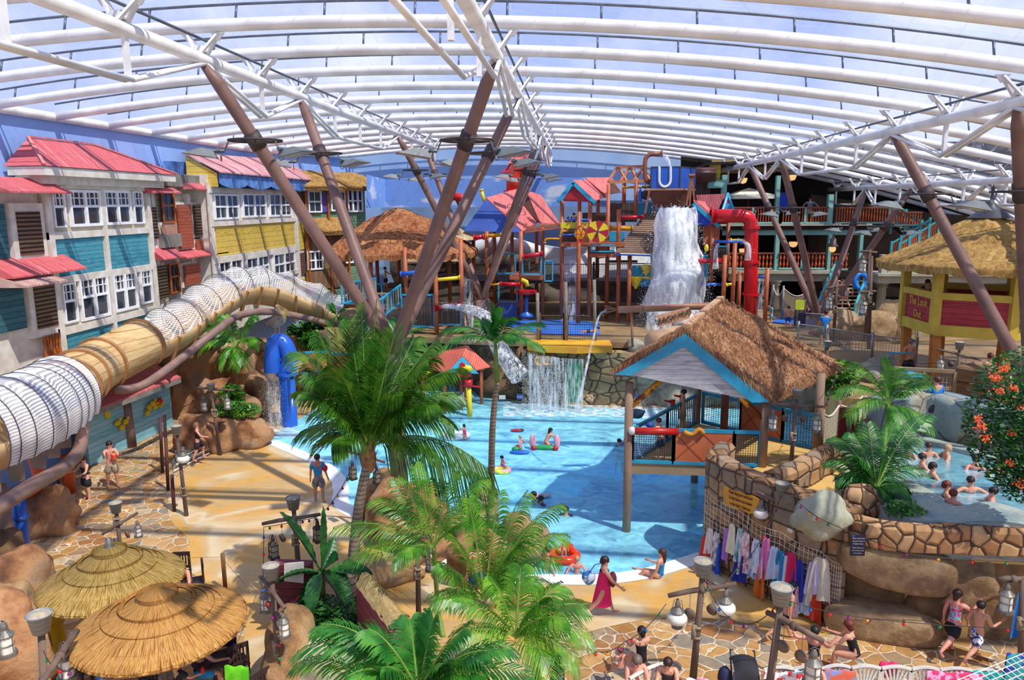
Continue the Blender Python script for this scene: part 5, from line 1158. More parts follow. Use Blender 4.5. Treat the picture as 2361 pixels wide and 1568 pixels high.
fbox(t,1205,592,1248,632,43.2,cyanr,net=netb);fbox(t,1148,585,1188,630,44.5,cyanr,net=netb);fbox(t,1256,602,1274,648,43.6,cyanr,net=netb);fbox(t,1150,652,1192,695,44,cyanr,net=netb)
fpanel(t,1148,700,1192,735,43.8,royal)
pipe(t,((1207,592),(1250,585)),43.1,.12,redp);pipe(t,((1093,548),(1115,546)),43,.13,redp);pipe(t,((1124,544),(1155,542)),43.2,.1,oran);pipe(t,((1155,655),(1197,656)),43.3,.12,redp);pipe(t,((1127,658),(1158,654)),43.3,.06,oran);pipe(t,((1118,470),(1110,438)),45,.1,yelp)
b=MB();c=PY(1216,655,42.8);b.tube([c+V((-.35,0,.25)),c+V((-.05,0,.12)),c+V((0,0,-.15))],.13,10);b.build('yellow_spout',yelp,t,True)
b=MB();b.lathe([(0,.06),(.55,.02),(.6,.1),(.55,-.08),(0,-.04)],PY(1214,674,42.8),20);b.build('red_dish',redp,t,True)
b=MB();b.cyl(PY(1214,730,42.8),PY(1214,675,42.8),.04);b.lathe([(.1,0),(.42,.05),(.35,.2),(.1,.35),(.1,1.1),(.05,1.15)],PY(1214,732,42.8),16);b.build('blue_spinner',bluep,t,True)
# red elbow chimney with small tower
t=thing('small_red_tower','small red roofed lookout and fat red pipe elbow at the top of the slides','play tower',PY(1200,430,52))
pipe(t,((1186,440),(1186,400),(1200,385),(1218,380)),52,.55,pm('orange_red','d8402c','c63424',1,.35),flange=True)
groof(t,PY(1172,378,52),PY(1208,375,52),PY(1220,352,53),PY(1190,352,53),pinkroof);groof(t,PY(1155,400,52),PY(1215,395,51.5),PY(1226,375,53),PY(1180,375,53),darkred)
for x in (1176,1190,1222): post(t,x,360,395,52.5,.08)
fpanel(t,1222,355,1228,400,52.3,darkred)
t=thing('slide_pipe','red pipe mouth on a dark frame left of the pink roofed tower','pipe',PY(1055,470,46));pipe(t,((1044,452),(1060,455),(1070,460),(1072,480)),46,.25,redp)
b=MB();b.bar(PY(1052,460,46),PY(1066,490,46),.12);b.build('bracket',dark,t)
# --- red gable tower
t=thing('red_gable_play_tower','play tower with a red gable edged in blue and salmon roofs behind','play tower',PY(1330,730,44))
Y=44;a,c,e=PY(1290,464,Y),PY(1368,466,Y),PY(1321,421,Y)
MB().prism([a+V((.15,0,0)),c+V((-.15,0,0)),e-V((0,0,.15))],(0,.1,0)).build('gable_panel',darkred,t)
b=MB();b.bar(a+V((-.1,0,-.05)),e,.2,.3,(0,1,0));b.bar(c+V((.1,0,-.05)),e,.2,.3,(0,1,0));b.build('bargeboard',cyanr,t)
groof(t,e+V((0,0,.1)),c+V((.1,.0,.05)),PY(1398,455,Y+4),PY(1358,417,Y+4.5),pinkroof)
groof(t,PY(1350,412,48),PY(1395,450,47),PY(1432,444,49),PY(1410,411,49.5),pinkroof);MB().prism([PY(1396,448,47),PY(1434,444,49),PY(1412,412,49.5)],(0,.05,0)).build('gable_panel',pm('dark_soffit',''),t)
for x,y0,y1,YY in ((1296,463,735,44),(1361,463,735,44),(1336,463,700,47),(1335,488,745,43),(1379,455,640,48),(1403,425,740,45.5),(1427,483,600,44),(1439,420,520,48),(1427,588,742,44),(1394,510,560,47)): post(t,x,y0,y1,YY,.12)
deckp(t,1293,1440,560,43.5,48);deckp(t,1360,1420,585,43.5,47);fpanel(t,1293,513,1355,526,43.4,pm('lime_yellow','d8cf28','c8bf20',1,.5),th_=.3)
fpanel(t,1300,527,1358,558,43.8,slatd);fpanel(t,1403,468,1462,512,47.5,slatd);fpanel(t,1343,490,1400,512,47.5,slatd);fbox(t,1363,565,1415,580,43.3,cyanr,net=netb);fpanel(t,1380,561,1400,578,44,orp);fpanel(t,1404,535,1440,562,45,cyanr);fpanel(t,1462,468,1503,505,47,cyanr)
pipe(t,((1313,506),(1355,507)),43.2,.06,bluep);pipe(t,((1293,545),(1294,533),(1307,533),(1308,527)),43.2,.07,oran);pipe(t,((1298,542),(1322,541)),43.1,.05,bluep);pipe(t,((1256,560),(1257,550),(1292,551)),44,.06,oran);pipe(t,((1406,526),(1457,526)),44.5,.15,oran);pipe(t,((1430,502),(1482,500)),45,.1,redp);pipe(t,((1436,432),(1500,431)),46,.07,oran);pipe(t,((1375,593),(1400,590)),43.6,.1,dark)
pipe(t,((1362,462),(1360,480)),47.5,.04,oran)
# wheel of red and yellow segments
w=thing('paddle_wheel','wheel of red and yellow segments on the play structure','wheel',PY(1378,534,42.9));c=PY(1378,534,42.9);r=.6
for i in range(8):
    a0_,a1_=i*pi/4+.2,(i+1)*pi/4+.2;MB().prism([c,c+V((r*cos(a0_),0,r*sin(a0_))),c+V((r*1.03*cos((a0_+a1_)/2),0,r*1.03*sin((a0_+a1_)/2))),c+V((r*cos(a1_),0,r*sin(a1_)))],(0,.06,0)).build('segment',darkred if i % 2 else yelp,w)
MB().cyl(c-V((0,.1,0)),c+V((0,.1,0)),.08).build('hub',royal,w)
w=thing('valve_wheel','red spoked valve wheel left of the segmented wheel','wheel',PY(1340,540,42.6));c=PY(1340,540,42.6);b=MB();b.tube([c+V((.28*cos(a),-.1*cos(a),.46*sin(a))) for a in [2*pi*i/24 for i in range(25)]],.04,6)
for i in range(6): b.bar(c,c+V((.28*cos(i*pi/3),-.1*cos(i*pi/3),.46*sin(i*pi/3))),.04)
b.build('rim',pm('valve_red','e03a1c','d03016',2,.4),w);MB().lathe([(0,0),(.3,.02),(.3,.08),(0,.1)],c+V((-.1,.25,0)),16,ax=(.3,1,0)).build('backplate',yelp,w)
# open roof frame + bucket tower
t=thing('bucket_tower','tower frame carrying the big tipping bucket above a slatted ramp roof','play tower',PY(1500,730,46))
Y=45.5;b=MB()
b.bar(PY(1403,420,Y),PY(1499,417,Y),.16);b.bar(PY(1420,386,Y+1),PY(1484,383,Y+1),.14)
for x0,x1 in ((1402,1423),(1430,1452),(1460,1483),(1446,1426),(1472,1454),(1500,1483)): b.bar(PY(x0,420,Y),PY(x1,386,Y+.8),.12)
b.build('open_rafters',pm('orange_frame','c98058','b87048',2,.6),t)
pipe(t,((1499,420),(1487,418),(1487,356),(1526,354)),Y,.13,pm('rust_pipe','9a5e42','84503a',2,.5))
post(t,1467,413,512,Y,.11);post(t,1452,588,742,43.5,.12);post(t,1440,420,470,Y+1.5,.1)
bk_=thing('tipping_bucket','huge tipping bucket, blue upper box with a white U and a rusty tapered base','bucket',PY(1550,480,45))
Y=44.6;p0,p1=PY(1500,437,Y),PY(1567,435,Y);q0,q1=PY(1500,385,Y),PY(1567,383,Y);bz0,bz1=p0.z,q0.z;xe=PY(1602,437,Y+2.2)
m_=[V((p0.x,Y,0)),V((p1.x,Y,0)),V((xe.x,Y+2.2,0)),V((p0.x+(xe.x-p1.x),Y+2.2,0))]
MB().prism([V((p.x,p.y,bz0)) for p in m_],(0,0,bz1-bz0)).build('blue_box',royal if 0 else pm('bucket_blue','1c4fae','265ebf',1,.4),bk_)
b=MB()
for k in range(4): b.bar(V((m_[k].x,m_[k].y,bz0)),V((m_[k].x,m_[k].y,bz1)),.07,.07,(0,1,0));b.bar(V((m_[k].x,m_[k].y,bz1)),V((m_[(k+1) % 4].x,m_[(k+1) % 4].y,bz1)),.05)
b.build('edge_strip',dark,bk_)
b=MB();U=[PY(1520,384,Y-.04)]+[PY(1520,415,Y-.04)]+[V((0,0,0))]*0;cU=PY(1533,415,Y-.04);rU=PY(1546,415,Y-.04).x-cU.x
b.tube([PY(1520,384,Y-.04)]+[cU+V((-rU*cos(a),0,-rU*1.2*sin(a))) for a in [pi*i/12 for i in range(13)]]+[PY(1546,384,Y-.04)],.075,6);b.build('white_letter',wrim,bk_)
rusty=pm('rusty_bucket','6a3a2c','7d4a38',2,.6);top=[V((p.x,p.y,bz0)) for p in m_];top[0].x -= .3;top[3].x -= .3;top[1].x+=.15;zb_=PY(1540,478,Y).z;ctr=sum(top,V((0,0,0)))/4;bot=[ctr.lerp(p,.58)+V((0,0,zb_-bz0)) for p in top]
b=MB();b.v+=top+bot;[b.q(i,(i+1) % 4,4+(i+1) % 4,4+i) for i in range(4)];b.q(7,6,5,4);b.build('tapered_base',rusty,bk_)
b=MB();[b.bar(top[i],top[(i+1) % 4],.1,.1) for i in range(4)];b.build('rim',pm('rim_tan','b58a68','a0785a',2,.6),bk_)
b=MB();b.bar(PY(1590,475,Y-.1),PY(1594,405,Y-.1),.1);b.bar(PY(1582,475,Y-.1),PY(1594,405,Y-.1),.1);b.bar(PY(1602,475,Y-.1),PY(1595,405,Y-.1),.1);b.cyl(PY(1588,405,Y-.1),PY(1602,405,Y-.1),.1);b.bar(PY(1497,440,Y),PY(1487,492,Y),.12);b.bar(PY(1510,455,Y+1),PY(1508,495,Y+1),.15);b.build('support',pm('rust_pipe',''),t)
slr=planks('brown_slat_roof',['7a5c48','8f6f58','6a4e3c'],.11,'Z',.8,'2c1f18',.3,3,1.0)
r_=[PY(1418,583,43.2),PY(1505,586,43.2),PY(1545,495,45.6),PY(1488,493,45.6)];MB().prism([r_[0],PY(1560,588,43.2),PY(1580,497,45.6),r_[3]],(0,.05,.05)).build('slat_roof',slr,t)
b=MB();b.bar(PY(1418,587,43.15),PY(1520,590,43.15),.16,.08);b.build('roof_edge',royal,t)
fpanel(t,1456,612,1510,660,44,cyanr)
fpanel(t,1404,600,1470,606,44.5,dark,'beam')
for c,s_ in (((1490,622),.35),((1466,650),.4)): cc=PY(*c,43.6);b=MB();b.lathe([(.05,-s_),(s_,s_*.7),(s_*.95,s_*.75),(.02,-s_*.6)],cc,4);tag(b.build('funnel',yelp),'yellow funnel bucket beside the falling water, %s' % ('upper' if s_<.4 else 'lower'),'funnel')
pipe(t,((1478,640),(1500,641)),43.6,.06,yelp)
for x,y,m2,l in ((1476,451,bluep,'blue hanging bottle under the open rafters'),(1488,450,dark,'dark round pan hanging left of the tipping bucket')):
    c=PY(x,y,45.3);b=MB()
    if x==1476: b.lathe([(.12,-.35),(.12,.2),(.04,.35),(.04,.5)],c,12)
    else: b.lathe([(0,-.04),(.25,-.04),(.28,.05),(0,.03)],c,18,ax=(0,1,0));b.bar(c,c+V((0,0,.6)),.05)
    tag(b.build('hanging_toy',m2,None,True),l,'toy')
# right end of the structure
t=thing('right_play_tower','right end of the play structure with blue and crimson roofs over coloured pipes','play tower',PY(1650,730,44))
Y=43;a,c,e,f_=PY(1598,470,Y),PY(1656,522,Y),PY(1598,517,Y),PY(1625,470,Y+2.5)
MB().prism([e,c,a],(0,.1,0)).build('gable_panel',pm('bright_blue','1c3fb4','2348c0',2,.5),t);b=MB();b.bar(a,c,.2,.35,(0,1,0));b.build('bargeboard',cyanr,t)
groof(t,a+V((0,0,.15)),c+V((0,0,.15)),PY(1652,505,Y+2.5),PY(1632,468,Y+3),pinkroof);dkr=planks('dark_red_roof',['8a3a3c','9c4a48','7e3234'],.14,'X',.6,'5a2426',.2,1,.4)
groof(t,PY(1605,452,46),PY(1672,449,46),PY(1655,488,44.6),PY(1612,488,44.6),dkr);a,c,e=PY(1664,490,44.6),PY(1692,488,44.4),PY(1678,447,45.5)
MB().prism([a,c,e],(0,.08,0)).build('gable_panel',darkred,t);b=MB();b.bar(a,e,.12,.2,(0,1,0));b.bar(c,e,.12,.2,(0,1,0));b.box((PY(1678,478,44.5).x,44.35,PY(1678,478,44.5).z),(.28,.05,.4));b.build('bargeboard',cyanr,t)
for x,y0,y1,YY in ((1644,517,650,43),(1672,588,725,42.5),(1695,560,735,42.5),(1680,514,640,45),(1743,622,735,43),(1770,618,745,42.5),(1706,626,735,44)): post(t,x,y0,y1,YY,.12)
pipe(t,((1640,498),(1728,498),(1733,530),(1731,612),(1730,745)),42.8,.37,pm('bright_red_pipe','d0141e','bd1019',1,.25),'main_red_pipe')
for y in (525,604,678): MB().lathe([(.37,-.06),(.47,-.06),(.47,.06),(.37,.06)],PY(1732 if y<600 else 1731,y,42.8),18).build('flange',pm('bright_red_pipe',''),t)
pipe(t,((1595,603),(1668,600)),42.6,.13,redp);pipe(t,((1650,557),(1710,558)),42.6,.08,bluep);pipe(t,((1685,555),(1724,554)),42.9,.1,yelp);pipe(t,((1615,655),(1665,656)),42.7,.08,bluep);pipe(t,((1675,657),(1691,654)),42.5,.08,yelp);pipe(t,((1710,632),(1742,634)),43,.06,oran);pipe(t,((1745,640),(1768,636)),42.9,.06,bluep);pipe(t,((1628,590),(1629,640)),43,.1,cyanr)
fbox(t,1647,568,1676,612,44.5,cyanr,net=slatd);deckp(t,1640,1680,612,44,46)
fpanel(t,1620,520,1660,565,45,orp);pipe(t,((1648,530),(1606,528),(1604,560)),45.5,.15,pm('rust_pipe',''));c=PY(1629,572,42.6);b=MB();b.ell(c,(.12,.12,.22));b.build('yellow_knob',yelp,t,True)
b=MB();b.lathe([(.16,0),(.16,.7),(.0,1.3)],PY(1651,745,41),12);tag(b.build('rocket_bollard',royal,None,True),'small blue and red pointed bollard under the play structure','bollard')
# things behind: pale boat slide, tan slide, dark rock and deck boards
b=MB();P=[PY(1250,600,50),PY(1300,640,49),PY(1400,650,49),PY(1500,640,49),PY(1500,560,50),PY(1400,562,50),PY(1310,575,50),PY(1250,565,50)];b.prism(P,(0,.6,0));tag(b.build('white_hull',pm('boat_white','d8d8d6','c4c8cc',.8,.5)),'white boat hull shaped wall behind the wheels of the play structure','hull')
b=MB();b.tube(smoothpts([PY(1070,585,50),PY(1140,560,50),PY(1200,570,50),PY(1260,590,50)],5),.5,14);tag(b.build('white_tube',pm('boat_white',''),None,True),'white curved slide tube behind the pink roofed tower','slide')
b=MB();P=[PY(930,605,49),PY(1060,603,49),PY(1060,575,49),PY(1000,562,49.5),PY(935,578,49)];b.prism(P,(0,2,0));tag(b.build('tan_trough',wood),'tan boarded slide trough seen behind the thatched tower','slide')
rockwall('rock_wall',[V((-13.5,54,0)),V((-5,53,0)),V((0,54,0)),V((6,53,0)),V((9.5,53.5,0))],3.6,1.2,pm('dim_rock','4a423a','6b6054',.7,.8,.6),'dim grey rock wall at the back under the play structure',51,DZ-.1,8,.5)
b=MB();b.prism([V((-11,47,DZ+2.0)),V((3,47,DZ+2.0)),V((6,48,DZ+2.0)),V((6,52,DZ+2.0)),V((-11,52,DZ+2.0))],(0,0,.15));b.build('x',slatd).name='back_platform';tag(bpy.data.objects['back_platform'],'dark plank walkway at the back of the play area','walkway')
netfence([V((-10.8,46.8,0)),V((-7.5,46.8,0)),V((-3,46.8,0)),V((1,46.8,0)),V((5.8,47.8,0))],DZ+2.0,1.2,'black_fence','black railing along the back walkway of the play area',dark,dark,netm=netb)
# ================================================================ balcony building on the right
bb_=thing('balcony_building','two storey teal timber balcony building with orange balustrades','building',(14,50,DZ))
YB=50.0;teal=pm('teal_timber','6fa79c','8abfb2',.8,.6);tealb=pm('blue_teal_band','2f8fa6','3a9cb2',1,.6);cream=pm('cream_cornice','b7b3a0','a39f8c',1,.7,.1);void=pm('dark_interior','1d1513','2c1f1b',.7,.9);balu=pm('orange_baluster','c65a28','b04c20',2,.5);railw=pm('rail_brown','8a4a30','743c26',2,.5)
def zY(px,py,y=YB): return PY(px,py,y).z
def xY(px,y=YB,py=560): return PY(px,py,y).x
x0,x1=xY(1665),xY(1995);zf2,zf1,zt2=zY(1800,519),zY(1800,624),zY(1800,395)
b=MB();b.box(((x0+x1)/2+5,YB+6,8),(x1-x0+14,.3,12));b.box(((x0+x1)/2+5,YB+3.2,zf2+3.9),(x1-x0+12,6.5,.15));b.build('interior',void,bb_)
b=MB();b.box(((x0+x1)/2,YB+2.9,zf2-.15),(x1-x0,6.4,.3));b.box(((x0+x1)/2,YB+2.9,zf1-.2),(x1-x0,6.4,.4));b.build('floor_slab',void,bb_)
b=MB();b.box(((x0+x1)/2,YB-.15,zf2+.02),(x1-x0+.4,.5,.12));b.build('cornice',cream,bb_)
b=MB();b.box(((x0+x1)/2,YB-.02,zf2-.16),(x1-x0+.2,.3,.22));b.build('blue_band',tealb,bb_);b=MB();b.box(((x0+x1)/2,YB,zf2-.45),(x1-x0,.25,.36));b.build('beam',teal,bb_)
b=MB();b.box((xY(1795),YB-.3,zf1-.05),(xY(1915)-xY(1680),.7,.2));b.box((xY(1795),YB-.15,zf1-.4),(xY(1915)-xY(1680)-.2,.5,.5));b.build('lower_cornice',cream,bb_)
for xa,xb,ya,yb_ in ((1784,1799,405,519),(1905,1921,448,519),(1662,1676,403,460),(1783,1797,540,624),(1904,1917,540,624),(1975,1990,530,630),(2052,2058,470,540)):
    fpanel(bb_,xa,ya,xb,yb_,YB,teal,'teal_post',.4)
fpanel(bb_,1632,415,1664,434,YB,teal,'teal_beam',.4)
def balustrade(root,xa,xb,ya,yb_,Y,n,turned=False,nm='balustrade'):
    r_=MB();r_.box(((xY(xa,Y)+xY(xb,Y))/2,Y-.05,zY(xa,ya,Y)),(xY(xb,Y)-xY(xa,Y),.14,.1));o=r_.build(nm,railw,root);b=MB();za,zb_=zY(xa,ya,Y),zY(xa,yb_,Y)
    for i in range(n):
        x=xY(xa,Y)+(xY(xb,Y)-xY(xa,Y))*(i+.5)/n
        if turned: h_=za-zb_;b.lathe([(.05,0),(.035,.1*h_),(.085,.3*h_),(.035,.5*h_),(.085,.7*h_),(.035,.9*h_),(.05,h_)],(x,Y-.05,zb_),6)
        else: b.bar((x,Y-.05,zb_),(x,Y-.05,za),.07,.05)
    p=b.build('balusters',balu,o);p['kind']='stuff';b=MB();b.box(((xY(xa,Y)+xY(xb,Y))/2,Y-.05,zb_+.03),(xY(xb,Y)-xY(xa,Y),.14,.1))
    k=max(1,int((xb-xa)/42))
    for i in range(1,k): x=xY(xa,Y)+(xY(xb,Y)-xY(xa,Y))*i/k;b.box((x,Y-.08,(za+zb_)/2),(.14,.12,za-zb_))
    b.build('teal_frame',teal,o)
for a in ((1680,1784),(1799,1905),(1921,1975),(1975,2052)): balustrade(bb_,*a,479,515,YB-.1,int((a[1]-a[0])/6))
for a in ((1680,1783),(1797,1904)): balustrade(bb_,*a,584,620,YB-.2,int((a[1]-a[0])/8),True)
balustrade(bb_,1917,1958,586,622,YB-.1,5,True);balustrade(bb_,2058,2120,490,520,YB-.2,10)
stone_c=pm('stone_column','a8a291','8f8a78',1,.8,.2)
for x,ya,yb_,Y in ((1788,646,712,49.6),(1908,642,700,49.8),(2034,650,745,46)):
    p,q=PY(x,yb_,Y),PY(x,ya,Y);h_=q.z-p.z;b=MB();b.lathe([(.42,0),(.42,.2),(.3,.28),(.26,h_*.5),(.25,h_-.35),(.34,h_-.3),(.26,h_-.2),(.4,h_-.1),(.4,h_)],V((q.x,Y,p.z)),18);b.build('stone_column',stone_c,bb_,True)
for x,y in ((1713,415),(1826,408),(1829,562),(1714,578)):
    c=PY(x,y,YB+1.5);b=MB();b.lathe([(0,-.25),(.2,-.18),(.28,.02),(.28,.12),(0,.14)],c,14);m_=pm('warm_lamp','ffcf80','ffb860',2,.5);b.build('lamp',m_,bb_,True)
MATS['warm_lamp'].node_tree.nodes['Principled BSDF'].inputs['Emission Color'].default_value=(1,.6,.25,1);MATS['warm_lamp'].node_tree.nodes['Principled BSDF'].inputs['Emission Strength'].default_value=.8
fpanel(bb_,1640,365,1790,400,54,planks('upper_boards',['b59a5c','c9ad6e'],.2,'Z',.7,'6a5a34',.1),'upper_wall');fpanel(bb_,1635,375,1662,420,50.5,yelw,'side_wall')
b=MB();b.tube([PY(1602,405,50),PY(1620,405,50),PY(1648,402,50)],.5,14);b.build('brown_duct',pm('brown_duct','5a3028','4a2620',2,.5),bb_,True);fpanel(bb_,1600,385,1640,470,51,slatd,'dark_wall')
# patio umbrella
u=thing('patio_umbrella','cream square parasol on the upper balcony','parasol',PY(1727,478,51.5));c=PY(1727,433,51.5);e=PY(1680,450,51.5)
w_=c.x-e.x;zz=e.z;b=MB();cs=[V((c.x+sx_*w_,51.5+sy_*1.6,zz)) for sx_,sy_ in ((-1,-1),(1,-1),(1,1),(-1,1))]
for i in range(4): b.poly([cs[i],cs[(i+1) % 4],c]);b.poly([cs[i],cs[(i+1) % 4],cs[(i+1) % 4]-V((0,0,.25)),cs[i]-V((0,0,.25))])
b.build('canopy',pm('cream_canvas','ece6d2','ddd6c0',2,.8),u);MB().cyl(V((c.x,51.5,zf2)),c,.04).build('pole',railw,u)
b=MB();c=PY(1805,465,51.5);b.prism([c+V((-.35,0,-.5)),c+V((.45,0,-.5)),c+V((.4,.8,.6)),c+V((-.3,.8,.6))],(0,.1,0));tag(b.build('blue_sunshade',pm('vivid_blue','1a4fd0','1644b8',2,.5)),'bright blue cloth shade on the upper balcony','shade')
for x,y,l in ((1920,568,'big ship lantern under the balcony beside the teal post'),): 
    c=PY(x,y,48);la=thing('ship_lantern',l,'lantern',c);b=MB();b.lathe([(.3,-.02),(.32,.05),(.2,.2),(.18,.45),(.1,.5),(.03,.75)],c,14);b.build('cap',pm('lantern_metal','6a645c','57524c',3,.5,metal=.4),la,True);b=MB();b.ell(c+V((0,0,-.15)),(.2,.2,.22));b.build('glass',m_,la,True)
c=PY(2006,495,50);b=MB();b.lathe([(.3,0),(.3,.1),(.22,.1),(.22,0)],c,16,ax=(0,1,0));tag(b.build('life_ring',pm('brown_ring','7a5238','8f6242',3,.6)),'round brown porthole ring on the upper balcony railing','ring')
# stone terrace with balustrade on the far right
t=thing('stone_terrace','pale stone terrace with a balustrade running behind the lookout bar','terrace',PY(2040,650,46));Y=45.5;z1_,z0_=zY(2040,632,Y),zY(2040,652,Y)
b=MB();b.box(((xY(2026,Y)+xY(2450,Y))/2,Y+.5,(z0_+z1_)/2),(xY(2450,Y)-xY(2026,Y),1.6,z1_-z0_));b.box(((xY(2026,Y)+xY(2450,Y))/2,Y+.4,z1_),(xY(2450,Y)-xY(2026,Y)+.2,1.9,.15));b.build('slab',cream,t)
fpanel(t,2028,587,2045,632,Y,cream,'pier',.5);fpanel(t,2045,618,2450,632,Y,cream,'parapet',.3);b=MB()
for i in range(40): x=xY(2050,Y)+i*.28;b.lathe([(.05,0),(.08,.2),(.04,.45),(.06,.6)],(x,Y,z1_+.3),6)
o=b.build('balusters',cream,t);o['kind']='stuff';b=MB();b.box(((xY(2045,Y)+xY(2450,Y))/2,Y,z1_+1.0),(xY(2450,Y)-xY(2045,Y),.3,.12));b.build('coping',cream,t)
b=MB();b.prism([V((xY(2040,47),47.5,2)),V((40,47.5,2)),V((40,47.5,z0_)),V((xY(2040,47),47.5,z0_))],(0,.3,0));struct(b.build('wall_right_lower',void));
b=MB();b.prism([V((16,54.5,2)),V((50,54.5,2)),V((50,54.5,11.5)),V((34,54.5,8.4)),V((24,54.5,9.2)),V((16,54.5,10.5))],(0,.3,0));struct(b.build('wall_right_back',pm('dark_brown_wall','4a3c30','5c4a3a',1,.9)))
b=MB();b.prism([V((26,10,0)),V((44,60,0)),V((44.3,60,0)),V((26.3,10,0))],(0,0,8.0));struct(b.build('wall_right',pm('dark_brown_wall','')))
# stairs
def flight(name,label,P,Q,w,n,railm=True,ax=(1,0,0)):
    """P bottom, Q top (centre line); w width vector"""
    r_=thing(name,label,'staircase',P);w=V(w)
    for i in range(n):
        c=P.lerp(Q,(i+.5)/n);d=(Q-P)/n;b=MB();b.prism([c-w-V((d.x,d.y,0))*.5,c+w-V((d.x,d.y,0))*.5,c+w+V((d.x,d.y,0))*.6,c-w+V((d.x,d.y,0))*.6],(0,0,.06));b.build('tread',pm('tread_tan','b5a17e','9c8a6a',2,.7),r_)
    b=MB();b.prism([P-w-V((0,0,.3)),P+w-V((0,0,.3)),Q+w-V((0,0,.25)),Q-w-V((0,0,.25))],(0,0,.08));b.build('underside',void,r_)
    for s_ in (-1,1):
        b=MB();a,c=P+w*s_,Q+w*s_;up=V((0,0,1.0));b.bar(a+up,c+up,.1,.1);b.bar(a+up*.1,c+up*.1,.1,.1)
        for i in range(5): e=a.lerp(c,i/4);b.bar(e-V((0,0,.2)),e+up*1.15,.14,.14)
        o=b.build('handrail',pm('teal_rail','4fb0b4','3f9ca2',2,.5),r_);b=MB();k=n*2
        for i in range(k): e=a.lerp(c,(i+.5)/k);b.bar(e,e+up,.05)
        b.build('balusters',balu,o)
flight('front_staircase','open staircase with teal and orange rails climbed by people with a blue ring',PY(1925,745,43.5),PY(1965,645,47.5),(1.05,0,0),11)
flight('upper_staircase','upper staircase with orange balusters rising to the left behind the lookout bar',V((xY(2065,49),49,zY(2065,600,49))),V((xY(2150,49),49,zY(2150,545,49))),(0,.6,0),10)
flight('upper_staircase','upper flight turning back up to the top balcony at far right',V((xY(2130,50.5),50.5,zY(2130,560,50.5))),V((xY(2055,50.5),50.5,zY(2055,512,50.5))),(0,.6,0),8)
for c,r,s_,l in ((PY(1990,770,39.8),(1.8,1.2,1.3),61,'tan rock right of the lifeguard below the stairs'),(PY(2060,745,41.5),(1.2,1,1.5),62,'grey green rock behind the walkway fence below the terrace column'),(PY(1935,760,40.2),(1.3,1,1.0),63,'tan boulder at the foot of the open staircase')): boulder('boulder',V((c.x,c.y,3.2)),r,sandrock,l,s_)
sg=thing('signboard','signboard with a yellow green panel above a dark blue panel on two posts','sign',PY(1850,745,41.3));post(sg,1836,690,750,41.3,.06,dark);post(sg,1856,690,750,41.3,.06,dark);fpanel(sg,1833,692,1855,714,41.25,pm('lime_panel','cfd83a','a8b82c',2,.5),'yellow_panel');fpanel(sg,1838,722,1858,755,41.25,pm('dark_navy',''),'blue_panel')
netfence([PY(1780,720,46),PY(1803,728,45.5),PY(1870,712,46)],DZ,1.9,'rope_screen','sagging brown net screen beneath the balcony',netm=netmat('brown_screen','8a7a60',.05,.5,1,.3),sag=.5,mat=pm('cream_rope',''))
b=MB();b.box(PY(1898,712,43.5),(.9,.6,.3));tag(b.build('white_bin',wrim),'white box at the foot of the branching column by the stairs','box')
# ================================================================ falling water
def wmat(name,dens,sc=3.0,lo=.5,st=(1,1,.15)):
    m,nt,b=newmat(name);b.inputs['Base Color'].default_value=(.95,.98,1,1);b.inputs['Roughness'].default_value=.5
    n=N(nt,'ShaderNodeTexNoise',i_Scale=sc,i_Detail=8.0,i_Roughness=.75);nt.links.new(coords(nt,st),n.inputs['Vector'])
    f=ramp(nt,n.outputs[0],[(lo-.08,(0,0,0)),(lo+.12,(dens,)*3)]);tr=N(nt,'ShaderNodeBsdfTransparent');ms=N(nt,'ShaderNodeMixShader')
    nt.links.new(f,ms.inputs[0]);nt.links.new(tr.outputs[0],ms.inputs[1]);nt.links.new(b.outputs[0],ms.inputs[2]);nt.links.new(ms.outputs[0],nt.nodes['Material Output'].inputs[0]);return m
fallm=wmat('falling_water',.8,3.0,.45);thin=wmat('thin_falling_water',.75,7.0,.51,(1,1,.1));drops=pm('water_drops','eef6fb','dfeaf2',2,.2)
def spray(b,n,f,s0=.012,s1=.05):
    for _ in range(n):
        p,k=f();s_=random.uniform(s0,s1)*k;a=V((random.gauss(0,1),random.gauss(0,1),random.gauss(0,1))).normalized()*s_;c=V((random.gauss(0,1),random.gauss(0,1),random.gauss(0,1))).normalized()*s_;b.poly([p,p+a,p+c])
YW=43.2;t=MB();T0=PY(1560,480,YW);T1=PY(1558,785,YW-.6)
def shell(u,v,k=1.0): r=(1.05+.95*v**.7)*k;a=2*pi*u;e=1+.35*noise.noise(V((cos(a)*1.5,sin(a)*1.5,v*5+k*9)));return T0.lerp(T1,v)+V((r*e*cos(a)*.9,r*.7*e*sin(a),(.35*noise.noise(V((u*18,k*5,0))) if v<.02 else 0)))
for k in (1.0,.8,.6,.4): t.sheet(lambda u,v: shell(u,v,k),40,24)
o=t.build('dumped_water',fallm,None,True);tag(o,'great white mass of water falling from the tipping bucket','water');o['kind']='stuff'
b=MB()
def fdr():
    v=random.random()**.8;a=random.random()*2*pi;k=abs(random.gauss(0,.6));r=(1.05+1.0*v**.7)*(1+.3*k if random.random()<.6 else random.random());return T0.lerp(T1,v)+V((r*cos(a)*.95,r*.75*sin(a),.5*abs(random.gauss(0,.5)) if v<.1 else 0)),1
spray(b,9000,fdr,.02,.06);o=b.build('water_spray',drops);tag(o,'spray of drops around the great fall of water','water');o['kind']='stuff'
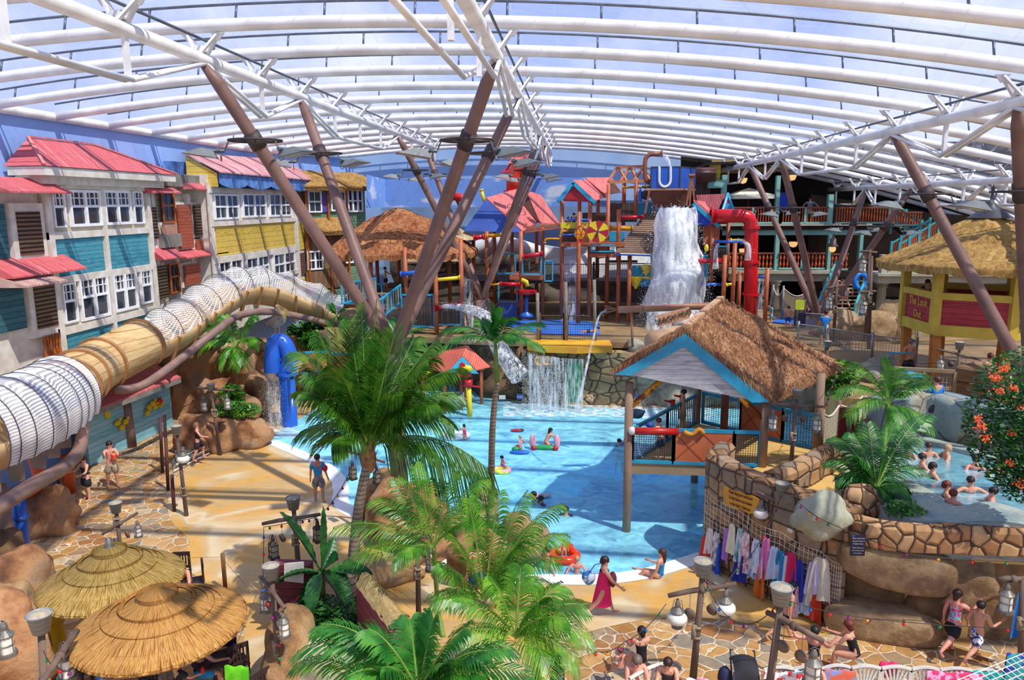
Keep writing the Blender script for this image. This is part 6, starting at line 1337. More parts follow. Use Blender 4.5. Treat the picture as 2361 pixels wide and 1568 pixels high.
def curtain(name,label,P0,P1,zb,n=900,th_=.1,mat=None,sweep_=0.0):
    b=MB();b.sheet(lambda u,v: P0.lerp(P1,u)+V((0,-sweep_*v-.05*noise.noise(V((u*9,v*4,0))),(zb-P0.lerp(P1,u).z)*v)),24,24);o=b.build(name,mat or thin,None,True)
    b=MB();spray(b,n,lambda: (P0.lerp(P1,random.random())+V((random.gauss(0,th_),random.gauss(0,th_)-sweep_*.5,0))+V((0,0,0)),1),.01,.03)
    for i in range(0,len(b.v),3):
        f_=random.random()**.8;dz_=(zb-P0.z)*f_
        for j in range(3): b.v[i+j].z+=dz_;b.v[i+j].y -= 0
    k=b.build('drops',drops,o);k['kind']='stuff';tag(o,label,'water');o['kind']='stuff'
cw=PY(628,857,yP-.2);curtain('falling_water','sheet of water falling from the blue arched pipe',cw+V((-.36,.1,0)),cw+V((.4,-.1,0)),-.05,5000,.16)
curtain('falling_water','broad water curtain falling from the yellow ledge into the pool',PY(1218,815,36.0),PY(1300,826,35.9),0,11000,.22)
curtain('falling_water','sparse streams falling from the right half of the yellow ledge',PY(1300,826,35.9),PY(1345,828,35.9),0,700,.15)
curtain('falling_water','dark splashing water in the play area below the red valve wheel',PY(1292,600,44.5),PY(1330,600,44.5),DZ,1500,.3)
curtain('falling_water','water dripping behind the pipes right of the red standpipe',PY(1742,640,44),PY(1770,645,44),DZ,1200,.2)
curtain('falling_water','thin water curtain under the thatched play tower roof',PY(1068,640,41.5),PY(1090,645,41.5),DZ,900,.15)
def jet(P,pts,label,r0=.02,r1=.12,n=1500,name='water_jet'):
    ps=smoothpts([PY(*q) for q in pts],8);L=len(ps);b=MB();b.tube(ps,[r0+(r1-r0)*i/L for i in range(L)],8);
    o=b.build(name,thin,None,True);b=MB();spray(b,n,lambda: (lambda i: (ps[i]+V((random.gauss(0,r0+(r1-r0)*i/L),random.gauss(0,r0+(r1-r0)*i/L),random.gauss(0,r0+(r1-r0)*i/L))),1))(random.randrange(L)),.01,.03);b.build('drops',drops,o)['kind']='stuff';o['kind']='stuff';tag(o,label,'water')
jet(None,((1022,705,39),(1080,712,38.2),(1125,735,37.5),(1150,800,36.8),(1200,870,36)),'long jet of water arcing from the red pipe of the thatched tower',.1,.55,6000)
jet(None,((1397,716,28.5),(1380,732,28.3),(1366,790,28),(1345,880,27.5),(1335,945,27.2)),'thin arc of water poured by the bamboo spout',.03,.06,500)
jet(None,((1526,356,45.5),(1537,365,45.3),(1543,385,45.3)),'stream filling the tipping bucket from the bent pipe',.12,.14,200)
for pts,l in ((((1655,562,42.6),(1650,580,42.4),(1650,620,42.4)),'left'),(((1700,552,42.6),(1725,566,42.3),(1724,600,42.3)),'right')): jet(None,pts,'small %s spray below the blue pipe near the red standpipe' % l,.04,.2,500)
foamm=wmat('white_foam',.85,2.5,.5,(1,1,1))
for q,l in (((1160,1480,926,962),'white foam on the pool under the ledge water curtain'),((1480,1640,936,966),'white foam on the pool behind the beach hut'),((610,690,985,1010),'foam where the blue pipe pours into the shallows')):
    b=MB();b.sheet(lambda u,v: (lambda P: V((P.x,P.y,.0+.05*abs(noise.noise(P*2)))))(PZ(q[0]+(q[1]-q[0])*u,q[3]+(q[2]-q[3])*v+4*noise.noise(V((u*6,v,1))),0)),30,8);o=b.build('foam',foamm,None,True);tag(o,l,'foam');o['kind']='stuff'
t=thing('pool_playhouse','small red roofed playhouse on posts in the shallow pool','playhouse',PZ(1063,943));coral=planks('coral_roof',['c9604c','d6725c'],.1,'X',.55,'a84a3a',.2,1,.4);YQ=35.6
for x,y1 in ((1063,943),(1110,930),(1074,925),(1025,952),(975,958)): p=PZ(x,y1);MB().cyl(V((p.x,p.y,-.6)),PY(x,850,p.y),.09,n=10).build('post',terra,t,True)
A,B,C_2,D2=PY(1008,832,YQ),PY(1067,866,YQ-.8),PY(1130,847,YQ+.3),PY(1078,800,YQ+1.2)
MB().prism([PY(1010,812,YQ+1),PY(1078,799,YQ+1.2),C_2,PY(1098,855,YQ-.5),PY(1066,822,YQ-.4)],(0,0,.05)).build('roof',coral,t)
MB().prism([PY(1066,822,YQ-.4),PY(1010,812,YQ+1),PY(940,838,YQ+.4),PY(1030,862,YQ-.8)],(0,0,.05)).build('roof',coral,t)
MB().prism([PY(1032,858,YQ-.9),PY(1103,862,YQ-.6),PY(1066,822,YQ-.5)],(0,.06,0)).build('gable_panel',cyanr,t);c=PY(1066,848,YQ-.95);MB().ell(c,(.16,.04,.28)).build('red_oval',redp,t,True);fpanel(t,1048,862,1086,868,YQ-.9,redp)
q=thing('spout_pole','yellow pole with a red collar and a spout above it before the playhouse','pole',PZ(1084,958));p=PZ(1084,958);MB().cyl(V((p.x,p.y,-.5)),PY(1080,885,p.y),.13,n=12).build('pole',yelp,q,True);MB().cyl(PY(1080,892,p.y),PY(1080,876,p.y),.2,n=14).build('collar',redp,q,True)
MB().tube([PY(1062,846,p.y),PY(1083,850,p.y),PY(1085,856,p.y)],.15,12).build('spout',yelp,t,True);MB().cyl(PY(1062,887,p.y+.6),PY(1108,893,p.y+.6),.05).build('crossbar',redp,t)
c=PY(972,858,YQ-.6);MB().ell(c,(.5,.4,.14)).build('yellow_scoop',yelp,t,True);MB().ell(c+V((-.45,0,.45)),(.35,.3,.1)).build('red_scoop',redp,t,True)
# ================================================================ people
def skinmat(name,c1,c2):
    m=pm(name,c1,c2,3,.5);return m
SK={'fair': skinmat('skin_fair','dba184','cf9072'),'pink': skinmat('skin_pink','e09a84','d48a74'),'tan': skinmat('skin_tan','c08560','b07550')}
def col(c): return pm('cloth_'+c,c,None,6,.8) if c not in CP else CP[c]
CP={}
def patt(name,a,b_,sc=14,lo=.48,hi=.52):
    CP[name]=pm('print_'+name,a,b_,sc,.8,lo=lo,hi=hi);return name
patt('floral','6fc0d8','d83a6a',16);patt('leafy','eceaf2','3a3a6a',12,.5,.52);patt('stripe','f0b0c0','e8506a',18);patt('greyprint','55565a','8a8a8c',20);patt('dots','d84a60','f0c8d0',14)
HAIR={k: pm('hair_'+k,c,None,8,.55) for k,c in dict(dark='2c1712',brown='4a2a1c',black='14100f',blonde='b5905a',red='6e2c18',grey='6a5a50',fair='c9a878').items()}
def skinobj(name,pts,edges,rad,mat,parent,root=0,sub=1):
    me=bpy.data.meshes.new(name);me.from_pydata([tuple(p) for p in pts],edges,[]);o=bpy.data.objects.new(name,me);COL.objects.link(o);o.parent=parent
    me.materials.append(mat);md=o.modifiers.new('skin','SKIN');md.use_smooth_shade=True;md.branch_smoothing=.3
    d=me.skin_vertices[0].data
    for i,r in enumerate(rad): d[i].radius=r if isinstance(r,tuple) else (r,r)
    for i in range(len(pts)): d[i].use_root=(i==root)
    s_=o.modifiers.new('sub','SUBSURF');s_.levels=sub;s_.render_levels=sub;return o
def dirv(fwd,out,side):
    a,b_=R(fwd),R(out);v=V((0,sin(a),-cos(a)));return V((side*sin(b_)*1.0,v.y*cos(b_),v.z*cos(b_)))
def person(label,P,face,h=1.7,skin='fair',hair='dark',hl=0,top=None,bottom=None,lean=0,th=((0,0),(0,0)),kn=(0,0),arm=((5,12),(5,12)),el=(15,15),detail=0,sink=0.0,sit=None,turn=0,fem=0,skirt=None,group=None,cat='person',nod=0):
    """th: (forward, outward) per leg; kn: knee bends; arm: (forward, out); el: elbow bends; sit: seat height, pelvis there"""
    P=V(P);r_=thing('person',label,cat,P,R(face),group);u=h
    L=R(lean);tv=V((0,sin(L),cos(L)))
    J={'pel': V((0,0,0)),'wai': tv*.09*u,'che': tv*.2*u,'nek': tv*.295*u}
    nd=R(lean*.4+nod);hv=V((sin(R(turn))*sin(nd),sin(nd)*cos(R(turn)),cos(nd)))
    J['jaw']=J['nek']+hv*.045*u+V((0,.008*u,0));J['hed']=J['nek']+hv*.095*u;J['top']=J['nek']+hv*.14*u
    names=['pel','wai','che','nek','jaw','hed','top'];ed=[(0,1),(1,2),(2,3),(3,4),(4,5),(5,6)]
    rad=[(.082*u,.062*u),(.068*u-.008*fem*u,.052*u),(.082*u-.006*fem*u,.058*u),(.032*u,.032*u),.042*u,(.048*u,.055*u),.036*u]
    def add(n,p,r,par): J[n]=p;names.append(n);rad.append(r);ed.append((names.index(par),len(names)-1))
    for i,s_ in enumerate((-1,1)):
        c='lr'[i];x=V((s_,0,0));add('sh'+c,tv*.275*u+x*.098*u,.036*u,'che')
        d=dirv(arm[i][0]+lean*0,arm[i][1],s_);e=J['sh'+c]+d*.17*u;add('el'+c,e,.025*u,'sh'+c);d2=dirv(arm[i][0]+el[i],arm[i][1]*.6,s_);w=e+d2*.145*u;add('wr'+c,w,.016*u,'el'+c)
        add('ha'+c,w+d2*.045*u,(.022*u,.014*u),'wr'+c)
        if detail:
            nx=d2.cross(V((s_,0,0))).normalized()
            for k,(o_,l_) in enumerate(((-.016,.038),(-.006,.045),(.005,.043),(.015,.033))):
                b0=w+d2*.062*u+nx*o_*u;add('f%d%s' % (k,c),b0+d2*l_*.4*u,.0058*u,'ha'+c);add('g%d%s' % (k,c),b0+d2*l_*u+V((-s_*.008*u,.006*u,0)),.005*u,'f%d%s' % (k,c))
            add('t0'+c,w+d2*.035*u+nx*-.028*u,.007*u,'ha'+c);add('t1'+c,w+d2*.06*u+nx*-.036*u,.006*u,'t0'+c)
        hp_=x*.052*u+V((0,0,-.02*u));add('hi'+c,hp_,.058*u+.006*fem*u,'pel');d=dirv(th[i][0],th[i][1],s_);k_=hp_+d*.235*u;add('kn'+c,k_,.038*u,'hi'+c)
        d2=dirv(th[i][0]-kn[i],th[i][1]*.5,s_);m_=k_+d2*.09*u;add('ca'+c,m_+V((0,-.008*u,0)),.034*u,'kn'+c);a=k_+d2*.225*u;add('an'+c,a,.02*u,'ca'+c)
        fo=V((s_*.15,d2.z*-1,0)) if abs(d2.z)>.5 else V((0,0,1));fo=V((s_*.12,max(.3,-d2.z),min(0,d2.y)*.6));fo.normalize();add('to'+c,a+fo*.095*u+V((0,0,-.015*u)),(.02*u,.012*u),'an'+c)
    lo=min(J[k].z for k in J if k[:2] in ('an','to'))-.014*u
    off=V((0,0,-lo if sit is None else sit+.06*u))+V((0,0,-sink));J={k: v+off for k,v in J.items()}
    skinobj('body',[J[n] for n in names],ed,rad,SK[skin],r_,0,2 if detail else 1)
    # face
    hd=J['hed'];fw=V((sin(-R(turn)),cos(R(turn)),0));sd=V((fw.y,-fw.x,0));b=MB()
    if detail or h>0:
        for s_ in (-1,1): b.ell(hd+fw*.05*u+sd*s_*.019*u+V((0,0,-.002*u)),.0075*u,6,4)
        b.build('eyes',HAIR['black'],r_,True,world=False);b=MB();b.ell(hd+fw*.056*u-V((0,0,.014*u)),(.008*u,.012*u,.013*u),6,4);[b.ell(hd+sd*s_*.05*u-V((0,0,.008*u)),(.008*u,.012*u,.018*u),6,4) for s_ in (-1,1)];b.build('nose_and_ears',SK[skin],r_,True,world=False)
        b=MB();b.ell(hd+fw*.05*u-V((0,0,.033*u)),(.015*u,.007*u,.004*u),6,4);b.build('mouth',pm('lips','a8453f','98403a',2,.5),r_,True,world=False)
    if hair:
        b=MB();m_=Matrix.Rotation(.0,3,'X');b.ell(hd-fw*.012*u+V((0,0,.012*u)),(.06*u,.068*u,.06*u),14,10)
        if hl: b.tube([hd-fw*.03*u+V((0,0,.01*u)),hd-fw*.045*u-V((0,0,.04*u)),hd-fw*.05*u-V((0,0,(.04+hl)*u))],[.05*u,.046*u,.02*u],10,flat=.7)
        if hl<0: pass
        b.build('hair',HAIR[hair],r_,True,world=False)
    def cloth(nm,keys,edges,k,mat,root=0,ex=.012): idx={n: i for i,n in enumerate(keys)};return skinobj(nm,[J[n] for n in keys],[(idx[a],idx[c]) for a,c in edges],[tuple(v*k+ex*u for v in (rad[names.index(n)] if isinstance(rad[names.index(n)],tuple) else (rad[names.index(n)],)*2)) for n in keys],mat,r_,root)
    if top:
        kind,c=top
        if kind=='shirt':
            for s_ in 'lr': J['m'+s_]=J['sh'+s_].lerp(J['el'+s_],.75);names.append('m'+s_);rad.append(.032*u)
            cloth('shirt',['pel','wai','che','shl','shr','ml','mr'],[('pel','wai'),('wai','che'),('che','shl'),('che','shr'),('shl','ml'),('shr','mr')],1.1,col(c),1)
        elif kind=='suit':
            J['b']=J['che'].lerp(J['nek'],.15);names.append('b');rad.append((.078*u,.055*u));cloth('swimsuit',['pel','wai','che','b'],[('pel','wai'),('wai','che'),('che','b')],1.06,col(c),1)
            b=MB();[b.tube([J['che']+V((s_*.04*u,.05*u,.03*u)),J['nek']+V((s_*.045*u,0,-.01*u)),J['che']+V((s_*.035*u,-.058*u,.03*u))],.004*u,5) for s_ in (-1,1)];b.build('straps',col(c),r_,world=False)
        elif kind=='bikini':
            J['b']=J['che']+V((0,0,.03*u));names.append('b');rad.append((.078*u,.055*u));J['b2']=J['che']-V((0,0,.012*u));names.append('b2');rad.append((.078*u,.054*u));cloth('bikini_top',['b2','b'],[('b2','b')],1.08,col(c))
    if bottom:
        kind,c=bottom
        if kind=='shorts':
            for s_ in 'lr': J['n'+s_]=J['hi'+s_].lerp(J['kn'+s_],.86);names.append('n'+s_);rad.append(.06*u)
            J['w']=J['pel'].lerp(J['wai'],.3);names.append('w');rad.append((.078*u,.058*u));cloth('shorts',['pel','w','hil','hir','nl','nr'],[('pel','w'),('pel','hil'),('pel','hir'),('hil','nl'),('hir','nr')],1.12,col(c))
        elif kind=='brief': J['w']=J['pel']+V((0,0,.02*u));J['w2']=J['pel']-V((0,0,.035*u));names+=['w','w2'];rad+=[(.08*u,.06*u),(.09*u,.062*u)];cloth('swim_briefs',['w2','w'],[('w2','w')],1.08,col(c))
    if skirt:
        c,z1=skirt;zt=J['che'].z+.03*u;b=MB();st_=J['knl'].y;fr_,bk2=max(J['knl'].y,J['knr'].y,J['anl'].y*.7,J['anr'].y*.7),min(J['knl'].y,J['knr'].y,J['anl'].y*.7,J['anr'].y*.7)
        def fn(a,v):
            z=zt+(z1*u-zt)*v;an=2*pi*a;rx=(.088+.012*v)*u+.012*u*sin(an*5)*v;ry=.07*u*(1-v)+v*(fr_-bk2)/2*.8+v*.035*u;return V((rx*cos(an),(fr_+bk2)/2*v*.9+ry*sin(an),z))
        b.sheet(fn,28,14);b.build('dress',col(c),r_,True,world=False)
    return r_
def box_on(r_,name,c,d,mat,m=None): return MB().ell(c,d,12,8).build(name,mat,r_,True,world=False)
walk=dict(th=((24,3),(-22,3)),kn=(8,22),arm=((-22,12),(26,12)),el=(20,30));stand=dict(th=((4,5),(-4,6)),kn=(2,8));seat=dict(th=((88,8),(85,8)),kn=(82,78))
p=person('man in a blue shirt and grey shorts seen from behind at the pool edge',PZ(737,1158),5,1.78,'tan','black',0,('shirt','1d86bd'),('shorts','greyprint'),detail=1,arm=((0,14),(4,14)),**stand)
box_on(p,'waist_bag',V((.25,-.02,1.22)),(.09,.12,.12),col('c8202c'));MB().tube([V((-.14,-.13,1.45)),V((.05,-.17,1.3)),V((.2,-.13,1.2))],.014,5).build('bag_strap',col('c8202c'),p,world=False)
p=person('woman in a bright pink wrap dress walking right along the beach',PZ(1392,1418),-82,1.66,'fair','dark',.02,None,None,detail=1,fem=1,skirt=('ea1a6c',.17),th=((22,2),(-26,2)),kn=(4,18),arm=((-8,10),(32,10)),el=(30,18),nod=8)
bag=thing('backpack','blue and white drawstring swim bag on the back of the woman in pink','bag',PZ(1392,1418)+V((-.38,0,1.0)),0);b=MB();b.ell((0,0,0),(.17,.16,.2));b.build('bag_body',patt('bag','3c7fc0','d8e4ee',5) and CP['bag'],bag,True,world=False);MB().tube([V((-.02,-.1,.12)),V((.15,-.14,.4)),V((.3,-.1,.42))],.012,5).build('strap',navy,bag,world=False)
b=MB();c=PZ(1392,1418)+V((.2,-.05,.98));b.ell(c,(.1,.14,.2));tag(b.build('beach_towel',col('6e2a3c'),None,True),'rolled dark towel under the arm of the woman in pink','towel')
person('shirtless man in blue shorts standing behind the palm fronds on the beach',PZ(1102,1392),25,1.76,'pink','brown',0,None,('shorts','2443a0'),detail=1,arm=((3,10),(-4,14)),**stand)
person('small child in patterned clothes standing beside the man in blue shorts',PZ(1068,1402),30,1.0,'fair','brown',0,('shirt','dots'),('shorts','2a4a3a'),**stand)
person('woman in a blue strapless swimsuit sitting on the white pool rim',PZ(1521,1333),62,1.65,'fair','brown',.13,('suit','1c84c4'),('brief','1c84c4'),detail=1,fem=1,sit=.02,th=((98,4),(86,6)),kn=(50,4),arm=((10,8),(30,5)),el=(20,60),lean=-4)
person('woman in a floral swim top and black shorts walking left of the boy',PZ(2192,1512),-58,1.68,'pink','dark',.04,('suit','floral'),('shorts','17151c'),detail=1,fem=1,th=((16,3),(-42,3)),kn=(2,20),arm=((-8,14),(50,8)),el=(20,80),lean=4)
person('boy in white swim trunks with dark leaf print walking right',PZ(2246,1527),-62,1.55,'fair','black',0,None,('shorts','leafy'),detail=1,th=((22,3),(-34,3)),kn=(4,24),arm=((-22,20),(20,16)),el=(60,95),lean=5)
person('boy in black shorts walking behind the near lamp post, looking down',PZ(1806,1478),-78,1.6,'fair','black',0,None,('shorts','1b1a1e'),detail=1,th=((20,3),(-30,3)),kn=(4,30),arm=((10,8),(-12,8)),el=(15,10),lean=10,nod=25)
person('woman in a black swimsuit holding a cloth beside the slide supports',PZ(203,1153),160,1.65,'fair','brown',.02,('suit','1c1a22'),('shorts','1c1a22'),detail=1,fem=1,arm=((30,16),(34,16)),el=(60,60),**stand)
p=person('bare chested man in beige shorts carrying a baby in orange',PZ(262,1124),-140,1.8,'pink','dark',0,None,('shorts','b5a284'),detail=1,arm=((40,10),(48,10)),el=(75,80),**stand)
person('baby in an orange top held against the shoulder of the bare chested man',PZ(262,1124)+V((.22,-.12,.98)),40,.72,'pink','blonde',0,('shirt','e8421c'),('brief','e8421c'),sit=.1,**seat)
person('woman in a dark purple swimsuit stepping down the beach steps',PZ(460,1062,.22),-70,1.62,'fair','blonde',.02,('suit','33192e'),('shorts','2c1428'),fem=1,th=((26,4),(-10,4)),kn=(30,14),arm=((20,10),(30,10)),el=(60,50))
def sitter(label,P,face,h,skin,hair,hl,top,bottom,sh=.45,lean=6,det=0,**k):
    kk=dict(seat);kk.update(arm=((35,8),(40,8)),el=(55,50));kk.update(k);return person(label,P,face,h,skin,hair,hl,top,bottom,sit=sh,lean=lean,detail=det,**kk)
sitter('bare backed man bending forward in a chair behind the greenish parasol',PZ(428,1375),200,1.75,'pink',None,0,None,('shorts','6a5a52'),lean=50)
sitter('woman in a navy swimsuit with tied dark hair at the table, green towel behind her',PZ(540,1560),55,1.65,'fair','dark',.02,('suit','231f3c'),('brief','231f3c'),det=1,fem=1)
sitter('person in bright blue shorts sitting under the orange parasol',PZ(462,1600),-60,1.7,'fair','brown',0,None,('shorts','1f8cc8'),lean=15)
sitter('blonde girl in dark clothes at the bottom edge under the parasol',PZ(415,1640),-40,1.35,'fair','fair',.14,('shirt','1a1a24'),None,fem=1)
sitter('woman in a blue swimsuit leaning over the table under the orange parasol',PZ(238,1625),-50,1.65,'fair','brown',.02,('suit','2a86c4'),('brief','2a86c4'),lean=35,fem=1)
sitter('child in a blue top on the far side of the table under the parasol',PZ(520,1520),190,1.1,'fair','brown',0,('shirt','2c4a9c'),None,.5)
sitter('woman in a black swimsuit seen from behind on the bench, left group',PZ(1478,1575),15,1.62,'fair','black',.03,('suit','1a1718'),('brief','1a1718'),det=1,fem=1)
sitter('toddler sitting beside the woman in black on the left bench',PZ(1430,1590),20,.95,'pink','red',0,None,('brief','5a6a8a'),.45)
sitter('man with bowed head at the bottom edge of the left bench',PZ(1462,1640),190,1.75,'pink','grey',0,None,('shorts','4a4a52'),det=1,nod=35)
sitter('woman with straps and dark hair bowed over the bench arm',PZ(1537,1640),170,1.62,'fair','dark',.02,('suit','2a2024'),('brief','2a2024'),det=1,fem=1,nod=35)
sitter('auburn haired woman in black seated by the white bench, looking left',PZ(1968,1560),60,1.65,'fair','red',.03,('suit','17151a'),('brief','17151a'),det=1,fem=1,lean=20,turn=-30)
sitter('person holding both arms to the head behind the near lantern',PZ(1872,1570),150,1.62,'pink','black',.02,('suit','1a1a20'),('brief','1a1a20'),arm=((100,40),(100,40)),el=(110,110),fem=1)
sitter('long haired woman with sunlit shoulders at the bottom edge below the lantern',PZ(1868,1650),175,1.65,'pink','red',.1,('bikini','3a7a5a'),('brief','2a2a2a'),det=1,fem=1,nod=25)
sitter('bare chested man sitting on a chair by the planter near the blue pipe',PZ(570,905),110,1.75,'pink','red',0,None,('shorts','2a2a3a'),lean=25)
sitter('person in a blue top sitting behind the man near the blue pipe',PZ(602,890),90,1.65,'fair','black',0,('shirt','263a9a'),None)
# in and around the pool
def swimmer(label,px,py,z,sink,face,h=1.6,skin='fair',hair='dark',hl=.02,top=None,bottom=None,**k):
    P=PZ(px,py,z);kk=dict(th=((5,5),(-5,5)),arm=((30,35),(30,35)),el=(30,30));kk.update(k);return person(label,V((P.x,P.y,z-sink)),face,h,skin,hair,hl,top,bottom,**kk)
swimmer('girl in a pink swimsuit standing in the pool pushing the boat float',1072,1012,0,.35,60,1.05,'pink','dark',.03,('suit','e0407a'),None,arm=((60,10),(60,10)),lean=8)
swimmer('blonde child sitting on the blue and green float',1200,1040,0,.3,-120,1.0,'pink','blonde',0,('suit','e0b0b0'),None)
swimmer('girl in a red bikini riding the pink float in mid pool',1258,1030,.0,.0,-60,1.45,'fair','black',.12,('bikini','d8264a'),('brief','d8264a'),sit=.1,lean=30,th=((60,25),(60,25)),kn=(80,80),arm=((50,5),(50,5)),el=(10,10))
swimmer('child in a striped swim vest near the slim palm trunk',1158,1080,0,.55,-80,1.1,'fair','black',.0,('shirt','stripe'))
for i,(x,y,f,l,t_) in enumerate(((1428,1026,200,'child swimming left of the beach hut post, dark hair','3a8ac0'),(1443,1022,160,'swimmer half hidden by the beach hut post','8a8aa0'),(952,1080,90,'dark haired swimmer behind the drooping coconut frond','2a3a5a'),(1232,1150,-100,'swimmer with a pale float behind the palm fronds','2a2a5a'),(1305,1186,170,'dark swimmer alone in the deep blue water','1a2a4a'),(1248,1160,-60,'second swimmer beside the pale float in the middle pool','3a3a60'))): swimmer(l,x,y,0,1.28,f,1.6,['fair','tan'][i % 2],'black',0,('shirt',t_))
person('baby in the orange swim seat near the front rim',PZ(1300,1290,0)+V((0,.1,-.12)),200,.75,'pink','fair',0,None,None,**stand)
swimmer('adult lying in the shallow water left of the orange float',1262,1310,0,1.0,150,1.7,'pink','brown',.02,('bikini','c83a3a'))
swimmer('child with wet fair hair sitting in the shallow water right of the orange float',1330,1318,0,.8,180,1.3,'pink','blonde',0,('bikini','d04a3a'))
# floats
def blob(name,parts,label,cat='float'):
    r_=thing(name,label,cat,parts[0][1])
    for (nm,c,d,m_) in parts: MB().ell(c,d,18,10).build(nm,m_,r_,True)
    return r_
c=PZ(1300,1283,.05);r_=thing('baby_float','orange inflatable baby swim seat near the front rim','float',c);b=MB();b.tube([c+V((.36*cos(a),.33*sin(a),.02)) for a in [2*pi*i/24 for i in range(25)]],.13,10);b.build('ring',pm('orange_vinyl','f0421c','e03814',1,.25),r_,True);MB().ell(c+V((.12,.18,.2)),(.16,.07,.16)).build('backrest',pm('orange_vinyl',''),r_,True)
c=PZ(1050,1004,.05);r_=thing('boat_float','white blue and green boat shaped float pushed by the girl','float',c);b=MB();b.tube([c+V((.55*cos(a),.35*sin(a)*(1.2 if cos(a)<0 else 1),0)) for a in [2*pi*i/20 for i in range(21)]],.12,8);b.build('hull',wrim,r_,True);b=MB();b.tube([c+V((.58*cos(a),.38*sin(a),-.09)) for a in [2*pi*i/20 for i in range(21)]],.08,8);b.build('blue_band',bluep,r_,True);b=MB();b.lathe([(.16,0),(.15,.3),(.1,.36),(.09,.5),(0,.55)],c+V((-.2,.1,.05)),12);b.build('green_cabin',pm('green_vinyl','1f9a5a','1a8a50',1,.4),r_,True)
c=PZ(1192,992,.04);blob('body_board',[('board',c,(.3,.14,.05),redp),('dark_nose',c+V((.2,.02,.01)),(.12,.12,.05),dark)],'small red and black floating board alone on the water')
c=PZ(1198,1042,.05);blob('float',[('wing',c,(.42,.16,.07),bluep),('green_block',c+V((-.15,.1,.08)),(.18,.13,.12),MATS['green_vinyl']),('red_tip',c+V((-.1,.2,.16)),(.1,.1,.07),redp)],'blue and green float carrying the blonde child')
c=PZ(1256,1032,.05);pk=pm('pink_vinyl','e8a8b4','dc98a6',1,.4);r_=blob('float',[('body',c,(.55,.15,.12),MATS['green_vinyl'])],'pink and teal ride on float under the girl in the red bikini')
for s_ in (-1,1): MB().ell(c+V((s_*.5,0,.25)),(.14,.12,.32)).build('pink_end',pk,r_,True);MB().ell(c+V((s_*.45,-.1,.0)),(.12,.1,.1)).build('red_foot',redp,r_,True)
c=PZ(1158,1084,.05);r_=thing('swim_ring','yellow and pink swim ring around the child in the striped vest','float',c);b=MB();b.tube([c+V((.26*cos(a),.24*sin(a),0)) for a in [2*pi*i/20 for i in range(21)]],.1,8);b.build('ring',pm('lime_vinyl','e4ee4a','e8a0b0',4,.3,lo=.5,hi=.52),r_,True)
c=PZ(1240,1142,.05);blob('float',[('board',c,(.5,.16,.06),pm('spotted_foam','d8d0dc','b0909c',8,.6))],'pale spotted float held by the swimmers behind the palm')
# hut, deck, stairs, bridge
person('boy in khaki shorts reaching up to a cord in the beach hut',PZ(1572,998,HZ),75,1.6,'fair','dark',0,None,('shorts','9a8f70'),arm=((-10,10),(165,10)),el=(10,10),**stand)
person('boy in blue shorts at the netted corner of the beach hut',PZ(1522,1062,HZ),60,1.4,'fair','brown',0,None,('shorts','27436e'),arm=((50,10),(60,10)),el=(40,40),lean=12,**stand)
b=MB();c=PZ(1522,1062,HZ)+V((-.35,-.05,1.15));b.ell(c,(.12,.12,.1));tag(b.build('water_scoop',royal,None,True),'blue and red scoop held by the boy at the hut corner','toy')
person('lifeguard in a blue shirt seen from behind on the walkway',PY(1899,796,37.2),0,1.78,'fair','black',0,('shirt','1c7ed0'),('shorts','greyprint'),arm=((15,8),(15,8)),el=(40,40),**stand)
dz=DZ
for l,x,y,f,h_,t_,b_,sk in (('boy in blue trunks standing on the play deck behind the hut roof',1816,757,0,1.3,None,('shorts','1c48a8'),'fair'),('child wrapped in a light blue towel by the red pipe',1777,748,100,1.2,('shirt','4ab0d0'),('shorts','4ab0d0'),'fair'),('bare chested man behind the yellow and blue signboard',1863,748,90,1.75,None,('shorts','1f2a4a'),'fair'),('person in dark shorts near the foot of the branching column',1880,744,60,1.4,None,('shorts','2a2f6a'),'pink')): person(l,PZ(x,y,dz),f,h_,sk,'black',0,t_,b_,**stand)
for l,x,y,Y_,f,t_,b_ in (('child in light blue climbing the open staircase with a ring',1972,684,45.5,10,('shirt','3a9ab8'),('shorts','3a9ab8')),('child with pale swimwear behind the blue ring on the stairs',1996,680,45.8,10,('suit','stripe'),('brief','e8e0e0')),('woman in a white and pink top going up the left of the stairs',1948,712,44.8,20,('suit','e8c8d0'),('brief','c88a9a')),('person in an orange top at the left rail of the stairs',1938,700,44.9,150,('shirt','e09a3a'),('shorts','4a4a5a'))): person(l,PY(x,y,Y_),f,1.5,'fair','dark',0,t_,b_,th=((20,4),(-15,4)),kn=(20,20))
c=PY(1984,648,45.4);b=MB();b.tube([c+V((.38*cos(a),.1*cos(a),.42*sin(a))) for a in [2*pi*i/20 for i in range(21)]],.13,8);tag(b.build('swim_ring',pm('azure_vinyl','1878e0','2488ee',1,.3),None,True),'bright blue swim ring carried up the open staircase','float')
person('boy in black trunks on the platform of the thatched play tower',PY(890,668,42.5),-90,1.35,'fair','black',0,None,('shorts','1a1a24'),arm=((40,10),(60,10)),el=(50,40),**stand)
person('child behind the lime yellow panel of the red gable tower, right one',PY(1323,545,44.6),180,1.4,'fair','black',0,('shirt','3a3a4a'),None,**stand)
person('child behind the lime yellow panel of the red gable tower, left one',PY(1310,550,44.8),180,1.3,'fair','brown',0,('shirt','5a4a4a'),None,**stand)
person('child in dark trunks lying on the blue splash mat',PZ(1362,766,DZ+.06),90,1.2,'fair','dark',0,None,('shorts','22305a'),sit=0,lean=-80,th=((85,6),(88,6)),kn=(5,2))
person('woman in a dark swimsuit reaching into the palm right of the rope fence',PZ(2083,985,2.4),75,1.68,'pink','dark',.06,('suit','2a3242'),('brief','2a3242'),arm=((85,8),(100,8)),el=(5,5),fem=1,**stand)
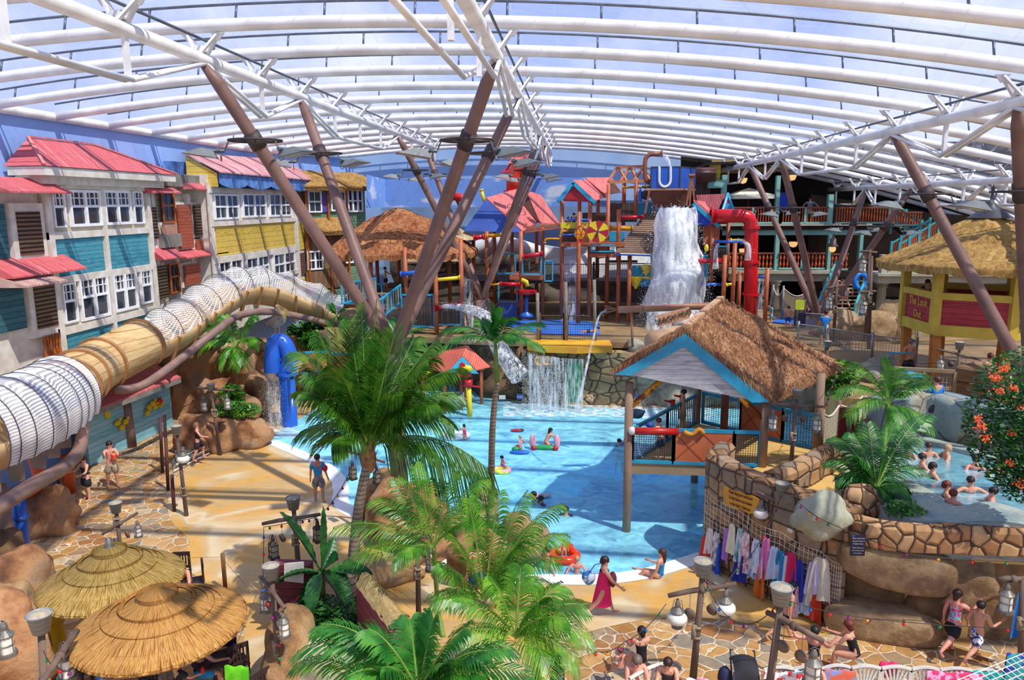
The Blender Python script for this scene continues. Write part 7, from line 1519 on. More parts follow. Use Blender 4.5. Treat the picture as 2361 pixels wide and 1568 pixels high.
person('person in a blue shirt standing behind the cracked grey wall',PZ(2150,990,3.0),10,1.75,'fair','brown',0,('shirt','1c7ed0'),('shorts','3a3a44'),**stand)
person('shirtless man in black trunks by the wooden fence left of the bar legs',PZ(2091,880,3.0),10,1.78,'tan','grey',0,None,('shorts','1a1a22'),**stand)
person('shirtless man in dark trunks right of the brown block pillar',PZ(2272,925,3.0),10,1.8,'pink','red',0,None,('shorts','24242c'),**stand)
person('person in dark clothes inside the lookout bar',V((cL.x-1.6,31.8,zb0+.2)),180,1.75,'fair','dark',0,('shirt','2a2430'),('shorts','1a1a22'),**stand)
HP=[(2140,1052,'man with cropped hair against the cracked wall in the hot pool',180,'brown',None),(2182,1056,'fair haired woman beside the man against the cracked wall',90,'fair',('suit','d8c8c8')),(2126,1078,'dark haired man at the left of the hot pool, seen from the side',-100,'dark',None),(2150,1100,'young woman with hand at mouth at the left of the hot pool',-100,'dark',('suit','2a2530')),(2247,1082,'woman in a navy swimsuit at the back of the hot pool',170,'black',('suit','2a3f8a')),(2302,1092,'woman in a black swimsuit at the back right of the hot pool',165,'red',('suit','1f1a22')),(2182,1145,'red haired woman at the near left rim of the hot pool',-110,'red',('suit','3a3040')),(2236,1135,'woman with arms spread in the middle of the hot pool',180,'dark',('suit','4a3f78')),(2286,1160,'person with a dark bun seen from the side in the near hot pool',70,'black',None),(2196,1165,'reddish head at the near rim of the hot pool',-60,'red',None),(2352,1120,'dark bather at the right edge of the hot pool',60,'dark',None),(2090,1055,'bather half hidden behind the palm by the hot pool',170,'dark',None),(2052,1052,'fair bather behind the palm leaves at the left of the hot pool',160,'brown',None)]
for x,y,l,f,hr,t_ in HP: swimmer(l,x,y,hz,1.14,f,1.6,'fair' if x % 3 else 'pink',hr,.02 if t_ else 0,t_,None,arm=((20,60),(20,60)) if 'spread' in l else ((35,25),(35,25)))
person('man leaning on the upper balcony beyond the railing',PY(1865,515,51.5),180,1.75,'fair','dark',0,('shirt','7a8aa0'),None,arm=((20,50),(20,50)),**stand)
# ================================================================ plants
def leafmat(name,a,b_,c=None,tr=.35):
    m,nt,b=newmat(name);b.inputs['Roughness'].default_value=.38
    n=N(nt,'ShaderNodeTexNoise',i_Scale=2.5,i_Detail=3.0);nt.links.new(coords(nt),n.inputs['Vector'])
    cc=ramp(nt,n.outputs[0],[(.35,a),(.5,b_),(.68,c or b_)]);nt.links.new(cc,b.inputs['Base Color'])
    t=N(nt,'ShaderNodeBsdfTranslucent');nt.links.new(cc,t.inputs[0]);ms=N(nt,'ShaderNodeMixShader');ms.inputs[0].default_value=tr
    nt.links.new(b.outputs[0],ms.inputs[1]);nt.links.new(t.outputs[0],ms.inputs[2]);nt.links.new(ms.outputs[0],nt.nodes['Material Output'].inputs[0]);return m
gcoco=leafmat('coconut_leaf','24500f','3f7a1a','6f962c');gareca=leafmat('areca_leaf','2f6c14','4f9622','86b838');gdark=leafmat('dark_palm_leaf','1c5a1c','2f7a28','5a9e38');gban=leafmat('banana_leaf','14421c','1f5a24','3a7a30',.25);givy=leafmat('ivy_leaf','2a5a1c','4a8a2a','8aae3a',.2);gbush=leafmat('bush_leaf','1f4a1c','2f6a24','4f8a34',.2)
stemg=pm('green_stem','7a9a3a','5f8230',3,.5);barkg=planks('palm_bark',['8a7a66','a3927c','756654'],.11,'Z',.9,'5a4c3e',.18,3,.8)
def frond(root,tip,mat,parent,rise=.25,ll=.5,n=34,hang=.35,w=.035,up=0.0,stem=.012,side=1.0,fill=.12):
    """rachis from root to tip, arching; leaflets both sides"""
    root,tip=V(root),V(tip);d=tip-root;L=d.length;mid=(root+tip)/2+V((0,0,L*rise));b=MB();K=14;pts=[]
    for i in range(K+1): t=i/K;pts.append(root*(1-t)**2+mid*2*t*(1-t)+tip*t*t)
    b.c=1;b.tube(pts,[stem*(1.6-1.3*i/K) for i in range(K+1)],5);b.c=0
    for i in range(n):
        t=fill+(1-fill)*(i+.5)/n;k=min(int(t*K),K-1);f_=t*K-k;p=pts[k].lerp(pts[k+1],f_);tn=(pts[k+1]-pts[k]).normalized();sd=tn.cross(V((0,0,1)))
        sd=sd.normalized() if sd.length>.05 else V((1,0,0));nr=sd.cross(tn).normalized();env=(sin(pi*min(1,(t-fill)/(1-fill)*.92+.08)))**.55;l=ll*(.35+.65*env)*random.uniform(.85,1.1)
        for s_ in (-1,1):
            d0=(sd*s_*.8+tn*(.55+.35*t)+nr*up+V((0,0,random.uniform(-.12,.12)))).normalized();q1=p+d0*l*.5+V((0,0,-hang*l*.15));q2=p+d0*l*.85+V((0,0,-hang*l*.6));q3=q2+(d0*.35+V((0,0,-hang*.9))).normalized()*l*.3
            wv=tn*w*.5;b.poly([p-wv*.5,p+wv*.5,q1+wv,q1-wv]);b.poly([q1-wv,q1+wv,q2+wv*.7,q2-wv*.7]);b.poly([q2-wv*.7,q2+wv*.7,q3])
    return b.build('frond',[mat,stemg],parent)
def palm(name,label,root,tips,mat,trunk=None,tr=.1,Y=None,cat='palm',**k):
    base=trunk[0] if trunk else V(root);r_=thing(name,label,cat,base)
    if trunk: 
        ps=smoothpts(trunk,5);MB().tube(ps,[tr*(1.25-.35*i/(len(ps)-1))*(1+.05*(i % 2)) for i in range(len(ps))],12).build('trunk',k.pop('bark',barkg),r_,True)
    k.pop('bark',None)
    for t in tips:
        kk=dict(k)
        if len(t)>3: kk.update(t[3])
        frond(root,PY(t[0],t[1],t[2]),mat,r_,**kk)
    return r_
# the big coconut palm in the middle
C0=PY(848,1035,17.0);ct=[PZ(806,1425,.75),PY(812,1320,16.4),PY(826,1180,16.7),PY(846,1075,16.95)]
T=[(775,758,17.6,dict(rise=.05,up=.35,hang=.05)),(833,700,17.4,dict(rise=.02,ll=.25,hang=.0)),(868,690,17.5,dict(rise=.0,ll=.06,hang=0)),(690,812,17.5,dict(rise=.22)),(700,905,16.3,dict(rise=.3)),(712,985,17.6,dict(rise=.32)),(765,1022,16.0,dict(rise=.4)),(1000,790,17.4,dict(rise=.15)),(1046,850,16.6,dict(rise=.24)),(1048,905,17.8,dict(rise=.3)),(1030,968,17.0,dict(rise=.38)),(1122,1078,16.7,dict(rise=.36,ll=1.15,hang=1.6)),(960,1035,18.6,dict(rise=.4)),(910,840,18.6,dict(rise=.1)),(745,940,18.4,dict(rise=.35)),(930,905,16.0,dict(rise=.35)),(880,770,17.0,dict(rise=.03,up=.3,hang=.1)),(955,780,18.2,dict(rise=.08)),(805,745,17.2,dict(rise=.03,up=.3,hang=.1)),(735,775,17.0,dict(rise=.12)),(985,830,16.3,dict(rise=.2)),(720,860,16.8,dict(rise=.22)),(1010,930,16.2,dict(rise=.3)),(850,800,17.8,dict(rise=.0,up=.3,hang=.1)),(910,770,16.6,dict(rise=.05,up=.2,hang=.1)),(780,850,16.2,dict(rise=.2))]
pc=palm('coconut_palm','big coconut palm with a husky crown shaft rising in front of the roof column',C0,T,gcoco,ct,.12,ll=.85,n=58,hang=.6,w=.042,stem=.02)
b=MB()
for i in range(26): a=i*2.4;z=-.55+.6*(i/26);b.poly([C0+V((.12*cos(a),.12*sin(a),z)),C0+V((.13*cos(a+.8),.13*sin(a+.8),z)),C0+V((.3*cos(a+.4),.3*sin(a+.4),z+.35))])
b.ell(C0-V((0,0,.25)),(.2,.2,.38));b.build('crown_husk',pm('husk_brown','8a5f3c','b58a5c',6,.9,.3),pc,True)
# tall slim palm
C1=PY(1142,792,21.3);cs=PY(1146,880,21.3)
palm('slim_palm','tall thin palm with a smooth green crown shaft over the pool',C1,[(1015,805,21.0,dict(rise=.42)),(1248,800,21.2,dict(rise=.38)),(1243,742,21.8,dict(rise=.2)),(1025,760,22.0,dict(rise=.3)),(1128,700,21.3,dict(rise=.05,up=.4)),(1158,712,21.2,dict(rise=.05,up=.4)),(1172,735,20.8,dict(rise=.1,up=.3)),(1110,740,21.6,dict(rise=.1,up=.3)),(1190,780,20.4,dict(rise=.3))],gdark,[PZ(1132,1195,.5),PY(1135,1000,21.3),cs],.085,ll=.5,n=30,hang=.45,w=.05,stem=.018)
MB().tube([cs,C1],[.09,.05],10).build('crown_shaft',stemg,bpy.data.objects['slim_palm'],True)
# left rear palm
C2=PY(545,800,32.6);palm('slim_palm','small feathery palm by the rear rocks left of the blue pipe',C2,[(470,800,32.5,dict(rise=.5)),(478,745,33,dict(rise=.35)),(520,728,33,dict(rise=.2)),(582,728,33,dict(rise=.3)),(598,790,32,dict(rise=.45)),(560,840,31.8,dict(rise=.5)),(540,838,33,dict(rise=.4)),(505,830,32,dict(rise=.5))],gareca,[PZ(545,915,0),C2],.07,ll=.75,n=22,hang=.7,w=.08,stem=.02)
# areca clump in the front, left one
C3=PY(1000,1262,14.6);palm('areca_palm','light green feathery palm on a thin green stem left of the man in blue shorts',C3,[(775,1215,14.6,dict(rise=.25)),(800,1290,14.2,dict(rise=.25)),(870,1150,15,dict(rise=.3)),(918,1105,15,dict(rise=.2)),(955,1075,14.8,dict(rise=.12,up=.3)),(1115,1105,14.8,dict(rise=.3)),(1090,1150,15.2,dict(rise=.25)),(1045,1095,14.4,dict(rise=.1)),(905,1290,13.8,dict(rise=.3)),(835,1250,15.3,dict(rise=.2)),(1105,1205,14.0,dict(rise=.3))],gareca,[PZ(1022,1470,0),PZ(1010,1400,.6),C3],.05,ll=.5,n=34,hang=.45,w=.032,bark=stemg)
C4=PY(1118,1385,13.6);palm('areca_palm','large bright areca palm in front of the man in blue shorts',C4,[(1080,1150,13.8,dict(rise=.1,up=.2)),(1150,1135,14,dict(rise=.12)),(1215,1140,14,dict(rise=.2)),(1290,1165,13.8,dict(rise=.3)),(1298,1235,13.6,dict(rise=.35)),(1285,1290,13.2,dict(rise=.3)),(1225,1215,14.2,dict(rise=.2)),(1010,1300,13.4,dict(rise=.2)),(1000,1380,13.2,dict(rise=.3)),(1250,1345,13,dict(rise=.3)),(1050,1240,13.2,dict(rise=.15)),(1185,1265,13.4,dict(rise=.2))],gareca,None,ll=.52,n=38,hang=.5,w=.032,stem=.018)
C5=PY(1190,1470,12.2);palm('areca_palm','areca palm with arching yellow green fronds beside the dark lantern pole',C5,[(1345,1395,12.3,dict(rise=.35)),(1362,1470,12,dict(rise=.4)),(1335,1530,11.7,dict(rise=.45)),(1290,1350,12.6,dict(rise=.25)),(1200,1310,12.5,dict(rise=.15)),(1130,1330,12.2,dict(rise=.2)),(1050,1380,12,dict(rise=.3)),(1060,1460,11.8,dict(rise=.3)),(1270,1560,11.2,dict(rise=.5)),(1240,1390,12,dict(rise=.2)),(1310,1430,11.6,dict(rise=.3))],gareca,None,ll=.5,n=38,hang=.5,w=.03,stem=.018)
C6=PY(965,1600,10.6);palm('broad_palm','dark green broad leaved palm filling the bottom centre of the photograph',C6,[(690,1500,10.8,dict(rise=.45)),(740,1440,11,dict(rise=.35)),(850,1450,10.6,dict(rise=.3)),(945,1430,11,dict(rise=.15,up=.3)),(1000,1425,10.8,dict(rise=.1,up=.3)),(1070,1450,10.6,dict(rise=.2)),(1180,1490,10.8,dict(rise=.3)),(1230,1560,10.4,dict(rise=.3)),(1120,1560,10,dict(rise=.3)),(800,1560,10,dict(rise=.4)),(880,1540,10,dict(rise=.3)),(1020,1530,9.9,dict(rise=.2)),(1130,1500,10.2,dict(rise=.25))],gdark,None,ll=.5,n=26,hang=.35,w=.055,stem=.02)
C6b=PY(700,1590,10.8)
palm('broad_palm','bright green arching frond plant at the bottom left of the planter',PY(905,1640,10.9),[(680,1535,11,dict(rise=.5)),(735,1450,11.2,dict(rise=.45)),(815,1455,11.1,dict(rise=.3))],gareca,None,ll=.42,n=30,hang=.5,w=.05,stem=.02)
# right hand palms
C7=PY(2050,935,21.6);palm('areca_palm','tall palm with long arching fronds above the clump by the hot pool',C7,[(1925,905,21.5,dict(rise=.5)),(1965,835,21.8,dict(rise=.35)),(2035,828,21.8,dict(rise=.08,up=.3)),(2065,850,22.2,dict(rise=.1)),(2138,880,21.5,dict(rise=.4)),(2125,860,22.5,dict(rise=.3)),(2150,985,21,dict(rise=.3)),(1950,960,21,dict(rise=.45)),(2085,990,20.8,dict(rise=.4))],gareca,[PZ(2028,1120,2.7),C7],.05,ll=.55,n=34,hang=.5,w=.04,bark=stemg)
C8=PZ(2020,1125,3.0);palm('areca_palm','dense low palm clump on the grey cement planter',C8,[(1925,1010,19.2,dict(rise=.3)),(1915,1060,19,dict(rise=.35)),(1940,1100,18.6,dict(rise=.4)),(1985,1140,18,dict(rise=.45)),(2040,1150,18,dict(rise=.45)),(2090,1130,18.2,dict(rise=.4)),(2120,1080,18.8,dict(rise=.35)),(2105,1010,19.4,dict(rise=.25)),(2060,975,19.6,dict(rise=.15)),(2000,975,19.4,dict(rise=.15)),(1965,1000,19.3,dict(rise=.2)),(2045,1040,18.4,dict(rise=.25)),(1985,1060,18.4,dict(rise=.25)),(2140,955,19.6,dict(rise=.3))],gdark,None,ll=.5,n=30,hang=.5,w=.04,stem=.016)
# spiky crown behind the stairs, small potted palms on the deck
for l,c,tips in (('spiky palm crown beside the blue slide of the thatched tower',PY(925,780,35.5),[(885,770,35.5),(900,735,36),(940,735,36),(970,755,35.5),(985,800,35),(900,810,35),(960,840,34.8)]),('small palm on the dark rocks at the left of the pool wall',PY(775,730,38),[(765,705,38),(790,712,38),(800,745,37.8),(760,750,37.8)])): palm('spiky_palm',l,c,[t+(dict(rise=.2),) for t in tips],gdark,None,ll=.6,n=16,hang=.3,w=.09,stem=.02)
# banana plant
B0=PZ(742,1400,.9);bn=thing('banana_plant','banana plant with huge dark green paddle leaves in the centre planter','plant',B0);c=PY(742,1318,B0.y);MB().tube([B0,c],[.1,.07],10).build('stalk',pm('banana_stalk','5a6a2a','3f4f20',3,.6),bn,True)
def paddle(root,tip,w,parent,mat=None,rise=.2,tw=0.0,n=16,nm='leaf'):
    root,tip=V(root),V(tip);d=tip-root;mid=(root+tip)/2+V((0,0,d.length*rise));b=MB();sd=d.cross(V((0,0,1))).normalized();sd=Matrix.Rotation(tw,3,d.normalized()) @ sd;nr=sd.cross(d).normalized()
    def fn(u,v):
        t=u;p=root*(1-t)**2+mid*2*t*(1-t)+tip*t*t;ww=w*max(0,sin(pi*max(0,(t-.14)/.86)))**.6 if t>.14 else .02;s_=(v-.5)*2;return p+sd*s_*ww+nr*(abs(s_)*ww*.35+.012*sin(t*60)*abs(s_))
    b.sheet(fn,n*2,6);b.tube([root*(1-t)**2+mid*2*t*(1-t)+tip*t*t-nr*.01 for t in [i/12 for i in range(13)]],[.022-.0014*i for i in range(13)],5);return b.build(nm,mat or gban,parent,True)
y_=B0.y
for (x,y,dy,w,r_,tw) in ((645,1180,.3,.28,.06,.5),(745,1168,.2,.1,.0,1.2),(632,1345,-.2,.17,.2,.2),(860,1325,.1,.2,.15,.3),(805,1400,-.5,.26,.45,-.2),(715,1430,-.8,.2,.4,.2),(600,1370,.3,.1,.15,0),(780,1290,-.4,.26,.1,.6),(700,1340,.5,.2,.1,.1),(690,1400,.2,.14,.3,0),(770,1240,.6,.16,.0,.8)): paddle(c,PY(x,y,y_+dy),w,bn,None,r_,tw)
def bush(name,label,c,r,n,s,mat,cat='bush',flat=1.0,extra=None):
    b=MB();c=V(c)
    for _ in range(n):
        d=V((random.gauss(0,1),random.gauss(0,1),random.gauss(0,1))).normalized();k=random.random()**.4;p=c+V((d.x*r[0]*k,d.y*r[1]*k,d.z*r[2]*k));a=V((random.gauss(0,1),random.gauss(0,1),random.gauss(0,.4))).normalized();e=a.cross(V((random.gauss(0,.4),random.gauss(0,.4),1))).normalized();q=s*random.uniform(.6,1.3)
        b.poly([p-a*q,p+e*q*.45,p+a*q,p-e*q*.45])
    o=b.build(name,mat);return tag(o,label,cat)
bush('ivy','ivy growing over the sunlit rock left of the blue pipe',PZ(545,945,1.5),(1.1,.7,.35),1500,.09,givy);bush('ivy','ivy trailing over the planter rocks behind the front column',PZ(985,1135,1.1)+V((0,.3,0)),(.75,.6,.3),1200,.06,givy);bush('ivy','ivy over the low rock rim under the slim palm',PZ(1115,1235,.8),(.6,.8,.35),1300,.06,givy)
bush('foliage','dark leafy foliage behind the pelican',PY(720,775,38.5),(1.5,.8,.9),1500,.2,gbush);bush('foliage','bright variegated leaves below the slide end',PY(730,785,37),(.9,.5,.5),400,.26,gareca);bush('foliage','leaves with pale blotches on the planter left of the cave',PZ(535,915,1.6),(.6,.5,.6),350,.16,gareca);bush('foliage','green foliage behind the thatched hut roof corner',PY(1925,870,28),(.9,.8,.7),1200,.12,givy)
bush('foliage','dark undergrowth between the banana plant and the red kiosk',PZ(760,1440,.7),(1.2,.8,.6),2500,.09,gbush);bush('foliage','small creeping plants in the grey cement planter',PZ(2085,1175,2.9),(.5,.35,.2),500,.07,givy);bush('foliage','undergrowth at the foot of the right hand palms',PZ(1990,1120,2.9),(.7,.5,.3),900,.08,gbush)
fbx=thing('flowering_bush','dark green climbing bush with orange blossoms at the right edge','bush',V((9.6,16.3,4.0)));o=bush('x','x',PY(2365,965,16.4),(1.25,.9,1.6),6500,.07,gbush);o.name='leaves'
def reparent(o,r): 
    for k in ('label','category'): 
        if k in o: del o[k]
    w=o.location.copy();o.parent=r;o.location=w-r.location
reparent(o,fbx);o=bush('x','x',PY(2350,1105,16.2),(.5,.5,.5),900,.06,gbush);o.name='leaves';reparent(o,fbx);bl=pm('orange_blossom','f0582c','f88a50',9,.7)
for x,y,k in ((2256,968,5),(2262,985,8),(2275,1010,6),(2330,1068,7),(2352,1115,8),(2315,850,6),(2295,870,8),(2340,893,5),(2302,902,4),(2350,935,4),(2335,1000,4)):
    b=MB();c=PY(x,y,15.9)
    for _ in range(k*5): p=c+V((random.gauss(0,.05),random.gauss(0,.05),random.gauss(0,.04)));b.ell(p,.022,5,3)
    b.build('blossom',bl,fbx)
# ================================================================ lamp posts, lanterns, light strings
postd=pm('driftwood_post','5a463c','7a6656',3,.85,.3,stretch=(1,1,.2));galvb=planks('galvanised_bucket',['777c80','8e9498','666b70'],.09,'Z',.5,'707470',.12,4,.4);ropec=pm('rope_binding','a08c72','85735c',8,.9)
lm_metal=pm('lantern_grey','6a665e','8a867c',5,.5,metal=.5);lm_dark=pm('lantern_dark','3a322e','4a423c',5,.5,metal=.3);lglass=pm('lantern_glass','e8e4d8','cfcabc',3,.15);lwarm=MATS['warm_lamp'];sandfill=pm('bucket_sand','b5a890','9c907a',9,.95)
def lantern(c,s_,kind,label):
    """hanging lantern, top loop at c"""
    r_=thing('lantern',label,'lantern',c,group=None);dk=lm_dark if kind=='box' else lm_metal;z=-.12*s_
    b=MB();b.tube([V((-.1*s_,0,-.2*s_)),V((-.06*s_,0,-.03*s_)),V((0,0,0)),V((.06*s_,0,-.03*s_)),V((.1*s_,0,-.2*s_))],.007,4);b.lathe([(.02*s_,-.02*s_),(.05*s_,-.1*s_),(.05*s_,-.16*s_),(.13*s_,-.24*s_),(.12*s_,-.26*s_)],n=4 if kind=='box' else 14);b.build('cap',dk,r_,world=False)
    if kind=='globe': b=MB();b.ell((0,0,-.38*s_),(.19*s_,.19*s_,.13*s_));b.build('glass',lglass,r_,True,world=False);MB().lathe([(.1*s_,-.5*s_),(.1*s_,-.56*s_),(0,-.56*s_)],n=14).build('base',dk,r_,world=False)
    else:
        b=MB();n=4 if kind=='box' else 10;b.lathe([(.1*s_,-.26*s_),(.1*s_,-.52*s_)],n=n);b.build('glass',lglass if kind != 'box' else pm('smoky_glass','8a8478','6a655c',3,.2),r_,world=False);b=MB()
        for j in range(4): a=j*pi/2;b.cyl((.11*s_*cos(a),.11*s_*sin(a),-.25*s_),(.11*s_*cos(a),.11*s_*sin(a),-.54*s_),.009*s_,n=4)
        b.lathe([(.0,-.52*s_),(.14*s_,-.52*s_),(.14*s_,-.58*s_),(0,-.6*s_)],n=n);b.lathe([(.115*s_,-.38*s_),(.12*s_,-.39*s_),(.115*s_,-.4*s_)],n=n);b.build('cage',dk,r_,world=False)
def lamp(label,base,top,bars=(),sc=1.0,discs=True,full=True,strap=.5,r=.055):
    """bars: list of ((px,py),(px,py), dy0, dy1) given in photo terms at post depth"""
    base,top=V(base),V(top);r_=thing('lamp_post',label,'lamp post',base);MB().tube([base,top],[r*1.25*sc,r*.9*sc],10).build('pole',postd,r_,True);d=top-base
    b=MB();[b.cyl(base+d*(strap+k),base+d*(strap+k+.015),r*1.6*sc,n=12) for k in (0,.09)];b.cyl(base+d*(strap-.01)+V((-.06,-.02,0))*sc,base+d*(strap+.12)+V((-.06,-.02,0))*sc,r*.9*sc,n=8);b.build('binding',ropec,r_,True)
    if full: b=MB();b.lathe([(0,0),(.115*sc,0),(.165*sc,.27*sc),(.18*sc,.28*sc),(.165*sc,.29*sc),(.155*sc,.25*sc),(.155*sc,.24*sc)],top-V((0,0,.02)),18);b.build('bucket',galvb,r_,True);MB().lathe([(.155*sc,.25*sc),(.08*sc,.28*sc),(0,.3*sc)],top,14).build('fill',sandfill,r_,True)
    for P,Q in bars: b=MB();b.tube([P,P.lerp(Q,.3)+V((0,0,.02)),P.lerp(Q,.7),Q],[.042*sc,.05*sc,.045*sc,.04*sc],8);b.lathe([(.05*sc,-.05),(.066*sc,-.05),(.066*sc,.05),(.05*sc,.05)],P.lerp(Q,.5),10,ax=Q-P);b.build('crossbar',postd,r_,True)
    if discs and bars:
        P,Q=bars[0]
        for t in (.33,.66): c=P.lerp(Q,t)-V((0,0,.42*sc));b=MB();b.lathe([(0,-.03),(.1*sc,-.03),(.1*sc,.03),(0,.03)],c,14,ax=(.6,.8,.2));b.build('pulley',postd,r_,True);MB().cyl(c,P.lerp(Q,t),.007,n=4).build('cord',ropec,r_)
    return r_
LAMP=[]
def L_(label,bx,by,tx,ty,z=0.0,bar=None,sc=1.0,lan=(),Y=None,ddy=(0,0),**k):
    base=PZ(bx,by,z) if Y is None else V((PY(bx,by,Y).x,Y,z));top=PY(tx,ty,base.y);bs=[]
    if bar: bs=[(PY(bar[0],bar[1],base.y+ddy[0]),PY(bar[2],bar[3],base.y+ddy[1]))]
    lamp(label,base,top,bs,sc,**k)
    for i,(x,y,s_,kd,l) in enumerate(lan): lantern(PY(x,y,base.y+(ddy[0] if i==0 else ddy[1])*.8),s_,kd,l)
    return base,top,bs
L_('driftwood lamp post with bucket behind the greenish straw parasol',285,1330,268,1180,bar=(235,1232,318,1182),ddy=(-.3,.3),lan=((316,1200,.8,'cyl','small tin lantern right of the post behind the greenish parasol'),(250,1240,.8,'cyl','tin lantern just above the tip of the greenish parasol')),strap=.8)
L_('tall thin lamp post with bucket by the beach steps',430,1190,408,1000,lan=((420,1030,1.1,'globe','white globe lantern on the thin post by the steps'),),strap=.25)
L_('lamp post with bucket before the ivy covered rock',508,1050,487,900,bar=(455,895,540,900),lan=((468,912,1.1,'cyl','pale lantern left of the post before the ivy rock'),(522,908,1.1,'cyl','lantern right of the post before the ivy rock')),strap=.6)
B4,T4,b4=L_('lamp post with bucket and long crossbar behind the banana leaves',692,1355,677,1172,z=.3,bar=(605,1208,738,1186),lan=((628,1232,1.15,'box','black square lantern hanging left above the sand'),(731,1195,1.1,'box','black square lantern beside the upright banana leaf')),strap=.55,sc=1.1)
B5,T5,b5=L_('lamp post with bucket and slanting crossbar at the planter corner',650,1600,626,1332,z=.2,bar=(600,1328,656,1402),ddy=(.3,-.4),lan=((610,1352,.95,'cyl','tin lantern on the upper end of the slanting crossbar'),(652,1408,.95,'cyl','tin lantern on the lower end of the slanting crossbar')),strap=.35)
B6,T6,b6=L_('lamp post with bucket and two white globes on the right of the beach',1596,1585,1620,1325,bar=(1540,1374,1698,1346),sc=1.15,lan=((1563,1380,1.15,'globe','white globe lantern left of the right beach post'),(1674,1356,1.15,'globe','white globe lantern right of the right beach post')),strap=.45)
B7,T7,b7=L_('lamp post with bucket in front of the towel wall',1782,1385,1803,1138,bar=(1744,1135,1849,1184),ddy=(.3,-.2),sc=1.05,lan=((1757,1150,1.05,'globe','white globe lantern over the orange notice'),(1832,1184,1.05,'globe','white globe lantern beside the pale rock face')),strap=.3)
B8=V((PY(1765,1568,12.6).x,12.6,0));L_('dark lamp post with bucket and branching crossbars nearest the camera on the right',1762,1640,1800,1390,Y=13.2,bar=(1768,1412,1898,1478),ddy=(.2,-.7),sc=1.2,lan=((1878,1492,1.35,'cyl','large dark lantern before the person with raised arms'),),strap=.3)
B9,T9,b9=L_('lamp post with bucket standing on the deck before the beach hut',1822,1085,1838,918,z=HZ,bar=(1768,932,1898,938),sc=.95,lan=((1783,942,1.1,'cyl','lantern left of the post before the beach hut'),(1886,946,1.1,'cyl','lantern right of the post before the beach hut')),strap=.42)
L_('big weathered lamp post with bucket in the bottom left corner',105,1700,95,1455,Y=11.6,bar=(178,1455,92,1580),ddy=(.4,-1.2),sc=1.25,lan=((146,1480,1.3,'cyl','big tin lantern in the bottom left corner'),(6,1430,1.1,'cyl','pale tin lantern cut by the left edge')),discs=False,strap=.5)
B11,T11,b11=L_('dark lamp post with lanterns standing behind the feathery front palm',966,1460,962,1228,bar=(930,1232,1000,1240),full=False,lan=((942,1232,1.0,'cyl','tin lantern among the palm leaves left of the dark post'),(992,1262,1.0,'cyl','tin lantern right of the dark post near the planter rock')),strap=.55)
L_('lamp post with crossbar hidden behind the coconut palm crown',835,1210,842,1052,z=.2,bar=(800,1040,888,1066),full=False,lan=((812,1062,1.05,'box','dark lantern left of the coconut palm crown'),(868,1072,1.05,'box','greenish lantern right of the coconut palm crown')),discs=False,strap=.4)
L_('lamp post with bucket and slanting crossbar near the legs of the lookout bar',2205,930,2212,805,z=3.0,bar=(2162,806,2262,830),sc=.95,lan=((2170,818,1.1,'cyl','lantern left of the post near the lookout bar legs'),(2243,834,1.1,'cyl','lantern right of the post on the block pillar')),strap=.4)
L_('lamp post with bucket behind the beach hut roof',1905,880,1908,800,z=3.0,bar=(1890,835,1960,842),sc=.9,lan=((1942,842,1.1,'cyl','lantern under the right tip of the beach hut roof'),),strap=.4)
for l,bx,by,tx,ty,br in (('thin lamp post in front of the open staircase',1922,775,1930,650,(1905,666,1948,657)),('thin lamp post right of the open staircase',2003,800,2010,590,(1985,676,2020,671)),('thin lamp post with pale shade before the balcony corner',1998,760,2006,575,(1983,580,2022,582))): L_(l,bx,by,tx,ty,Y=38.5 if bx<2000 else 37,z=3.0,bar=br,full=False,sc=1.3,lan=((br[0]+8,br[1]+8,1.5,'cyl','pale lantern on the '+l.replace('thin ','')),))
L_('driftwood post at the right edge beside the rope net',2350,1600,2358,1330,Y=15.4,bar=(2300,1336,2372,1334),sc=1.15,full=False,lan=((2325,1340,1.2,'cyl','tin lantern in front of the right hand rope net'),),discs=False)
L_('dark lantern pole under the arching areca fronds',1238,1640,1240,1480,Y=12.0,bar=(1215,1500,1290,1510),full=False,lan=((1285,1512,1.1,'box','black lantern below the areca fronds by the bulbs'),),discs=False)
# bulbs
BC={k: pm('bulb_'+k,c,None,2,.15) for k,c in dict(red='e01020',orange='f59a10',green='0a8a4a',blue='1a5fb0',purple='8a1a7a').items()};bi_=[0]
def lights(label,pts,n,sag=.25,bs=.035):
    P=[V(p) for p in pts];r_=thing('light_string',label,'light string',P[0]);ps=[]
    for a,c in zip(P,P[1:]):
        for i in range(10): t=i/10;ps.append(a.lerp(c,t)-V((0,0,sag*4*t*(1-t))))
    ps.append(P[-1]);MB().tube(ps,.009,5).build('cable',lm_dark,r_)
    for i in range(n):
        k=(i+.5)/n*(len(ps)-1);j=int(k);p=ps[j].lerp(ps[j+1],k-j);bi_[0]+=1;o=MB().ell(p-V((0,0,.055)),bs,8,6).build('bulb',BC[['red','orange','purple','red','blue','green'][(bi_[0]*5) % 6]],r_,True);MB().cyl(p,p-V((0,0,.03)),.014,n=6).build('socket',lm_dark,o)
lights('coloured bulbs sloping from the left globe post down to the areca palm',[PY(1536,1392,B6.y),PY(1440,1480,13.4),PY(1360,1498,12.6)],6,.12)
lights('coloured bulbs sagging between the right beach post and the near dark post',[T6,PY(1700,1435,14),PY(1800,1385,13.2)],6,.2)
lights('coloured bulbs along the long rock bench from the near dark post',[PY(1800,1380,13.2),PY(2000,1425,14),PY(2361,1448,15.3)],9,.05)
lights('coloured bulbs crossing the long slab rock to the right edge',[PY(1838,1155,16.5),PY(1900,1200,16.3),PY(2100,1278,15.8),PY(2361,1295,15.6)],10,.04)
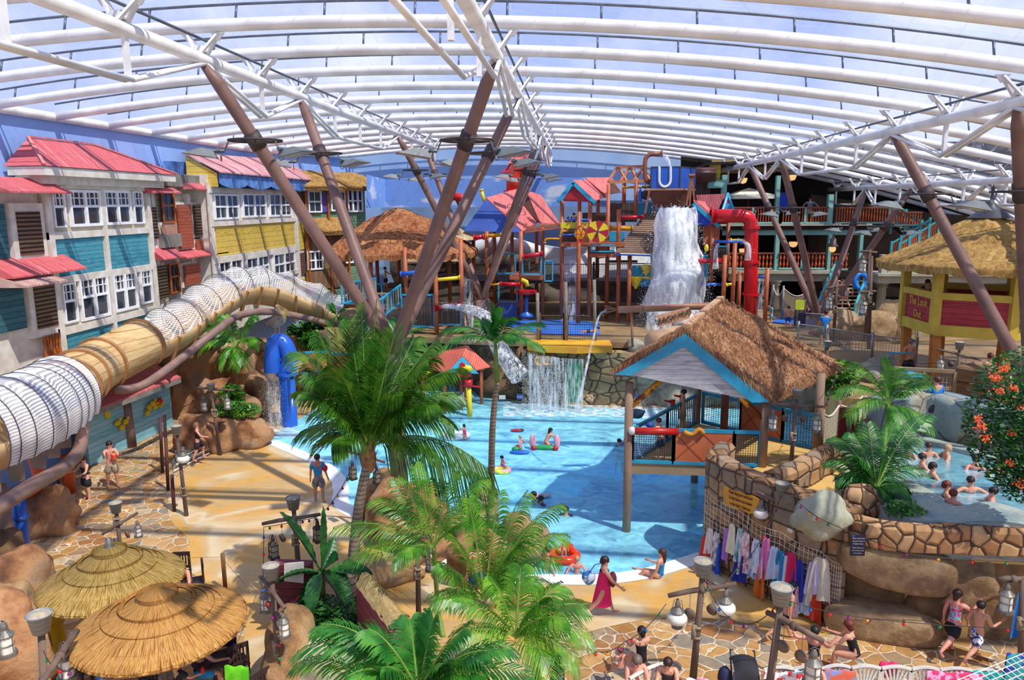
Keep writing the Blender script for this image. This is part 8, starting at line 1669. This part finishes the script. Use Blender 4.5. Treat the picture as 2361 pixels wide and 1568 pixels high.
lights('coloured bulbs rising from the banana plant to the coconut palm crown',[PY(740,1186,B4.y),PY(806,1090,16.9)],6,.1)
lights('coloured bulbs wound along the crossbar and hanging at its left end',[PY(735,1190,B4.y),PY(690,1200,B4.y),PY(608,1215,B4.y),PY(607,1330,B4.y),PY(600,1335,B5.y)],12,.02)
lights('coloured bulbs winding down the planter corner post',[PY(600,1340,B5.y-.2),PY(640,1450,B5.y-.2),PY(648,1560,B5.y-.2)],7,.0)
lights('coloured bulbs from the front palm past the man in blue shorts',[PY(845,1280,15.2),PY(962,1232,B11.y),PY(1030,1330,15),PY(1120,1350,15),PY(1150,1400,14)],7,.1)
lights('coloured bulbs on the towel wall between two driftwood posts',[T6,PY(1700,1310,15.5),T7],7,.3)
lights('coloured bulbs hanging by the beach hut roof tip and over the fence',[PY(1900,938,B9.y),PY(1915,900,22.5),PY(1930,845,25),PY(2070,835,28),PY(2205,830,31)],14,.1)
lights('coloured bulbs around the bottom left lamp post',[PY(100,1500,11.2),PY(125,1530,11),PY(170,1540,11)],4,.1)
lights('coloured bulbs below the areca fronds at the dark pole',[PY(1272,1525,11.8),PY(1262,1560,11.8),PY(1300,1555,11.8)],4,.02)
# towels on the net: individual hanging cloths
TW=[(1640,1235,'d84a30','white and orange patterned',.5,1.0),(1652,1215,'e8dcd8','pale pink',.35,.75),(1668,1225,'4a4a6a','blue grey striped',.4,1.0),(1672,1250,'2a5ac8','royal blue',.4,1.05),(1690,1215,'b07ad0','lilac',.35,.9),(1702,1205,'e8e4c8','white yellow and green',.4,.8),(1720,1215,'3aa0a8','white and teal striped',.3,.9),(1722,1275,'22309a','navy with pale print',.5,.75),(1735,1225,'b02848','crimson patterned',.4,1.15),(1757,1240,'1f7ac0','bright blue patterned',.4,1.1),(1762,1258,'d8e4f0','white and blue',.45,.7),(1765,1300,'d8701c','orange batik',.4,.8),(1778,1235,'e07ab8','pink',.35,1.1),(1797,1255,'c4d4ec','light blue',.35,.85),(1812,1265,'2a86b8','deep sky blue',.35,.9),(1822,1275,'d8d8ea','white',.35,.8),(1835,1268,'d0245a','pink and red flowered',.45,.85),(1852,1285,'2438a8','dark blue',.4,1.0),(1838,1320,'f07a6a','coral and white',.45,1.1),(1886,1290,'c8c4e8','lavender and red',.4,.8),(1902,1280,'d6cdb8','long beige',.6,1.1),(1872,1350,'6a9ac8','blue and green striped',.45,.7),(1890,1345,'c83a1c','red and orange',.45,.9)]
def towel(label,c,ax,w,l,mat,seed=0,nm='towel'):
    ax=V(ax).normalized();nn=ax.cross(V((0,0,1)));
    if nn.y>0: nn=-nn
    def fn(u,v): k=.45+.55*v**.5;return V(c)+ax*((u-.5)*w*k)+nn*(.2+.05*v+.05*sin(u*11+seed)*(.4+v*.6))+V((0,0,-l*v*(1+.06*sin(u*5+seed))))
    b=MB();b.sheet(fn,16,12);return tag(b.build(nm,mat,None,True),label,'towel')
for i,(x,y,c_,l,w,ln) in enumerate(TW):
    best=min(range(len(wallpath)-1),key=lambda k: abs((lambda p: (p-PZ(x,y,1.9)).x)(wallpath[k])));bp0=None
    # point of the wall face seen at this pixel
    d=ray(x,y);o_=V((0,0,CAMZ));best=None
    for a,c in zip(wallpath,wallpath[1:]):
        u_=(c-a);n_=V((u_.y,-u_.x,0));t=(a-o_).dot(n_)/d.dot(n_);P=o_+d*t;s_=(P-a).dot(u_)/u_.length_squared
        if-.02 <= s_ <= 1.02 and t>0: best=(P,u_);break
    if best: towel('%s towel hanging on the rope net, %s' % (l,'low row' if y>1295 else 'upper row'),best[0],best[1],w*.95,ln,pm('tw%d' % i,c_,'f0ecec' if ('white' in l or 'striped' in l or 'pattern' in l) and c_[0] not in 'ed' else None,5,.9,stretch=(3,3,1)),i)
towel('bright blue towel hanging beside the right hand rope net',PY(2352,1345,15.9),(1,0,0),.45,1.2,pm('tw_b','1c78c8',None,4,.9),3)
# white slatted benches with towels along the bottom right
cw_=pm('cream_wood','d8d2c6','c2bbae',3,.7)
def bench(label,P,Q,h=.95):
    r_=thing('bench',label,'bench',P);up=V((0,0,1));d=(Q-P).normalized();nb=V((-d.y,d.x,0));b=MB()
    n=8;arc=[P.lerp(Q,i/n)+up*(h-.05+.05*sin(pi*i/n)) for i in range(n+1)];b.tube(arc,.04,6);b.bar(P+up*.45,Q+up*.45,.06,.1);b.bar(P,P+up*(h-.1),.07);b.bar(Q,Q+up*(h-.1),.07);m_=P.lerp(Q,.5)+up*.42
    for i in range(6): t=(i+.5)/6;b.bar(m_+(P.lerp(Q,t)-P.lerp(Q,.5))*.25+up*.03,P.lerp(Q,t)+up*(h-.06+.05*sin(pi*t)),.03,.04)
    b.build('backrest',cw_,r_);b=MB();b.prism([P+up*.42,Q+up*.42,Q+up*.42-nb*.45,P+up*.42-nb*.45],(0,0,.05));b.build('seat',cw_,r_);
    for e in (P-nb*.42,Q-nb*.42): MB().bar(e,e+up*.45,.06).build('leg',cw_,r_)
def bp2(x,y): return PZ(x,y,.95)-V((0,0,.95))
for i,(x0_,y0_,x1_,y1_,l) in enumerate(((1762,1540,1830,1538,'under the striped towels'),(1832,1538,1900,1536,'beside the long haired woman'),(1902,1535,1960,1534,'under the blue grey towel'),(1965,1535,2030,1536,'with bare fan slats, left of the two empty ones'),(2034,1536,2100,1538,'with bare fan slats, right of the two empty ones'),(2104,1538,2165,1540,'left of the dotted pink towel'),(2169,1540,2245,1543,'under the dotted pink towel'),(2248,1543,2300,1546,'under the turquoise towel'))): bench('white wooden fan backed bench '+l,bp2(x0_,y0_),bp2(x1_,y1_))
bench('white wooden fan backed bench beside the left group of sunbathers',bp2(1452,1560),bp2(1530,1525));bench('white wooden bench at the bottom edge under the toddler',bp2(1390,1590),bp2(1450,1568))
def drape(label,x,y,w,c1,c2,l=.5,sc=5,z=1.0):
    c=PZ(x,y,z);b=MB();b.sheet(lambda u,v: c+V(((u-.5)*w,-.06*sin(pi*v)-.12*(v-.5),z*0+.03-abs(v-.45)*l*1.6+.02*sin(u*12))),14,12);tag(b.build('towel',pm('dr'+c1+c2,c1,c2,sc,.9,lo=.47,hi=.53),None,True),label,'towel')
for a in (('red and white striped towel draped over a bench',1805,1545,.75,'d8303c','f4eeee',.7,6),('blue grey towel with orange print draped over a bench',1935,1540,.6,'8a94c8','d86a4a',.7,5),('turquoise patterned towel beside the striped one',1848,1542,.3,'2aa0c0','d8e8f0',.6,6),('pink towel with coloured dots draped over a bench',2200,1545,1.05,'e8a8d0','d83a6a',.8,9),('turquoise towel bundled on the bench at far right',2275,1545,.55,'1f9a9a','2aa8a8',.5,3),('pink white and blue towel on a chair by the right beach post',1612,1562,.5,'e87ab0','c8dcf4',.5,4),('deep pink bag shaped towel on the bench before the boy',2048,1524,.35,'d01e5a','e02a6a',.4,3)): drape(*a)
drape('purple and blue clothes hanging on a chair at the right edge',2340,1500,.35,'2a3aa0','2a9aa0',1.2,4,1.2)
# pushchair
sc_=PZ(1718,1560,.7);st2=thing('pushchair','black and grey pushchair parked left of the near dark post','pushchair',V((sc_.x,sc_.y,0)));o0=V((sc_.x,sc_.y,0));b=MB()
b.sheet(lambda u,v: o0+V(((u-.5)*.48,.1-.3*cos(v*pi),.72+.32*sin(v*pi*.9)*(1-.25*(2*u-1)**2))),10,10);b.build('hood',pm('black_fabric','1c1a20','26242c',3,.8),st2,True);MB().box(o0+V((0,0,.5)),(.4,.4,.3)).build('seat',pm('grey_fabric','b8b8bc','c8c8cc',3,.8),st2);b=MB()
for s_ in (-1,1): b.tube([o0+V((s_*.24,-.3,.05)),o0+V((s_*.24,.1,.6)),o0+V((s_*.24,.3,1.0)),o0+V((s_*.24,.36,1.05)),o0+V((s_*.2,.3,1.08))],.016,6);b.bar(o0+V((s_*.24,.3,.08)),o0+V((s_*.24,-.1,.6)),.02)
b.build('frame',lm_dark,st2,True)
for x_,y_ in ((-.24,-.3),(.24,-.3),(-.24,.3),(.24,.3)): MB().lathe([(0,-.02),(.09,-.02),(.09,.02),(0,.02)],o0+V((x_,y_,.09)),14,ax=(1,0,0)).build('wheel',lm_dark,st2)
b=MB();b.ell(o0+V((-.38,.1,.6)),(.14,.14,.24));tag(b.build('bag',pm('navy_bag','1c2448','2a1c30',3,.7),None,True),'navy bag hanging on the left of the pushchair','bag')
# ---------------------------------------------------------------- straw parasols, seating at the left bottom
def parasol(label,c,r,H,cols,nm,cap=None):
    c=V(c);m_,nt,bb=newmat(nm);bb.inputs['Roughness'].default_value=.9;bb.inputs['Specular IOR Level'].default_value=.15
    tc=N(nt,'ShaderNodeTexCoord');sp=N(nt,'ShaderNodeSeparateXYZ');nt.links.new(tc.outputs['Object'],sp.inputs[0]);at=N(nt,'ShaderNodeMath',operation='ARCTAN2');nt.links.new(sp.outputs[0],at.inputs[0]);nt.links.new(sp.outputs[1],at.inputs[1])
    cb=N(nt,'ShaderNodeCombineXYZ');ml=N(nt,'ShaderNodeMath',operation='MULTIPLY');ml.inputs[1].default_value=38;nt.links.new(at.outputs[0],ml.inputs[0]);nt.links.new(ml.outputs[0],cb.inputs[0]);z_=N(nt,'ShaderNodeMath',operation='MULTIPLY');z_.inputs[1].default_value=4;nt.links.new(sp.outputs[2],z_.inputs[0]);nt.links.new(z_.outputs[0],cb.inputs[1])
    n=N(nt,'ShaderNodeTexNoise',i_Scale=1.0,i_Detail=4.0);nt.links.new(cb.outputs[0],n.inputs['Vector']);k=len(cols);nt.links.new(ramp(nt,n.outputs[0],[(.33+.34*i/(k-1),x) for i,x in enumerate(cols)]),bb.inputs['Base Color']);bump(nt,bb,n.outputs[0],.8,.03)
    r_=thing('straw_parasol',label,'parasol',(c.x,c.y,0));T=5
    top=c.z
    for i in range(T):
        f0,f1=(i/T)**.9*.98,((i+1)/T)**.9;b=MB()
        def zz(f): return top-H*(f**.85)
        n_=220
        def fn(u,v):
            f=f0*.9+(f1-f0*.9)*v;a=2*pi*u;e=.012*random.uniform(-1,1)*(v>.9)*2;rr_=r*f*(1+e);return V((c.x+rr_*cos(a),c.y+rr_*sin(a),zz(f)+.035*(1-v)*0+.05*(1 if i==0 else (1-v))-.05*(v>.95)+(T-i)*.012))
        b.sheet(fn,n_,8);b.sheet(lambda u,v: V((c.x+r*f1*cos(2*pi*u)*(1-.02*v),c.y+r*f1*sin(2*pi*u)*(1-.02*v),zz(f1)-.05-.09*v+(T-i)*.05)),160,1);b.build('straw_tier',m_,r_,True)
    MB().cyl(V((c.x,c.y,0)),V((c.x,c.y,top-.1)),.05,n=10).build('pole',postd,r_,True)
    if cap: b=MB();b.lathe([(.15,-.03),(.08,.08),(.07,.2),(0,.24)],c+V((0,0,.0)),14);b.build('tin_cap',lm_metal,r_,True)
U1=PZ(252,1262,2.6);parasol('greenish straw parasol with a tin cap, farther of the two parasols',U1,1.5,.78,['54401a','8c6e30','b8985a','6e5626','ccae6c'],'straw_green',True)
U2=PZ(362,1364,2.6);parasol('orange brown straw parasol, nearer of the two parasols',U2,1.62,.7,['6e4420','a06e38','c09252','845828','d0a468'],'straw_orange')
hy=pm('yellow_highchair','f5c010','eab00c',2,.35)
def highchair(label,c,rz=0,s_=1.0):
    r_=thing('highchair',label,'highchair',c,rz);b=MB();b.lathe([(.3*s_,0),(.2*s_,.1),(.17*s_,.5*s_),(.2*s_,.55*s_)],n=14);b.build('base',hy,r_,True,world=False);b=MB();b.lathe([(.0,.5*s_),(.22*s_,.52*s_),(.24*s_,.75*s_),(.22*s_,.75*s_),(.2*s_,.56*s_)],n=18);b.build('seat',hy,r_,True,world=False);b=MB();b.lathe([(.24*s_,.7*s_),(.25*s_,1.1*s_),(.22*s_,1.12*s_),(.21*s_,.7*s_)],n=12,a0=pi*.15,a1=pi*.85);b.build('backrest',hy,r_,True,world=False)
highchair('yellow plastic highchair behind the greenish parasol at left',PZ(128,1492,0),.6,1.25);highchair('small yellow highchair upper one beside the big bucket post',PZ(95,1590,0),.4,.9);highchair('yellow highchair in the bottom left corner',PZ(70,1625,0),.3,.9);highchair('yellow highchair by the planter next to the blue pipe',PZ(605,885,0),0,1.1)
chd=pm('dark_chair_wood','2a1c1c','3a2826',3,.6)
def chair(label,c,rz,mat=None,back=None):
    m_=mat or chd;r_=thing('chair',label,'chair',c,R(rz));MB().box((0,0,.45),(.46,.46,.05)).build('seat',m_,r_,world=False);b=MB();b.box((0,-.22,.92),(.44,.04,.1));b.box((0,-.22,.55),(.44,.04,.06));[b.box((x,-.22,.73),(.035,.03,.36)) for x in (-.17,-.1,-.03,.04,.11,.18)];b.build('backrest',m_,r_,world=False)
    for x in (-.2,.2):
        for y in (-.21,.21): MB().box((x,y,.22 if y>0 else .48),(.045,.045,.44 if y>0 else .96)).build('leg',m_,r_,world=False)
    return r_
for l,x,y,a in (('dark slatted chair of the woman with the green towel',548,1570,40),('dark chair behind the bending bare backed man',418,1360,190),('dark slatted chair leaning behind the lime towel',452,1378,120),('dark chair at the bottom edge left of the parasol pole',330,1640,170),('dark chair in shadow beside the big tin lantern',180,1590,100),('dark chair at the bottom right of the table',590,1640,60)): chair(l,PZ(x,y),a)
chair('white slatted chair before the cave opening',PZ(478,925),200,cw_);chair('white slatted chair against the brown rocks behind the man with the baby',PZ(250,1050),200,cw_);chair('brown chair of the man sitting by the planter',PZ(585,900),100,pm('tan_wicker','a07a58','8a664a',4,.8))
drape('bright green towel over the chair of the woman in navy',548,1532,.5,'6ad01c','58bc14',.6,3,.98);drape('lime yellow towel draped on the chair near the wooden stake',482,1348,.55,'c4d818','b0c412',.9,3,.95)
tb=thing('round_table','dark round table between the bathers under the orange parasol','table',PZ(500,1590));MB().lathe([(0,.72),(.45,.72),(.45,.76),(0,.76)],n=24).build('tabletop',chd,tb,world=False);MB().lathe([(.25,0),(.05,.05),(.04,.72)],n=14).build('pedestal',chd,tb,world=False)
for l,x,y,z,m2,h_ in (('small clear water bottle on the dark round table',497,1500,.78,lglass,.22),('red and white drink cup at the bottom under the parasol',468,1552,.78,redp,.14)): c=PZ(x,y,z);b=MB();b.lathe([(0,0),(.035,0),(.04,h_*.7),(.015,h_*.85),(.015,h_),(0,h_)],c,12);tag(b.build('bottle',m2,None,True),l,'bottle')
tb=thing('round_table','dark table under the greenish parasol hidden in shade','table',PZ(300,1520));MB().lathe([(0,.72),(.45,.72),(.45,.76),(0,.76)],n=24).build('tabletop',chd,tb,world=False);MB().lathe([(.25,0),(.05,.05),(.04,.72)],n=14).build('pedestal',chd,tb,world=False)
P=PZ(520,1362);b=MB();b.cyl(P,P+V((0,0,1.05)),.055,n=10);tag(b.build('wooden_stake',pm('stake','9a6a3c','7a5430',4,.7),None,True),'lone wooden stake with a thin cord on the beach','stake');b=MB();b.tube([P+V((0,0,.95)),PZ(412,1286,1.0)],.006,4);b.tube([P+V((0,0,.9)),PZ(610,1400,.5)],.006,4);tag(b.build('cord',ropec),'thin cord tied to the lone wooden stake','cord')
# posts and rope rails by the steps
for i,(x,y0_,y1_,l) in enumerate(((375,1090,965,'leftmost dark brown stake by the beach steps'),(385,1075,958,'second dark brown stake by the beach steps'),(402,1180,1095,'rope bound stake nearest the sand by the steps'),(388,1130,1010,'leaning stake with a white bone rail by the steps'))): p=PZ(x,y0_);b=MB();b.cyl(p,PY(x-6,y1_,p.y),.06,n=8);tag(b.build('stake',pm('maroon_stake','4a2622','5a302a',3,.7),None,True),l,'stake')
b=MB();
for i in range(3): b.prism([PZ(400+i*6,1085-i*14,.0),PZ(482+i*2,1045-i*12,0),PZ(486+i*2,1028-i*10,0),PZ(398+i*6,1066-i*14,0)],(0,0,.12+.12*i))
tag(b.build('beach_steps',pm('grey_step','a39a88','8a806e',2,.8)),'shallow grey steps with white edges beside the orange rocks','steps');b=MB()
for i in range(3): b.bar(PZ(400+i*6,1085-i*14,.12+.12*i),PZ(482+i*2,1045-i*12,.12+.12*i),.05,.02)
tag(b.build('step_nosing',wrim),'white painted nosings on the beach steps','edging')
# red kiosk with straw roof
K=[PZ(820,1345,1.5),PZ(893,1395,1.5),PZ(945,1400,1.5),PZ(872,1352,1.5)];kz=thing('red_kiosk','dark red boarded planter box with a shaggy straw top','kiosk',V((K[1].x,K[1].y,0)));mar=planks('maroon_boards',['6a2430','7a2c38','5c1e2a'],.2,'Z',.6,'30101a',.08)
a_,b2_=V((PY(820,1345,14.6).x,14.6,0)),V((PY(900,1400,12.9).x,12.9,0));c2_=V((PY(945,1412,13.2).x,13.2,0));d2_=a_+(c2_-b2_);tz=1.9
MB().prism([a_,b2_,c2_,d2_],(0,0,tz)).build('boards',mar,kz);b=MB();b.prism([a_+V((0,0,tz)),b2_+V((0,-.05,tz)),b2_+V((.06,-.05,tz+.12)),a_+V((.06,0,tz+.12))],(.05,.03,0));b.build('edge_board',mar,kz)
st3=thatch('pale_straw',['9a7f50','c4a870','e0c890'],9.0,(1,1,1));b=MB();b.sheet(lambda u,v: (a_.lerp(d2_,u).lerp(b2_.lerp(c2_,u),v))+V((0,0,tz+.08+.25*sin(pi*u)+.05*noise.noise(V((u*9,v*9,0))))),20,20);o3=b.build('straw_top',st3,kz,True);b=MB()
for _ in range(420): u,v=random.random(),random.random();e=random.random()<.5;u=1.0 if e else u;v=v if e else 1.0;p=(a_.lerp(d2_,u).lerp(b2_.lerp(c2_,u),v))+V((0,0,tz+.12));q=p+V((random.uniform(.0,.25),random.uniform(-.2,.05),random.uniform(-.2,-.02)));b.poly([p-V((.008,0,0)),p+V((.008,0,0)),q])
b.build('straw_fringe',st3,kz)
boulder('boulder',PZ(760,1545,.5),(.95,.6,.65),rockmat('pale_rock',['8a7f6c','b5a88e','c9bda2','9a8468'],.8,.5),'pale boulder at the foot of the centre planter, bottom of the photo',71,disp=.14);boulder('boulder',PZ(670,1520,.6),(.55,.9,1.0),rock,'brown planter rock beside the corner lamp post',72,disp=.14)
pb2=thing('planter_soil','dark planted bed under the banana plant','planter',PZ(760,1400));b=MB();b.prism([PZ(*q,0) for q in ((650,1560),(880,1600),(860,1430),(800,1370),(690,1360),(640,1440))],(0,0,.6));b.build('soil',pm('soil','3a2c20','4a3a2a',3,.9),pb2)
b=MB();c=PZ(678,1370,1.0);b.box(c,(.9,.3,1.6));tag(b.build('board_back',mar),'maroon board partly hidden behind the banana leaves','board');b=MB();b.prism([PY(655,1300,c.y-.3),PY(700,1296,c.y-.3),PY(700,1345,c.y-.3),PY(655,1340,c.y-.3)],(0,.03,0));tag(b.build('white_board',cw_),'pale framed notice board behind the banana leaves','board')
b=MB();c=PZ(2098,872,3.2);b.box(c+V((-.4,0,1.0)),(.9,.1,.05));b.ell(PY(2100,865,26.5),(.42,.42,.1),16,6);tag(b.build('teal_dish',cyanr,None,True),'teal round dish shape behind the right hand palm','dish')
b=MB();c=PY(1955,985,22.5);b.box(c,(.55,.08,1.2));tag(b.build('red_board',pm('dark_red_board','7a1c20','6a161a',2,.5)),'dark red notice board back by the rope fence','sign');b=MB();b.lathe([(0,-.02),(.4,-.02),(.4,.02),(0,.02)],PY(1996,995,22),20,ax=(.5,-.8,0));tag(b.build('brown_disc',pm('brown_disc','5a463a','4a3a30',2,.8)),'brown round disc among the right hand palm fronds','disc');b=MB();p=PZ(1960,1095,2.3);b.bar(p,PY(1958,970,p.y),.1);[b.bar(PY(1935,y,p.y),PY(1975,y-4,p.y),.05) for y in (1022,1035)];tag(b.build('dark_stand',lm_dark),'dark wooden stand in front of the red notice board','stand')
p=PY(2185,925,27);b=MB();b.lathe([(.1,-1.0),(.14,-.9),(.1,0),(.03,.2)],p,10);tag(b.build('closed_umbrella',redp,None,True),'closed red umbrella against the cracked grey wall','umbrella')
